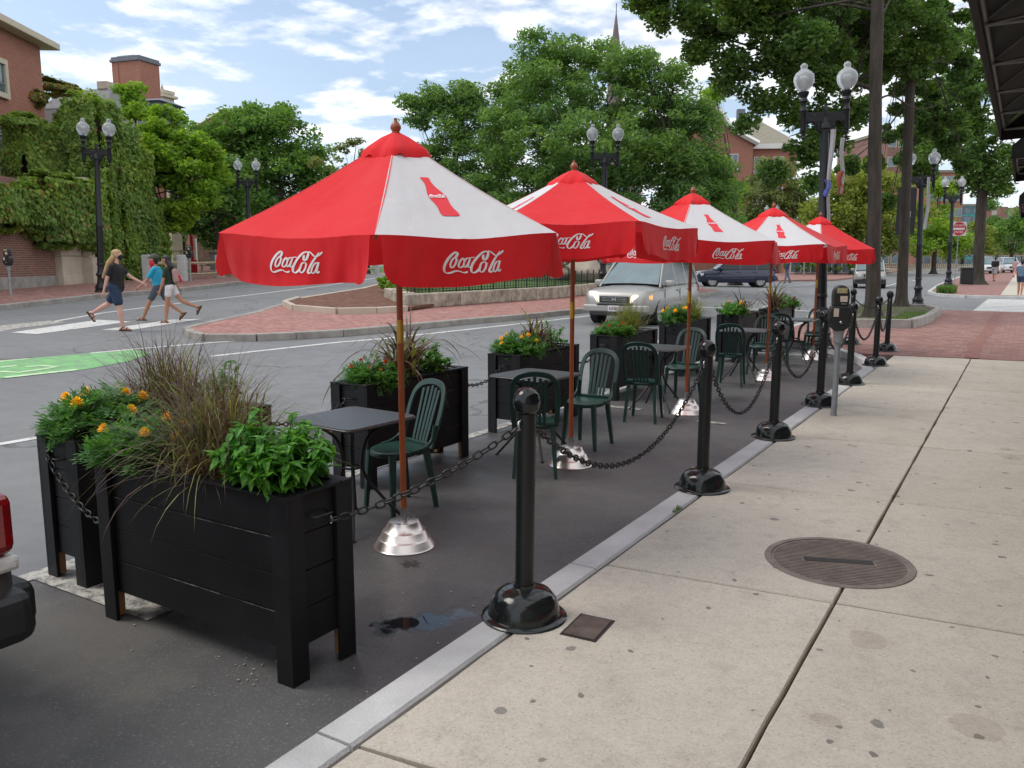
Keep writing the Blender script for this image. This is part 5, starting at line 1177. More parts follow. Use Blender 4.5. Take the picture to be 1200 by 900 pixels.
# ------------------------------------------------------------------ PEOPLE
def capsule(mb,a,b,ra,rb,n=12):
    a=Vector(a);b=Vector(b); d=(b-a); L=d.length; d=d/L if L>1e-6 else Vector((0,0,1)); P=[];Rr=[]
    for k in range(5): an=PI/2*(1-k/4); P.append(a-d*ra*math.sin(an)); Rr.append(max(.0008,ra*math.cos(an)))
    for k in range(5): an=PI/2*k/4; P.append(b+d*rb*math.sin(an)); Rr.append(max(.0008,rb*math.cos(an)))
    mb.tube(P,Rr,n)
def fuse(mb,name,mat,parent,vox,smooth=3):
    o=mb.build(name,mat,parent); r=o.modifiers.new('r','REMESH'); r.mode='VOXEL'; r.voxel_size=vox; r.use_smooth_shade=True
    s=o.modifiers.new('s','SMOOTH'); s.iterations=smooth; s.factor=.5
    return bake(o)
def person(loc,yaw,H,label,legs,arms,lean=0,skin='skin_pale',shirt='c_black',shorts='c_denim',shortlen=.75,sleeve=.45,hair='hair_blond',hairlen=.1,extras=(),vox=.013,build_=1.,legskin=True,shoe='c_brown',head_turn=0,girth=1.,group=None):
    """local: +x forward, z up. legs: [(hip deg fwd, knee deg bend)] L,R ; arms: [(shoulder deg fwd, elbow bend)]"""
    e=empty('person',loc,R(yaw),label,'person',group); s=H/1.72; k=lambda v:v*s
    hipz=.90; th=.43; shn=.41
    # solve pelvis height so that lowest foot touches the ground
    def legpts(side,hip,knee,z0):
        a=R(hip); hp=Vector((0,side*.085,z0)); kn=hp+Vector((math.sin(a),0,-math.cos(a)))*th; b2=a-R(knee); an=kn+Vector((math.sin(b2),0,-math.cos(b2)))*shn
        return hp,kn,an,b2
    lows=[]
    for sd,(hp_,kn_) in zip((1,-1),legs):
        _,_,an,b2=legpts(sd,hp_,kn_,0); lows.append(an.z)
    z0=-min(lows)+.075
    bod=MB(); leglist=[]
    fl=[(1,)+tuple(legs[0]),(-1,)+tuple(legs[1])]
    def up(p): return Vector(p)*s
    ln=R(lean)
    def T_(x,y,z): # torso coordinates: rotate about pelvis
        return Vector((x*math.cos(ln)+z*math.sin(ln),y,z0-x*math.sin(ln)+z*math.cos(ln)))
    g=girth
    def seg(mb,a,b,ra,rb,inf=0): capsule(mb,up(a),up(b),(ra+inf)*s,(rb+inf)*s)
    # torso
    def torso(mb,inf=0,lo=0.):
        if lo<=0: 
            for y in (-.05,.05): seg(mb,T_(-.005,y*g,.0),T_(0,y*.9*g,.12),.105*g,.095*g,inf)
        for y in (-.045,.045): seg(mb,T_(0,y*g,.10),T_(.01,y*1.25*g,.30),.092*g,.098*g,inf)
        seg(mb,T_(.01,-.07,.36),T_(.01,.07,.36),.092*g,.092*g,inf)
        seg(mb,T_(-.005,-.13,.445),T_(-.005,.13,.445),.056,.056,inf)
    torso(bod)
    seg(bod,T_(0,0,.44),T_(.015,0,.56),.053,.049)
    hd=T_(.03,0,.665); ht=R(head_turn)
    # head: skull, jaw, nose, ears
    def HP(x,y,z): return hd+Vector((x*math.cos(ht)-y*math.sin(ht),x*math.sin(ht)+y*math.cos(ht),z))
    seg(bod,HP(-.02,0,.03),HP(.015,0,.03),.082,.078); seg(bod,HP(.02,0,-.055),HP(.035,0,-.03),.052,.056); seg(bod,HP(.088,0,.0),HP(.098,0,-.02),.012,.014)
    for y in (-1,1): seg(bod,HP(0,y*.078,.0),HP(-.005,y*.083,.02),.014,.016)
    for y in (-.03,.03): pass
    hands=[]
    for sd,(hp_,kn_) in zip((1,-1),legs):
        hp,kn,an,b2=legpts(sd,hp_,kn_,z0)
        seg(bod,hp,kn,.082*g,.055*math.sqrt(g)); seg(bod,kn,kn.lerp(an,.3),.052*math.sqrt(g),.055*math.sqrt(g)); seg(bod,kn.lerp(an,.3),an,.055*math.sqrt(g),.034)
        # foot
        fa=b2+PI/2 if abs(b2)<.9 else b2+PI/2
        pitch=0 if an.z<.12 else b2*.9
        f=Vector((math.cos(pitch),0,math.sin(pitch))); dn=Vector((math.sin(pitch),0,-math.cos(pitch)))
        seg(bod,an+dn*.035-f*.03,an+dn*.045+f*.12,.034,.026); 
        for t in range(4): seg(bod,an+dn*.05+f*.12+Vector((0,(t-1.5)*.018,0)),an+dn*.053+f*.155+Vector((0,(t-1.5)*.02,0)),.011,.009)
        leglist.append((hp,kn,an,f,dn))
    armlist=[]
    for sd,(sh,el) in zip((1,-1),arms):
        a=R(sh); S0=T_(-.005,sd*.175*(.5+.5*g),.435); out=Vector((0,sd*.09,0)); E_=S0+(Vector((math.sin(a),0,-math.cos(a)))+out).normalized()*.285; b2=a+R(el); Wp=E_+(Vector((math.sin(b2),0,-math.cos(b2)))+out*.3).normalized()*.25
        seg(bod,S0,E_,.046,.037); seg(bod,E_,Wp,.037,.025)
        d=(Wp-E_).normalized(); seg(bod,Wp,Wp+d*.075,.024,.026); sdv=d.cross(Vector((0,1,0))).normalized(); palm=Wp+d*.085
        armlist.append((S0,E_,Wp))
        fing=[]
        for q,(o_,l_) in enumerate(((-.028,.062),(-.010,.072),(.010,.068),(.027,.052))):
            b0=palm+sdv*o_; c1=b0+d*l_*.55+Vector((0,-sd*.006,0)); c2=c1+(d*.8+Vector((0,-sd*.5,0))).normalized()*l_*.5; fing.append((b0,c1,c2))
        tb=Wp+d*.03+sdv*.026; fing.append((tb,tb+(d*.6+sdv*.8).normalized()*.035,tb+(d*.9+sdv*.5).normalized()*.062)); hands.append(fing)
    bo=fuse(bod,'body',M[skin],e,vox*s)
    # fingers are joined into the body mesh
    fb=MB()
    for fing in hands:
        for a,c1,c2 in fing: fb.tube([up(a-(c1-a).normalized()*.012),up(c1),up(c2)],[.0088*s,.0085*s,.0065*s],6)
    tmp=fb.build('fingers',M[skin]); bm=bmesh.new(); bm.from_mesh(bo.data); bm.from_mesh(tmp.data); bm.to_mesh(bo.data); bm.free(); bpy.data.objects.remove(tmp)
    for pz in bo.data.polygons: pz.use_smooth=True
    # face: eyes, mouth
    fm=MB()
    for y in (-1,1): c=up(HP(.086,y*.03,.022)); fm.lathe([(.0008,-.006*s),(.009*s,0),(.0008,.006*s)],8,c)
    fm.build('eyes',M['hair_black'],e)
    fm=MB(); capsule(fm,up(HP(.082,-.02,-.055)),up(HP(.082,.02,-.055)),.006*s,.006*s,6); fm.build('mouth',M['c_red'] if 'mask' not in extras else M['c_black'],e)
    # shirt
    sh=MB(); torso(sh,.014)
    for S0,E_,Wp in armlist: seg(sh,S0,S0.lerp(E_,sleeve*1.2) if sleeve<1 else E_,.056,.055)
    if sleeve>=1:
        for S0,E_,Wp in armlist: seg(sh,E_,Wp,.05,.036)
    fuse(sh,'shirt',M[shirt],e,vox*s,2)
    so=MB()
    for y in (-.055,.055): seg(so,T_(-.01,y*g,.0),T_(0,y*.8*g,.10),.118*g,.104*g)
    for hp,kn,an,f,dn in leglist:
        if shortlen<=1: seg(so,hp,hp.lerp(kn,shortlen),.094*g,.084*g)
        else: seg(so,hp,kn,.094*g,.072*g); seg(so,kn,an,.068*g,.055)
    fuse(so,'trousers' if shortlen>1 else 'shorts',M[shorts],e,vox*s,2)
    for hp,kn,an,f,dn in leglist:
        sm_=MB(); A_=an+dn*.072; sd_=Vector((0,1,0)); rot=Matrix((( f.x,0,-dn.x),(0,1,0),(f.z,0,-dn.z))).to_4x4()
        sm_.M=Matrix.Scale(s,4); sm_.box(A_+f*.05,(.26,.085,.022),rot=rot)
        sm_.tube([an+dn*.07+f*.11+sd_*.045,an+dn*.02+f*.085+sd_*.02,an+dn*.02+f*.085-sd_*.02,an+dn*.07+f*.11-sd_*.045],.012,6); sm_.tube([an+dn*.06-f*.045+sd_*.035,an+dn*.015+f*.0+sd_*.04,an+dn*.0+f*.045,an+dn*.015+f*.0-sd_*.04,an+dn*.06-f*.045-sd_*.035],.010,6)
        sm_.build('shoe',M[shoe],e,bevel=.006)
    # hair
    hm=MB(); seg(hm,HP(-.035,0,.045),HP(-.0,0,.052),.092,.086); seg(hm,HP(-.05,0,.0),HP(-.045,0,-.04),.078,.066)
    if hairlen>.15:
        for y in (-.05,-.017,.017,.05):
            c1=HP(-.07,y,-.03); c2=T_(-.10-.05*hairlen,y*1.15,.50); c3=T_(-.135-.28*hairlen,y*.9,.62-hairlen)
            seg(hm,c1,c2,.05,.062); seg(hm,c2,c3,.062,.035)
    fuse(hm,'hair',M[hair],e,vox*s,3)
    if 'mask' in extras:
        mm=MB(); seg(mm,HP(.045,0,-.035),HP(.05,0,-.02),.062,.06); fuse(mm,'face_mask',M['c_black'],e,vox*s)
    if 'bandana' in extras:
        mm=MB(); seg(mm,HP(.045,0,-.03),HP(.05,0,-.015),.066,.064); seg(mm,HP(.06,0,-.06),T_(.11,0,.42),.06,.018); seg(mm,HP(-.0,0,-.06),HP(.03,0,-.06),.075,.07); fuse(mm,'bandana',M['c_red'],e,vox*s)
    if 'cap' in extras:
        mm=MB(); seg(mm,HP(-.03,0,.075),HP(.0,0,.075),.094,.09); seg(mm,HP(.09,-.03,.065),HP(.145,0,.055),.022,.012); seg(mm,HP(.09,.03,.065),HP(.145,0,.055),.022,.012); fuse(mm,'cap',M['c_cap'],e,vox*s)
    if 'backpack' in extras:
        mm=MB(); seg(mm,T_(-.19,-.06,.16),T_(-.18,-.06,.38),.085,.075); seg(mm,T_(-.19,.06,.16),T_(-.18,.06,.38),.085,.075); bp_=fuse(mm,'backpack',M['c_floral'],e,vox*s)
        mm=MB(); seg(mm,T_(-.25,-.05,.14),T_(-.25,.05,.24),.05,.05); fuse(mm,'pocket',M['c_red'],bp_,vox*s)
        mm=MB()
        for y in (-.1,.1): mm.tube([up(T_(-.13,y,.42)),up(T_(-.02,y*1.05,.505)),up(T_(.09,y,.42)),up(T_(.10,y,.28)),up(T_(-.10,y*1.3,.12))],.012*s,6)
        mm.tube([up(T_(-.2,.12,.1)),up(T_(-.26,.13,-.06)),up(T_(-.30,.13,-.22))],.008*s,5)
        mm.build('strap',M['c_brown'],bp_)
    return e
p=far(140,386,17.7); pw=(p.x,p.y,h(p.x,p.y))
person((pw[0],pw[1],.262),31,1.72,'woman with long blond hair, black tee and denim shorts striding right across the street',[(-34,28),(10,4)],[(40,22),(-22,5)],lean=3,skin='skin_pale',shirt='c_black',shorts='c_denim',shortlen=.72,sleeve=.5,hair='hair_blond',hairlen=.42,extras=('mask',),girth=1.2)
p=far(188,375,19.9); person((p.x,p.y,.30),212,1.66,'person in a turquoise shirt, cap and red bandana striding left beside a dark-haired companion',[(30,6),(-26,26)],[(32,16),(-20,6)],lean=4,skin='skin_tan',shirt='c_turq',shorts='c_slate',shortlen=.7,sleeve=.6,hair='hair_black',hairlen=.1,extras=('cap','bandana'),group='pair of walkers crossing the street')
p=far(202,377,19.5); person((p.x,p.y,.27),214,1.60,'dark-haired walker in a dark green tee and white shorts with a patterned backpack',[(10,3),(-34,34)],[(14,6),(-8,6)],lean=4,skin='skin_tan',shirt='c_green',shorts='c_white',shortlen=.45,sleeve=.5,hair='hair_black',hairlen=.2,extras=('backpack',),group='pair of walkers crossing the street',head_turn=0)
p=far(923,303,60.); person((p.x,p.y,.0),200,1.78,'small distant pedestrian in navy jacket and jeans beyond the fourth umbrella',[(10,3),(-14,10)],[(10,8),(-12,5)],skin='skin_tan',shirt='c_navy',shorts='c_jean',shortlen=1.2,sleeve=1.,hair='hair_black',vox=.024)
p=far(1167,303,60.); person((p.x,p.y,.13),75,1.80,'man in black tee and light shorts walking away on the far sidewalk beside the oak',[(14,4),(-14,12)],[(12,30),(-8,10)],skin='skin_tan',shirt='c_black',shorts='c_grey',shortlen=.8,sleeve=.7,hair='hair_black',vox=.024,girth=1.25)
p=far(1190,303,74.); person((p.x,p.y,.13),75,1.65,'woman in a floral dress and sun hat walking away behind the right edge walker',[(14,4),(-16,22)],[(12,10),(-12,10)],skin='skin_pale',shirt='c_floral',shorts='c_floral',shortlen=.85,sleeve=.6,hair='hair_black',vox=.024,extras=('cap',))
p=far(1199,303,37.5); person((p.x,p.y,.03),75,1.72,'walker cut by the right edge of the photo, bare legs and dark denim shorts',[(6,3),(-6,8)],[(10,10),(-6,10)],skin='skin_tan',shirt='c_jean',shorts='c_denim',shortlen=.45,sleeve=.4,hair='hair_black',vox=.02)
# ------------------------------------------------------------------ TREES
def leafcloud(clumps,nleaf,L,W,flat=.6,droop=.3,out=None,seed=0):
    r=np.random.default_rng(seed); C=np.array([c for c,_ in clumps]); Rr=np.array([q for _,q in clumps]); w=Rr**2; w/=w.sum()
    idx=r.choice(len(C),nleaf,p=w); p=r.normal(0,1,(nleaf,3)); p/=np.linalg.norm(p,axis=1)[:,None]+1e-9; rad=r.random(nleaf)**.45
    p=p*rad[:,None]*Rr[idx][:,None]; p[:,2]*=flat; P=C[idx]+p
    d=r.normal(0,1,(nleaf,3)); d[:,2]=d[:,2]*.5-droop; d/=np.linalg.norm(d,axis=1)[:,None]
    u=r.normal(0,1,(nleaf,3)); u[:,2]+=.6; s=np.cross(d,u); s/=np.linalg.norm(s,axis=1)[:,None]+1e-9
    l=(L*r.uniform(.6,1.25,nleaf))[:,None]; w_=(W*r.uniform(.6,1.2,nleaf))[:,None]
    V=np.stack([P-d*l*.5,P+s*w_*.5-d*l*.05,P+d*l*.5,P-s*w_*.5-d*l*.05],1)
    return V.reshape(-1,3)
def tree(name,label,base,lobes,nleaf,L,W,mat,tr=.2,th=3.,bark='bark',group=None,clr=.55,perlobe=14,lean=(0,0),flat=.6,droop=.3,seed=0,limbs=True,tips=1):
    rs=random.Random(seed); base=Vector(base); e=empty(name,base,0,label,'tree',group)
    lob=[(Vector(c)-base,r) for c,r in lobes]; top=Vector((lean[0],lean[1],th))
    cl=[]
    for c,r in lob:
        n=max(3,int(perlobe*(r/1.5)**1.3))
        for k in range(n):
            v=Vector((rs.gauss(0,1),rs.gauss(0,1),rs.gauss(0,1)+.15)).normalized(); q=c+Vector((v.x,v.y,v.z*.85))*r*(rs.random()**.35)*1.0
            cl.append((tuple(q),clr*rs.uniform(.55,1.3)))
    np_mesh('crown',leafcloud(cl,nleaf,L,W,flat,droop,seed=seed),4,M[mat],e)
    b=MB(); fl=[]
    pr=[(-.15,2.3),(0,1.9),(.12,1.5),(.3,1.2),(.6,1.08)]+[(th*q/14,1.02-.2*q/14) for q in range(2,15) if th*q/14>.7]
    VV=[];ns=28
    for z_,f_ in pr:
        t_=max(0,z_/th); ox=top.x*t_+.035*tr/.2*mnoise.noise(Vector((z_*.6,seed,0))); oy=top.y*t_+.035*mnoise.noise(Vector((z_*.6,seed,9)))
        if z_>=th-.01: ox,oy=top.x,top.y
        VV.append([(ox+tr*f_*(1+(.10+.35*max(0,f_-1.1))*mnoise.noise(Vector((math.cos(2*PI*k/ns)*2.2,math.sin(2*PI*k/ns)*2.2,z_*.8+seed))))*math.cos(2*PI*k/ns),oy+tr*f_*(1+(.10+.35*max(0,f_-1.1))*mnoise.noise(Vector((math.cos(2*PI*k/ns)*2.2,math.sin(2*PI*k/ns)*2.2,z_*.8+seed))))*math.sin(2*PI*k/ns),z_) for k in range(ns+1)])
    b.grid(VV)
    ctr=sum((c for c,r in lob),Vector())/len(lob); hi=max(lob,key=lambda q:q[0].z)[0]
    if limbs: b.tube(cr_spline([tuple(top-Vector((0,0,.2))),tuple(top.lerp(hi,.4)+Vector((rs.uniform(-.3,.3),rs.uniform(-.3,.3),0))),tuple(hi)],5),[tr*.8*(1-.085*k) for k in range(11)],10)
    b.build('trunk',M[bark],e)
    if limbs:
        for i,(c,r) in enumerate(sorted(lob,key=lambda q:-q[1])[:16]):
            b=MB(); t0=rs.uniform(.15,.85); st=Vector((top.x*.9,top.y*.9,th*rs.uniform(.8,1.0))) if i%2 else top.lerp(hi,t0*.6); md=st.lerp(c,.5)+Vector((rs.uniform(-.3,.3),rs.uniform(-.3,.3),rs.uniform(-.1,.5))); 
            P_=cr_spline([tuple(st),tuple(md),tuple(c)],5); r0=tr*rs.uniform(.16,.27); b.tube(P_,[r0*(1-.08*k) for k in range(len(P_))],8)
            for q in range(5*tips):
                v=Vector((rs.gauss(0,1),rs.gauss(0,1),rs.gauss(.2,.7))).normalized()*r*.85; s0=P_[rs.randrange(4,len(P_))]; b.tube([tuple(s0),tuple(s0.lerp(c+v,.5)+Vector((0,0,.12))),tuple(c+v)],[r0*.35,r0*.22,r0*.08],5)
            b.build('limb',M[bark],e)
    return e
def lobes_px(items,depth):
    """crown masses given by bearing, distance offset and radius in metres"""
    out=[]
    for px,py,rp,dd in items:
        d=depth+dd; out.append((tuple(far(px,py,d)),rp*d/970.))
    return out
def base_at(px,depth,dz=0):
    p=far(px,303,depth); return (p.x,p.y,h(p.x,p.y)+dz)
TG='trees on the traffic island'
tree('locust_tree','large feathery honey locust rising behind the second umbrella',base_at(672,39,.3),lobes_px([(650,115,52,0),(622,95,32,-1),(690,95,50,1),(735,120,45,0),(600,150,45,-1),(640,170,60,-2),(700,180,60,-2),(760,165,45,1),(655,225,62,-1),(590,215,45,0),(720,235,55,-1),(665,62,24,0),(700,70,24,1),(628,60,22,0),(740,80,26,0),(640,260,50,1),(605,118,34,2),(560,225,30,0)],39),62000,.27,.092,'leaf_locust',.26,3.2,'bark_dark',TG,.62,30,flat=.55,droop=.5,seed=3)
tree('locust_tree','bushy locust at the right end of the island, above the third umbrella',base_at(800,38,.4),lobes_px([(780,110,30,0),(795,150,40,0),(822,140,22,0),(760,190,40,0),(812,200,40,0),(800,240,45,0),(838,225,24,0),(775,270,38,0),(840,260,25,0),(755,75,16,0),(790,85,14,0)],38),32000,.26,.09,'leaf_locust',.2,3.,'bark_dark',TG,.7,26,flat=.6,droop=.4,seed=4)
tree('locust_tree','smaller leafy tree left of the big locust, above the nearest umbrella peak',base_at(530,41,.4),lobes_px([(525,130,34,0),(500,118,20,0),(560,150,34,0),(555,120,22,0),(535,180,40,0),(490,140,18,0),(580,190,34,0),(520,220,36,0),(570,240,36,0),(495,185,24,0),(478,118,9,0),(545,108,12,0)],41),26000,.25,.09,'leaf_locust',.17,3.,'bark_dark',TG,.6,24,flat=.6,droop=.4,seed=5)
tree('bright_tree','light yellow-green tree peeking out right of the locust trees',base_at(862,52,.2),lobes_px([(842,195,18,0),(852,225,22,0),(836,240,24,0),(845,275,26,0),(838,110,10,0)],52),8000,.34,.14,'leaf_bright',.2,3.5,'bark_dark',None,.8,12,seed=6)
LG='trees left of the street behind the rail fence'
tree('bright_tree','bright yellow-green tree just right of the ivy covered wall',base_at(196,37,.3),lobes_px([(160,125,22,1),(150,105,10,1),(185,140,30,0),(170,175,34,0),(205,175,34,0),(225,205,32,0),(190,215,34,0),(215,245,32,0),(240,235,22,0),(180,250,26,1),(238,180,16,0),(165,205,24,0)],37),26000,.24,.13,'leaf_bright',.15,2.4,'bark_dark',LG,.55,20,seed=7)
tree('shade_tree','big dark green rounded tree left of the nearest umbrella peak',base_at(330,52,.6),lobes_px([(300,160,38,0),(335,160,36,0),(265,170,34,0),(370,190,30,0),(290,205,46,0),(345,215,44,0),(250,210,34,0),(395,215,18,0),(300,250,44,0),(360,250,36,0),(245,250,30,0),(285,135,18,0),(320,138,18,0),(235,160,16,0),(395,245,24,0)],52),42000,.30,.15,'leaf_mid',.3,4.,'bark_dark',LG,.85,22,seed=8)
tree('shade_tree','mid green tree crowding behind the left lamp post',base_at(255,44,.6),lobes_px([(255,190,22,0),(262,220,26,0),(240,235,24,0),(275,250,28,0),(250,265,26,0),(300,275,22,0),(225,270,20,0)],44),11000,.28,.15,'leaf_locust',.2,3.,'bark_dark',LG,.7,12,seed=9)
tree('young_tree','thin airy pale tree just left of the nearest umbrella cap',base_at(418,44,.6),lobes_px([(418,165,7,0),(405,178,8,0),(425,180,6,0),(395,195,12,0),(380,215,12,0),(412,200,10,0),(370,190,8,0)],44),1700,.20,.10,'leaf_pale',.08,3.,'bark_dark',LG,.35,10,seed=10)
# two big oaks in the raised bed and the one over the side street
OG='oaks along the near sidewalk'
t1=(-3.3,23.3,.2)
tree('oak_tree','nearest big oak, thick trunk right of the farthest umbrella, crown over the street',t1,lobes_px([(790,12,36,-2),(760,-8,30,-2),(835,40,34,-2),(868,75,22,-2),(880,30,44,-2),(930,20,48,-2),(915,80,30,-2),(890,118,16,-1.5),(868,148,11,-1.5),(960,75,42,-1),(930,130,24,-1),(985,130,34,-1),(940,178,18,-1),(985,30,55,0),(1040,20,60,0),(1000,85,36,1),(1070,60,45,1),(905,200,13,-.5),(965,160,22,0),(820,-25,55,0),(900,-50,70,0),(1000,-60,80,0),(1050,-40,70,2),(955,215,12,0),(770,30,14,-2),(812,62,12,-2),(850,98,12,-1.5),(975,-5,40,-2),(1000,45,26,1.5),(940,50,26,-3),(905,5,34,-3),(1060,75,24,1),(1005,15,30,2),(855,5,30,-3)],24),98000,.15,.09,'leaf_oak',.172,8.6,'bark',OG,.35,36,flat=.8,droop=.15,seed=21,lean=(-.38,-.23),tips=2)
oak=[o for o in bpy.data.objects if o.get('label','').startswith('nearest big oak')][0]; ob=Vector(t1)
for pts,r0 in (([(1027,105,24),(985,92,23.7),(940,78,23.3),(895,60,22.8),(850,45,22.3)],.075),([(1027,128,24),(990,140,24),(955,150,23.8),(925,160,23.5)],.04),([(1027,60,24),(1055,40,24.3),(1085,22,24.6),(1120,15,25)],.07),([(1026,85,24),(985,98,24.3),(945,100,24.5)],.05),([(1027,40,24),(1000,18,23.5),(970,0,23),(930,-12,22.5)],.06),([(1028,118,24),(1045,112,24.2),(1075,128,24.6),(1105,120,25)],.035),([(940,78,23.3),(925,45,23),(918,15,22.8)],.03),([(895,60,22.8),(870,72,22.6),(845,98,22.4)],.022),([(985,92,23.7),(1000,55,23.4),(985,20,23)],.03)):
    P_=cr_spline([tuple(far(a,b_,c)-ob) for a,b_,c in pts],5); b=MB(); b.tube(P_,[r0*(1-.75*k/len(P_)) for k in range(len(P_))],7); b.build('limb',M['bark'],oak)
t2=(-3.28,28.9,.2)
tree('oak_tree','second oak in the granite bed, right of the nearest oak trunk',t2,lobes_px([(1080,40,45,0),(1110,15,35,-1),(1040,90,36,0),(1090,100,40,0),(1125,75,24,-2),(1060,150,32,0),(1100,155,34,0),(1130,130,22,-1),(1072,195,22,0),(1035,190,16,0),(1060,-30,60,0),(1130,185,20,0),(1045,235,12,1),(990,195,16,3)],29.5),42000,.17,.10,'leaf_oak',.155,8.,'bark',OG,.34,22,flat=.7,droop=.15,seed=22,lean=(-.2,-.1))
p=far(1148,303,53.); t3=(p.x,p.y,.13)
tree('oak_tree','oak across the side street whose root flare spreads by the litter bin',t3,lobes_px([(1130,110,40,0),(1165,95,34,-2),(1120,165,40,0),(1155,160,34,0),(1175,190,20,-2),(1142,203,22,0),(1180,215,14,-2),(1190,150,20,-3),(1100,130,36,3),(1150,60,40,0),(1090,175,34,4),(1160,226,12,0)],53),30000,.28,.17,'leaf_oak',.33,8.,'bark',OG,.8,13,flat=.65,droop=.15,seed=23,lean=(-.25,0))
BG='trees in front of the distant buildings'
bgt=[(1000,86,[(1000,215,34),(975,240,30),(1030,225,34),(1010,255,36),(1045,260,28),(985,275,30),(1035,285,24),(960,265,22),(1070,250,20)],'leaf_yellow','olive green tree mass between the tall lamp and the oak trunks',15000),
 (905,98,[(900,205,26),(925,215,26),(885,235,26),(915,245,30),(940,235,20),(895,270,28),(930,275,28),(955,255,18),(875,260,18)],'leaf_pale','pale green tree in front of the brick gable building',12000),
 (1095,95,[(1090,255,26),(1105,280,22),(1080,285,20),(1100,225,16),(1120,290,14)],'leaf_bright','light green tree behind the lamp at the second oak',6000),
 (1128,120,[(1130,285,16),(1145,270,14),(1115,295,12),(1150,290,14)],'leaf_yellow','small yellowish tree beside the round red traffic sign',3500),
 (1185,125,[(1185,270,14),(1195,255,14),(1178,285,14),(1198,285,16),(1165,275,12),(1205,270,14)],'leaf_mid','dark tree at the right edge before the distant brick block',5000),
 (1168,150,[(1160,262,10),(1165,280,12),(1155,290,10),(1160,240,8)],'leaf_mid','small distant tree right of the leaning oak trunk',3000),
 (430,75,[(430,255,26),(455,265,24),(480,255,26),(505,268,24),(445,285,20),(490,285,20),(530,262,24),(560,275,22),(590,270,22)],'leaf_locust','low tree belt seen under the edge of the nearest umbrella',11000),
 (700,80,[(640,275,24),(680,280,24),(720,285,20),(760,290,18),(800,288,18),(830,280,16),(860,285,16)],'leaf_locust','low tree belt behind the silver SUV roof',9000),
 (215,64,[(205,255,18),(225,262,18),(248,258,18),(275,262,20),(300,270,20),(330,275,22),(365,280,22),(395,278,22)],'leaf_oak','dark shrubs and trees behind the lawn fence at left',9000)]
for i,(px,d,lb,mt,lab,n) in enumerate(bgt):
    tree('background_tree',lab,base_at(px,d,.1),lobes_px([(a,b,c,0) for a,b,c in lb],d),n,.5,.26,mt,.25,4.,'bark_dark',BG,1.2,12,seed=40+i,limbs=i<3)
# ------------------------------------------------------------------ SHRUBS
def shrub(name,label,px,py,d,rw,hh,n,mat,L=.12,W=.07,seed=0,group=None,cat='shrub'):
    p=far(px,py,d); z=p.z; e=empty(name,p,0,label,cat,group); rs=random.Random(seed)
    cl=[((rs.uniform(-rw,rw),rs.uniform(-rw*.6,rw*.6),rs.uniform(.1,1)*hh),.28*max(hh,.4)) for _ in range(18)]
    np_mesh('leaves',leafcloud(cl,n,L,W,.7,0,seed=seed),4,M[mat],e); b=MB()
    for k in range(5): b.tube([(0,0,-.05),(rs.uniform(-rw,rw)*.6,rs.uniform(-.2,.2),hh*.7)],[.02,.008],5)
    b.build('stems',M['bark_dark'],e); return e
shrub('shrub','light green shrub at the tip of the mulch bed',456,338,29,.45,.42,900,'leaf_bright',seed=1)
shrub('shrub','yellow-green shrub behind the iron hoop fence left of the blue bin',494,333,33,.5,.6,900,'leaf_bright',seed=2)
shrub('shrub','leafy shrub behind the iron hoop fence right of the blue bin',560,331,34,1.6,.5,2600,'leaf_bright',seed=3)
shrub('shrub','dark green planting behind the hoop fence beside the second umbrella pole',612,326,36,1.4,.6,2600,'hedge',seed=7)
shrub('shrub','reddish shrub behind the hoop fence near the silver SUV',640,318,36,1.0,.6,1200,'ivy_brown',seed=4)
shrub('hedge','clipped low hedge in front of the distant brick house',957,318,84,3.2,1.1,2500,'hedge',.25,.16,5)
shrub('hedge','hedge at the lawn edge beyond the rail fence',470,303,62,6,1.2,3500,'leaf_bright',.25,.14,6)
# ------------------------------------------------------------------ LEFT RETAINING WALL, IVY, BUILDINGS
def vec2(px,d): p=far(px,303,d); return Vector((p.x,p.y,0))
wa=vec2(-70,23.5); wb_=vec2(64,29.3); wc=vec2(112,31.2)
wdir=(wb_-wa).normalized(); wn=Vector((-wdir.y,wdir.x,0))
if wn.dot(-wa)<0: wn=-wn      # towards the street
zw=.72
e=empty('retaining_wall',(wa.x,wa.y,zw),math.atan2(wdir.y,wdir.x),'brick retaining wall with granite plinth below the ivy at the left edge','wall')
Lw=(wb_-wa).length
b=MB(); b.box((Lw/2,.2,2.05),(Lw,.4,3.2)); b.build('brick_panel',M['brick_wall'],e)
b=MB(); b.box((Lw/2,.18,.23),(Lw,.5,.46)); b.build('plinth',M['granite_dirty'],e,bevel=.02)
Lp=(wc-wa).length; 
b=MB()
for k in range(4): b.box((Lw+(Lp-Lw)*.36,.1,.25+.5+k*.78),((Lp-Lw)*.70,.7,.765))
b.box((Lw+(Lp-Lw)*.36,.1,.22),((Lp-Lw)*.74,.78,.44)); b.build('stone_pier',M['limestone'],e,bevel=.02)
b=MB(); b.box((Lw+(Lp-Lw)*.86,-.05,2.0),(.42,.9,4.0)); b.box((Lw+(Lp-Lw)*.86,-.1,.55),(.62,1.1,1.1)); b.build('corner_pier',M['limestone'],e,bevel=.02)
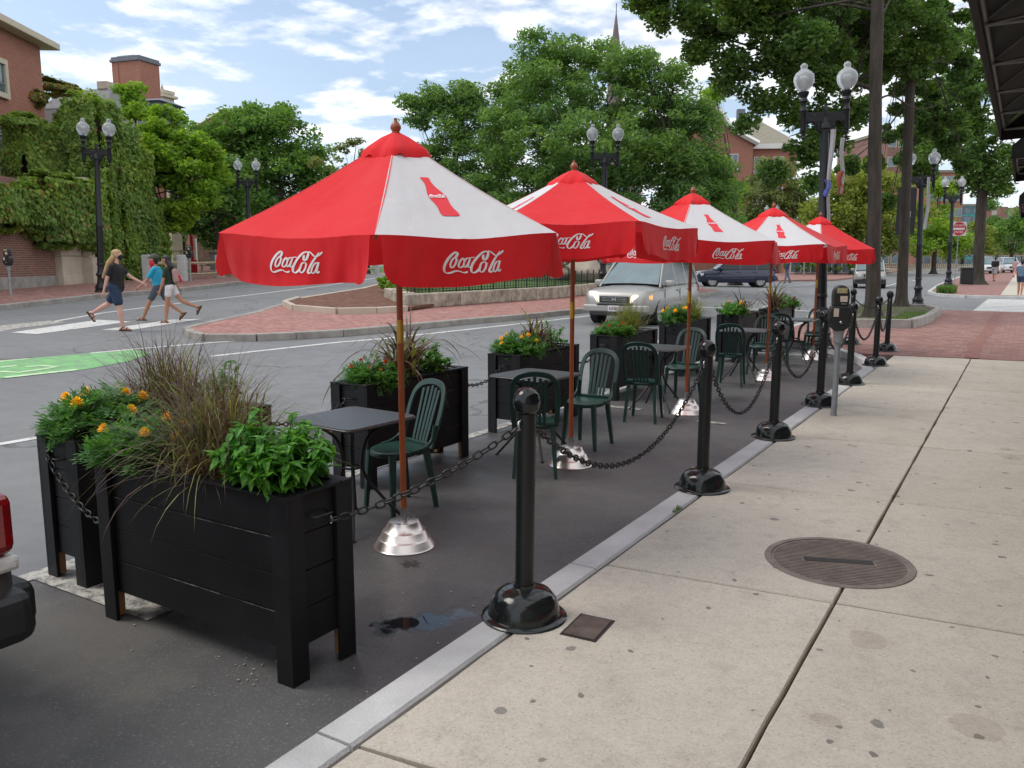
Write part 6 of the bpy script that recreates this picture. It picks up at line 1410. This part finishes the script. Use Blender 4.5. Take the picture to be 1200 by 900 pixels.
# ivy: one growing mass on a raised wall; several faces
def ivy_mass(name,label,boxes,n,mats=('ivy','ivy_brown'),seed=0,L=.165,W=.15,brown=.10):
    n=int(n*1.5)
    e=empty(name,boxes[0][0],0,label,'climbing plant','ivy growing over the walls'); r=np.random.default_rng(seed); base=np.array(boxes[0][0]); area=[s[0]*s[2]+s[0]*s[1]+s[1]*s[2] for c,s,a in boxes]; tot=sum(area)
    allV=[];mi=[]
    core=MB()
    for (c,s,a),ar in zip(boxes,area):
        k=int(n*ar/tot); p=r.uniform(-.5,.5,(k,3)); f=r.integers(0,6,k); ax=np.where(f<3,0,np.where(f<5,1,2)); ax=r.choice([0,1,2],k,p=[s[1]*s[2]/ar,s[0]*s[2]/ar,s[0]*s[1]/ar])
        sg=np.where(r.random(k)<.5,-.5,.5); p[np.arange(k),ax]=sg+r.normal(0,.015,k); p=p*np.array(s)
        # lumpy
        lump=np.array([mnoise.noise(Vector((float(q[0]),float(q[1]),float(q[2])))*1.1+Vector((seed,0,0))) for q in p]); nrm=np.zeros((k,3)); nrm[np.arange(k),ax]=np.sign(sg); p=p+nrm*(lump*.24+.08+np.abs(r.normal(0,.07,k)))[:,None]
        ca,sa=math.cos(a),math.sin(a); rot=np.array([[ca,-sa,0],[sa,ca,0],[0,0,1]]); p=p@rot.T; nr=nrm@rot.T
        # leaf hangs: normal outward, tip down
        nn=nr+r.normal(0,.45,(k,3)); nn/=np.linalg.norm(nn,axis=1)[:,None]; dn=np.tile([0,0,-1.],(k,1))+r.normal(0,.35,(k,3)); dn-=nn*(dn*nn).sum(1)[:,None]; dn/=np.linalg.norm(dn,axis=1)[:,None]+1e-9; sd=np.cross(dn,nn)
        l=(L*r.uniform(.5,1.3,k))[:,None]; w=(W*r.uniform(.5,1.2,k))[:,None]; P=p+np.array(c)-base
        V=np.stack([P-dn*l*.4,P+sd*w*.55-dn*l*.1,P+dn*l*.6+nn*l*.15,P-sd*w*.55-dn*l*.1],1); allV.append(V.reshape(-1,3)); mi.append((r.random(k)<brown).astype(np.int32))
        core.M=Matrix.Translation(Vector(c)-Vector(boxes[0][0])+Vector((0,0,-.3)))@Matrix.Rotation(a,4,'Z'); core.box((0,0,0),(max(.05,s[0]-.7),max(.05,s[1]-.3),max(.05,s[2]-.9)))
    core.M=Matrix.Identity(4)
    core.build('stems',M['bark_dark'],e); np_mesh('leaves',np.concatenate(allV),4,[M[m] for m in mats],e,mi=np.concatenate(mi)); return e
ang=math.atan2(wdir.y,wdir.x)
def ibox(px0,px1,d0,d1,ytop,ybot,thick,back=0.):
    pm=(ytop+ybot)/2; a=far(px0,pm,d0);b=far(px1,pm,d1); a.z=b.z=0; c=(a+b)/2; d=(d0+d1)/2; zt=CAMH+(303-ytop)*d/970.; zb=CAMH+(303-ybot)*d/970.
    an=math.atan2((b-a).y,(b-a).x); n=Vector((-math.sin(an),math.cos(an),0)); 
    if n.dot(c)<0: n=-n
    c=c+n*(thick/2+back); return ((c.x,c.y,(zt+zb)/2),((b-a).length,thick,abs(zt-zb)),an)
ivy_mass('ivy','broad dark green ivy curtain hanging over the brick retaining wall at the left edge',[ibox(-75,72,23.2,29.2,222,262,.55,-.25),ibox(-75,40,24,28.5,216,226,.6,.3),ibox(40,112,27.8,31,215,283,.6,-.3)],22000,seed=1)
ivy_mass('ivy','tall ivy covered wall between the brick building and the left lamp',[ibox(38,112,30.5,33,150,232,.9,.4),ibox(16,46,29.8,30.5,140,146,.7,.3),ibox(98,124,32.5,33.5,136,165,.9,.5)],26000,seed=2)
ivy_mass('ivy','high hanging ivy mass right of the left lamp post, sloping down to the walkers',[ibox(126,150,32,33.5,124,330,1.2,.2),ibox(148,172,33,34.5,150,330,1.4,.3),ibox(165,190,34,35.5,178,328,1.4,.4),ibox(185,206,35,36.5,240,326,1.2,.5)],30000,seed=3,brown=.03)
ivy_mass('ivy','reddish autumn-tinted ivy creeping up the pale sloping roof',[ibox(27,52,35,35.5,112,120,.5,0),ibox(50,92,37,38,103,107,.5,0)],3500,seed=4,brown=.75)
ivy_mass('ivy','dark ivy vine climbing up behind the left lamp post',[ibox(112,128,31.5,31.8,200,332,.6,.2)],3500,seed=5,brown=.0)
# pale sloping roof / terrace building behind the ivy
def facade_windows(e,xs,zs,w,hh,y,frame='white_trim',sill=True,glass='win_glass',fr=.08,name='window',mull=True):
    for x in xs:
        for z in zs:
            b=MB()
            for s in (-1,1): b.box((x+s*(w/2+fr/2),y,z),(fr,.10,hh+2*fr)); 
            b.box((x,y,z+hh/2+fr/2),(w,.10,fr)); b.box((x,y,z-hh/2-fr/2),(w,.12,fr))
            if mull: b.box((x,y+.0,z),(.05,.06,hh)); b.box((x,y+.0,z),(w,.055,.05))
            f=b.build(name,M[frame],e); b=MB(); b.box((x,y+.025,z),(w,.02,hh)); b.build('pane',M[glass],f)
# left brick building: facade plane receding toward VP px~540
cpt=far(50,100,36.); a=R(31.6+35-31.6)   # facade direction
fd=Vector((math.sin(R(-35)),math.cos(R(-35)),0)); fnn=Vector((fd.y,-fd.x,0))
zt=CAMH+(303-60)*36/970.; e=empty('brick_building',(cpt.x,cpt.y,.6),math.atan2(-fd.y,-fd.x),'red brick building with large stone framed windows at the left edge','building')
# local: +x toward camera along the facade, facade faces street: determine sign of y
loc=Matrix.Rotation(-e.rotation_euler.z,4,'Z')@(-Vector((cpt.x,cpt.y,0))); ysgn=1 if loc.y>0 else -1
HB=zt-.6
b=MB(); b.box((9,-ysgn*6,HB/2),(18,12,HB)); b.build('wall',M['brick_red'],e)
b=MB(); b.box((8.8,-ysgn*5.8,HB+.15),(18.8,12.8,.28)); b.build('roof',M['cream_trim'],e,bevel=.03)
def bigwin(x0,x1,z0,z1):
    b=MB(); cx=(x0+x1)/2; cz=(z0+z1)/2; w=x1-x0; hh=z1-z0; y=ysgn*.05
    b.box((x0-.1,y,cz),(.2,.16,hh+.4)); b.box((x1+.1,y,cz),(.2,.16,hh+.4)); b.box((cx,y,z1+.1),(w,.16,.2)); b.box((cx,y,z0-.1),(w,.2,.2)); f=b.build('window',M['cream_trim'],e)
    b=MB(); b.box((cx,ysgn*.01,cz),(w,.06,hh)); b.build('pane',M['win_glass'],f)
    b=MB(); 
    for t in (.12,.30,.55,.8): b.box((x0+w*t,ysgn*.045,cz),(.07,.05,hh))
    b.box((cx,ysgn*.045,z0+hh*.3),(w,.05,.06)); b.build('mullions',M['slate'],f)
zz=lambda py,d: CAMH+(303-py)*d/970.-.6
bigwin(3.2,7,zz(118,34),zz(86,34)); bigwin(2.6,7,zz(205,34),zz(154,34)); bigwin(9,13,zz(118,34),zz(86,34)); bigwin(9,13,zz(205,34),zz(154,34))
# pale low building
p=far(85,115,39); e=empty('pale_annex',(p.x,p.y,.6),R(20),'pale metal clad terrace structure above the ivy, left of the chimney','building')
zq=lambda py: CAMH+(303-py)*39/970.-.6
b=MB(); b.prism([(-2.0,0),(2.0,0),(2.0,3),(-2.,3)],0,zq(128)); 
b.add([(-1.9,-.02,zq(128)),(1.9,-.02,zq(128)),(1.9,.2,zq(107)),(-.6,.2,zq(107)),(-1.9,2.9,zq(128)),(1.9,2.9,zq(128)),(1.9,2.9,zq(107)),(-.6,2.9,zq(107))],[(0,1,2,3),(1,5,6,2),(5,4,7,6),(4,0,3,7),(3,2,6,7)],False); b.build('wall',M['pale_metal'],e)
b=MB(); b.box((.4,-.1,zq(124)),(.7,.4,.38)); b.build('parapet_block',M['limestone'],e,bevel=.02); b=MB(); b.box((1.5,.4,zq(103)),(.55,.5,.36)); b.build('parapet_block',M['limestone'],e,bevel=.02)
b=MB(); b.prism([(-.3,4),(1.8,4),(1.8,6),(-.3,6)],zq(128),zq(103)); b.add([(-.5,3.8,zq(104)),(2.,3.8,zq(104)),(2.,6.2,zq(104)),(-.5,6.2,zq(104)),(.0,5,zq(96)),(1.4,5,zq(96))],[(0,1,5,4),(1,2,5),(2,3,4,5),(3,0,4)],False); b.build('roof_house',M['slate'],e)
# chimney block
p=far(160,95,46.); e=empty('chimney_stack',(p.x,p.y,.6),R(12),'massive square red brick chimney block with dark cap above the bright tree','chimney')
zc=lambda py: CAMH+(303-py)*46/970.-.6
b=MB(); b.box((0,0,zc(78)/2),(1.9,1.5,zc(78))); b.box((-.5,-.77,zc(78)/2),(.04,.03,zc(78))); b.build('shaft',M['brick_red'],e,bevel=.02)
b=MB(); b.box((0,0,zc(77)+.0),(2.06,1.66,.16)); b.box((0,0,zc(74)),(1.95,1.55,.12)); b.box((-.2,0,zc(71.5)),(1.2,1.,.10)); b.build('cap',M['slate'],e,bevel=.03)
p=far(191,112,52.); e=empty('white_turret',(p.x,p.y,.6),R(10),'small cream corniced parapet just right of the chimney block','building')
zc=lambda py: CAMH+(303-py)*52/970.-.6
b=MB(); b.box((0,0,zc(112)/2),(.9,.9,zc(112))); b.box((0,0,zc(116)),(1.25,1.25,.15)); b.box((0,0,zc(111)),(1.0,1.,.2))
for k in (-1,0,1): b.lathe([(.07,0),(.09,.15),(.04,.3),(.001,.45)],8,(k*.35,-.4,zc(110)))
b.build('parapet',M['cream_trim'],e)
p=far(210,145,62.); e=empty('slate_roof_house',(p.x,p.y,.6),R(-24),'house with blue-grey slate roof and white gable edge left of the big dark tree','house')
zc=lambda py: CAMH+(303-py)*62/970.-.6
b=MB(); b.box((0,3,zc(155)/2),(2.6,6,zc(155))); b.add([(-2.4,0,zc(160)),(1.3,0,zc(160)),(1.3,6,zc(160)),(-2.4,6,zc(160)),(1.3,3,zc(128))],[(1,2,4)],False); b.build('wall',M['brick_brown'],e)
b=MB(); b.add([(-2.6,-.3,zc(162)),(1.5,-.3,zc(162)),(1.5,3,zc(127)),(-2.6,3,zc(127)),(-2.6,6.3,zc(162)),(1.5,6.3,zc(162))],[(0,1,2,3),(3,2,5,4)],False); r_=b.build('roof',M['slate'],e); so=r_.modifiers.new('s','SOLIDIFY'); so.thickness=.12
b=MB(); b.tube([(1.52,-.35,zc(163)),(1.52,3,zc(127.5)),(1.52,6.3,zc(162))],.09,4,smooth=False); b.build('gable_trim',M['white_trim'],e)
# spire
p=far(717,303,260.); e=empty('church_spire',(p.x,p.y,0),0,'thin distant church spire above the honey locust','spire')
zc=lambda py: far(717,py,260.).z
b=MB(); b.lathe([(2.4,0),(2.4,zc(80)),(1.6,zc(66)),(.12,zc(27)),(.001,zc(26))],8,smooth=False); b.build('tower',M['spire'],e); b=MB(); b.tube([(0,0,zc(27)),(0,0,zc(17))],.12,5); b.build('finial',M['lamp_black'],e)
# brick building with cross gable, right of the locust trees
dd=112.; p=far(868,200,dd); e=empty('gabled_brick_building',(p.x,p.y,.1),R(31.6-6),'large brick building with white-edged gable and tan roof behind the third umbrella','building')
zc=lambda py: CAMH+(303-py)*dd/970.-.1
ze_=zc(173); za_=zc(132); X0,X1=-9.,7.3
b=MB(); b.box(((X0+X1)/2,7,ze_/2),(X1-X0,14,ze_)); b.build('wall',M['brick_red'],e)
b=MB(); zr=zc(144); b.add([(X0-.5,-.5,ze_),(X1+.5,-.5,ze_),(X1+.5,14.5,ze_),(X0-.5,14.5,ze_),(X0+4,7,zr+.8),(X1-3.5,7,zr+.8)],[(0,1,5,4),(1,2,5),(2,3,4,5),(3,0,4),(3,2,1,0)],False); b.build('roof',M['roof_tan'],e)
b=MB(); b.box(((X0+X1)/2,-.3,ze_-.15),(X1-X0+1.2,.8,.65)); b.box((X1+.3,7,ze_-.15),(.8,14,.65)); b.box(((X0+X1)/2,-.12,ze_-4.4),(X1-X0,.25,.35)); b.build('cornice',M['white_trim'],e)
gx_=-4.4; gw=5.6
b=MB(); b.box((gx_,-.9,ze_/2),(2*gw,2.,ze_)); b.add([(gx_-gw,-1.9,ze_),(gx_+gw,-1.9,ze_),(gx_,-1.9,za_-.3)],[(0,1,2)],False); b.build('gable_wall',M['brick_red'],e)
b=MB(); b.add([(gx_-gw-.5,-2.3,ze_),(gx_,-2.3,za_),(gx_,6,za_),(gx_-gw-.5,6,ze_),(gx_+gw+.5,-2.3,ze_),(gx_+gw+.5,6,ze_)],[(0,1,2,3),(1,4,5,2)],False); r_=b.build('gable_roof',M['roof_tan'],e); so=r_.modifiers.new('s','SOLIDIFY'); so.thickness=.3
b=MB(); b.tube(cr_spline([(gx_-gw-.6,-2.4,ze_),(gx_-gw*.5,-2.4,ze_+(za_-ze_)*.42),(gx_,-2.4,za_+.1),(gx_+gw*.5,-2.4,ze_+(za_-ze_)*.42),(gx_+gw+.6,-2.4,ze_)],5),.36,4,smooth=False); b.build('gable_trim',M['white_trim'],e)
b=MB(); b.box((.8,7,zr+1.6),(1.1,1.,1.9)); b.build('chimney',M['slate'],e)
facade_windows(e,[gx_-3,gx_,gx_+3],[ze_-2.4,ze_-6.6,ze_-10.2,ze_-13.6],1.25,2.1,-1.95)
facade_windows(e,[2.4,4.9],[ze_-2.6,ze_-6.6,ze_-10.2,ze_-13.6],1.25,2.1,-.05)
o=MB(); o.lathe([(1.0,0),(1.0,.15),(.001,.15)],20); o=o.build('round_ornament',M['cream_trim'],e); o.location=(gx_,-1.95,ze_+1.2); o.rotation_euler=(R(90),0,0)
def block(name,label,px,d,wpx,ytop,deep,mat,rot,rows,cols,frame='white_trim',zb=0.,w=1.3,hh=1.6,cat='building',extra=None):
    p=far(px,303,d); zt=CAMH+(303-ytop)*d/970.; W_=wpx*d/970.; e=empty(name,(p.x,p.y,zb),R(rot),label,cat)
    b=MB(); b.box((0,deep/2,zt/2),(W_,deep,zt)); b.build('wall',M[mat],e); b=MB(); b.box((0,deep/2,zt+.25),(W_+.5,deep+.5,.5)); b.build('roof',M['roof_tan'],e)
    xs=[-W_/2+W_*(k+.5)/cols for k in range(cols)]; zs=[zt*(k+.5)/rows for k in range(rows)]
    facade_windows(e,xs,zs,w,hh,-.04,frame,mull=False); 
    for k in range(min(cols,4)):
        for z in zs:
            b=MB(); y=deep*(k+.5)/4; b.box((W_/2+.04,y,z),(.1,w+.3,hh+.3)); f=b.build('window',M[frame],e); b=MB(); b.box((W_/2+.08,y,z),(.06,w,hh)); b.build('pane',M['win_glass'],f)
    return e,W_,zt
block('brick_house','low brick house with tall white windows behind the black railing',975,92,95,262,8,'brick_red',28,2,8,w=1.0,hh=2.3)
block('apartment_block','brick apartment building glimpsed between the oak trunks',1048,150,34,160,20,'brick_brown',35,7,3,'cream_trim')
block('apartment_block','tall tan brick building behind the lamp at the second oak',1102,165,40,205,18,'brick_red',25,6,4,'cream_trim')
block('apartment_block','brick building showing through leaves behind the locust trees',690,120,120,215,14,'brick_red',31,4,8)
e_,W_,zt_=block('office_block','distant glass office building with teal curtain wall beside the traffic sign',1130,190,30,243,20,'tealglass',28,7,3,'slate',w=1.6,hh=1.2)
e_,W_,zt_=block('mill_building','long distant brick building with bands of windows at the right edge',1186,260,64,258,30,'brick_brown',30,4,9,'cream_trim',w=2.4,hh=1.8)
b=MB(); 
for x in (-6,-1,4): b.box((x,6,zt_+2.2),(2.2,2.2,4)); 
b.build('chimney',M['brick_brown'],e_)
block('distant_block','hazy grey building above the far brick building at the right edge',1176,360,44,246,30,'far_grey',30,3,5,'slate',w=3,hh=2)
block('brick_hall','brick and pale stone banded wall seen beyond the lawn fence at left',234,66,60,262,8,'brick_red',12,3,5,'cream_trim',w=.9,hh=1.)
# ------------------------------------------------------------------ FENCES
gp=[far(172,303,33.5),far(213,303,34.5),far(257,303,38.),far(338,303,44),far(440,303,52)]
e=empty('rail_fence',(gp[1].x,gp[1].y,.85),0,'timber rail fence with square granite posts behind the far brick sidewalk','fence')
o0=Vector((gp[1].x,gp[1].y,.85))
for p in gp:
    b=MB(); b.box((p.x-o0.x,p.y-o0.y,.45),(.34,.34,1.25),R(35)); b.build('post',M['granite'],e,bevel=.03)
for a_,c_ in zip(gp[:-1],gp[1:]):
    for z in (.25,.72):
        b=MB(); A_=Vector((a_.x,a_.y,0))-Vector((o0.x,o0.y,0)); C_2=Vector((c_.x,c_.y,0))-Vector((o0.x,o0.y,0)); b.tube([A_+Vector((0,0,z+.03)),A_.lerp(C_2,.5)+Vector((0,0,z)),C_2+Vector((0,0,z+.03))],.06,6,smooth=False); b.build('rail',M['rail_wood'],e)
p=far(236,303,43.); e=empty('rail_fence',(p.x,p.y,1.15),R(12),'upper pale rail fence farther back on the lawn, beside the dark box','fence')
for z in (.25,.62,1.0):
    b=MB(); b.box((0,0,z),(3.6,.06,.07)); b.build('rail',M['rail_wood'],e)
for x in (-1.3,0.,.9):
    b=MB(); b.box((x,0,.5),(.08,.08,1.15)); b.build('post',M['rail_wood'],e)
p=far(256,303,42.); e=empty('utility_box',(p.x,p.y,1.2),R(10),'dark square utility box behind the rail fence','box')
b=MB(); b.box((0,0,.42),(.72,.5,.84)); b.build('cabinet',M['galv'],e,bevel=.02); b=MB(); b.box((0,0,.86),(.78,.56,.05)); b.build('lid',M['slate'],e)
p=far(227,303,41.); e=empty('banner_post',(p.x,p.y,1.0),R(15),'red banner on a white post beyond the rail fence','post')
b=MB(); b.box((.1,.03,.8),(.14,.1,1.9)); b.build('post',M['white_trim'],e); b=MB(); b.box((-.04,-.05,1.3),(.16,.03,1.2)); b.box((.05,-.05,.3),(.36,.03,.8)); b.build('banner',M['sign_red'],e)
# black railing before the brick house
p=far(972,303,84.); e=empty('iron_railing',(p.x,p.y,.12),R(31.6),'black iron railing in front of the distant brick house','railing')
b=MB(); 
for k in range(56): b.box((-3.4+k*.125,0,.75),(.03,.03,1.5))
b.build('pickets',M['lamp_black'],e); b=MB(); b.box((0,0,.2),(7,.05,.06)); b.build('rail',M['lamp_black'],e); b=MB(); b.box((0,0,1.35),(7,.05,.06)); b.build('rail',M['lamp_black'],e)
p=far(1075,303,100.); e=empty('picket_fence',(p.x,p.y,.1),R(31.6),'low pale picket fence beyond the oak trunks','fence')
b=MB()
for k in range(60): b.box((-7+k*.24,0,.5),(.09,.04,1.0))
b.build('pickets',M['cream_trim'],e); b=MB(); b.box((0,.05,.7),(14.2,.05,.08)); b.build('rail',M['cream_trim'],e)
# stone wall of the island with hoop fence
sw=[Vector(gnd(px,py,.13)) for px,py in [(478,362.5),(540,358),(600,353.5),(655,349.5)]]; sw.append(Vector((-15.2,33)))
e=empty('stone_wall',(sw[0].x,sw[0].y,0),0,'low rough granite block wall round the island lawn','wall')
k_=0; pts=[Vector((v.x,v.y)) for v in sw]
back_pt=Vector(gnd(450,352,.13)); 
for P_,sl in ((resample([tuple(q) for q in pts],1.75),1),(resample([tuple(pts[0]+Vector((-.3,.1))),tuple(back_pt)],1.6),2)):
    for a_,c_ in zip(P_[:-1],P_[1:]):
        m_=(a_+c_)/2; t=(c_-a_); an=math.atan2(t.y,t.x); n=Vector((-t.y,t.x)).normalized()
        if n.dot(m_)<0: n=-n
        cc=m_+n*.22; z=h(m_.x,m_.y)
        b=MB(); b.box((cc.x-sw[0].x,cc.y-sw[0].y,z+.13+.21),(t.length-.03,.44,.42),an); o=b.build('stone_block',M['rough_stone'],e,bevel=.03)
        k_+=1
e=empty('hoop_fence',(sw[0].x,sw[0].y,0),0,'low black iron hoop fence along the top of the granite island wall','fence')
b=MB(); rl=MB(); rl2=MB(); P_=resample([tuple(q) for q in pts],.17)
for i in range(2,len(P_)-2):
    a_,c_=P_[i],P_[i+1]; n=Vector((-(c_-a_).y,(c_-a_).x)).normalized(); n=n if n.dot(a_)>0 else -n
    A_=a_+n*.30; C_2=c_+n*.30; z=h(A_.x,A_.y)+.55; v=lambda q,zz_:(q.x-sw[0].x,q.y-sw[0].y,z+zz_)
    md=(A_+C_2)/2; hi_=.42 if i%2 else .36
    b.tube([v(A_,0),v(A_,hi_-.08),v(A_.lerp(C_2,.15),hi_-.02),v(md,hi_),v(A_.lerp(C_2,.85),hi_-.02),v(C_2,hi_-.08)],.011,5)
    if i%4==0: b.box(v(A_,.26),(.035,.035,.58))
    rl.tube([v(A_,.10),v(C_2,.10)],.010,5); rl2.tube([v(A_,.26),v(C_2,.26)],.010,5)
b.build('hoops',M['lamp_black'],e); rl.build('rail',M['lamp_black'],e); rl2.build('rail',M['lamp_black'],e)
p=far(517,333,33.5); e=empty('blue_bin',p,R(20),'blue plastic box behind the hoop fence on the island lawn','box')
b=MB(); b.box((0,0,.22),(.62,.4,.44),taper=1.08); b.build('body',M['blue_plastic'],e,bevel=.02); b=MB(); b.box((0,0,.46),(.72,.48,.05)); b.build('lid',M['blue_plastic'],e,bevel=.015)
for i,(px,py,d,s,l) in enumerate([(687,316,37,.75,'large pale rounded boulder left of the silver SUV'),(706,318,38,.45,'smaller pale stone between the boulder and the silver SUV'),(655,322,38,.5,'flat pale rock on the island lawn behind the second pole')]):
    p=far(px,py,d); bm=bmesh.new(); bmesh.ops.create_icosphere(bm,subdivisions=3,radius=s)
    for v in bm.verts: v.co*=1+.28*mnoise.noise(v.co*1.6/s+Vector((i*5,0,0))); v.co.z*=.7
    me=bpy.data.meshes.new('boulder'); bm.to_mesh(me); bm.free(); me.materials.append(M['limestone'])
    for q in me.polygons: q.use_smooth=True
    o=link(bpy.data.objects.new('boulder',me)); o.location=p; tag(o,l,'boulder','boulders on the island')
# ------------------------------------------------------------------ STORE FRONT WITH AWNINGS (right side, only awnings in view)
e=empty('storefront_building',(1.7,4.5,.13),0,'brick shop building along the near sidewalk that carries the dark awnings','building')
b=MB(); b.box((.2,0,2.6),(.4,24,5.2)); b.build('wall',M['brick_red'],e)
for k in range(5):
    b=MB(); y=-9.5+k*4.6; b.box((-.02,y,1.5),(.08,3.2,2.3)); f=b.build('window',M['lamp_black'],e); b=MB(); b.box((-.07,y,1.5),(.04,3.0,2.1)); b.build('pane',M['win_glass'],f)
def awning(label,x0,y0,y1,z0,xw=1.66,zw=4.6,val=.12,nf=6):
    e=empty('awning',(x0,(y0+y1)/2,z0),0,label,'awning','dark awnings over the near sidewalk'); yh=(y1-y0)/2; X=xw-x0; Z=zw-z0
    b=MB(); b.grid([[(X*u,yy,Z*u*(1+.15*(1-u))) for yy in (-yh,-yh*.33,yh*.33,yh)] for u in (0,.33,.66,1)]); b.grid([[(0,-yh,-val),(0,yh,-val)],[(0,-yh,.0),(0,yh,0)]],False)
    for s in (-1,1): b.add([(0,s*yh,-val),(0,s*yh,0),(X,s*yh,Z),(X,s*yh,-val+.1)],[(0,1,2,3)])
    o=b.build('canopy',M['awning_cloth'],e); so=o.modifiers.new('s','SOLIDIFY'); so.thickness=.006
    b=MB(); b.tube([(0.02,-yh,0),(0.02,yh,0)],.016,6)
    for k in range(nf+1):
        y=-yh+.03+(2*yh-.06)*k/nf; b.tube([(.02,y,-.02),(X,y,-.02)],.013,6); b.tube([(.02,y,0),(X,y,Z-.03)],.010,6); b.tube([(X*.55,y,-.02),(X*.55,y,Z*.58)],.009,6)
        if k<nf: y2=-yh+.03+(2*yh-.06)*(k+1)/nf; b.tube([(.03,y2,-.02),(X,y,-.02)],.008,6)
    b.build('frame',M['awning_frame'],e)
awning('long dark awning with pale frame bars at the top right corner',-.305,1.,9.45,3.01,nf=8)
awning('second dark awning, just beyond the long one at the right edge',-.205,9.7,12.6,2.86,nf=3)
awning('farthest dark awning, small dark wedge at the right edge',-.16,14.2,18.9,2.66,nf=4)
# ------------------------------------------------------------------ SKY, SUN, CAMERA
SUN_EL,SUN_AZ=R(52),R(-118)     # azimuth measured from +Y clockwise (toward +X)
w=bpy.data.worlds.new('World'); scene.world=w; w.use_nodes=True; nt=w.node_tree; T=NT(nt); bg=nt.nodes['Background']
sky=T.n('ShaderNodeTexSky',sky_type='NISHITA'); sky.sun_disc=False; sky.sun_elevation=SUN_EL; sky.sun_rotation=SUN_AZ; sky.air_density=1.; sky.dust_density=1.2; sky.ozone_density=1.5
tc=T.n('ShaderNodeTexCoord'); sp=T.n('ShaderNodeSeparateXYZ'); T.l(tc.outputs['Generated'],sp.inputs[0])
dz=T.math('ADD',T.math('MAXIMUM',sp.outputs[2],0.),.10)
cx=T.n('ShaderNodeCombineXYZ'); T.l(T.math('DIVIDE',sp.outputs[0],dz),cx.inputs[0]); T.l(T.math('DIVIDE',sp.outputs[1],dz),cx.inputs[1])
n1=T.noise(2.3,10,.55,vec=cx.outputs[0],dist=.15); n2=T.noise(.55,3,.5,vec=cx.outputs[0]); n3=T.noise(4.,8,.6,vec=cx.outputs[0])
dens=T.math('ADD',T.math('MULTIPLY',n1,.68),T.math('ADD',T.math('MULTIPLY',n2,.22),T.math('MULTIPLY',n3,.16)))
# cloud amount rises toward the right (+y side) of the scene
bias=T.math('MULTIPLY',T.math('ADD',T.math('MULTIPLY',sp.outputs[0],1.0),.55),.10); dens=T.math('ADD',dens,bias)
k=T.ramp(dens,[(.495,0.),(.53,.35),(.575,.9),(.70,1.)])
veil=T.ramp(T.noise(.8,5,.5,vec=cx.outputs[0]),[(.3,.15),(.7,.42)])
shade=T.ramp(n3,[(.35,(5.2,5.4,5.8,1)),(.6,(7.2,7.3,7.4,1))])
base=T.mix(1.,sky.outputs[0],(.88,.87,.86,1),'MULTIPLY')
c=T.mix(veil,base,(4.6,5.3,6.3,1)); c=T.mix(k,c,shade)
hz=T.ramp(sp.outputs[2],[(0.,.75),(.16,.0)]); c=T.mix(hz,c,(4.9,5.7,6.7,1))
T.l(c,bg.inputs['Color']); bg.inputs['Strength'].default_value=.125
sl=bpy.data.lights.new('sun','SUN'); sl.energy=1.1; sl.angle=R(28); sl.color=(1.,.95,.87); so=link(bpy.data.objects.new('sun',sl))
dv=Vector((math.sin(SUN_AZ)*math.cos(SUN_EL),math.cos(SUN_AZ)*math.cos(SUN_EL),math.sin(SUN_EL))); so.rotation_euler=dv.to_track_quat('Z','Y').to_euler()
cd=bpy.data.cameras.new('camera'); cam=link(bpy.data.objects.new('camera',cd)); cd.sensor_width=36; cd.lens=970/1200*36; cd.clip_end=6000; cd.clip_start=.05
cam.location=CAM; cam.rotation_euler=(R(90)-PITCH,0,YAW); scene.camera=cam
scene.view_settings.view_transform='Standard'; scene.view_settings.look='None'; scene.view_settings.exposure=0.60; scene.view_settings.gamma=1
scene.render.resolution_x=1024; scene.render.resolution_y=768
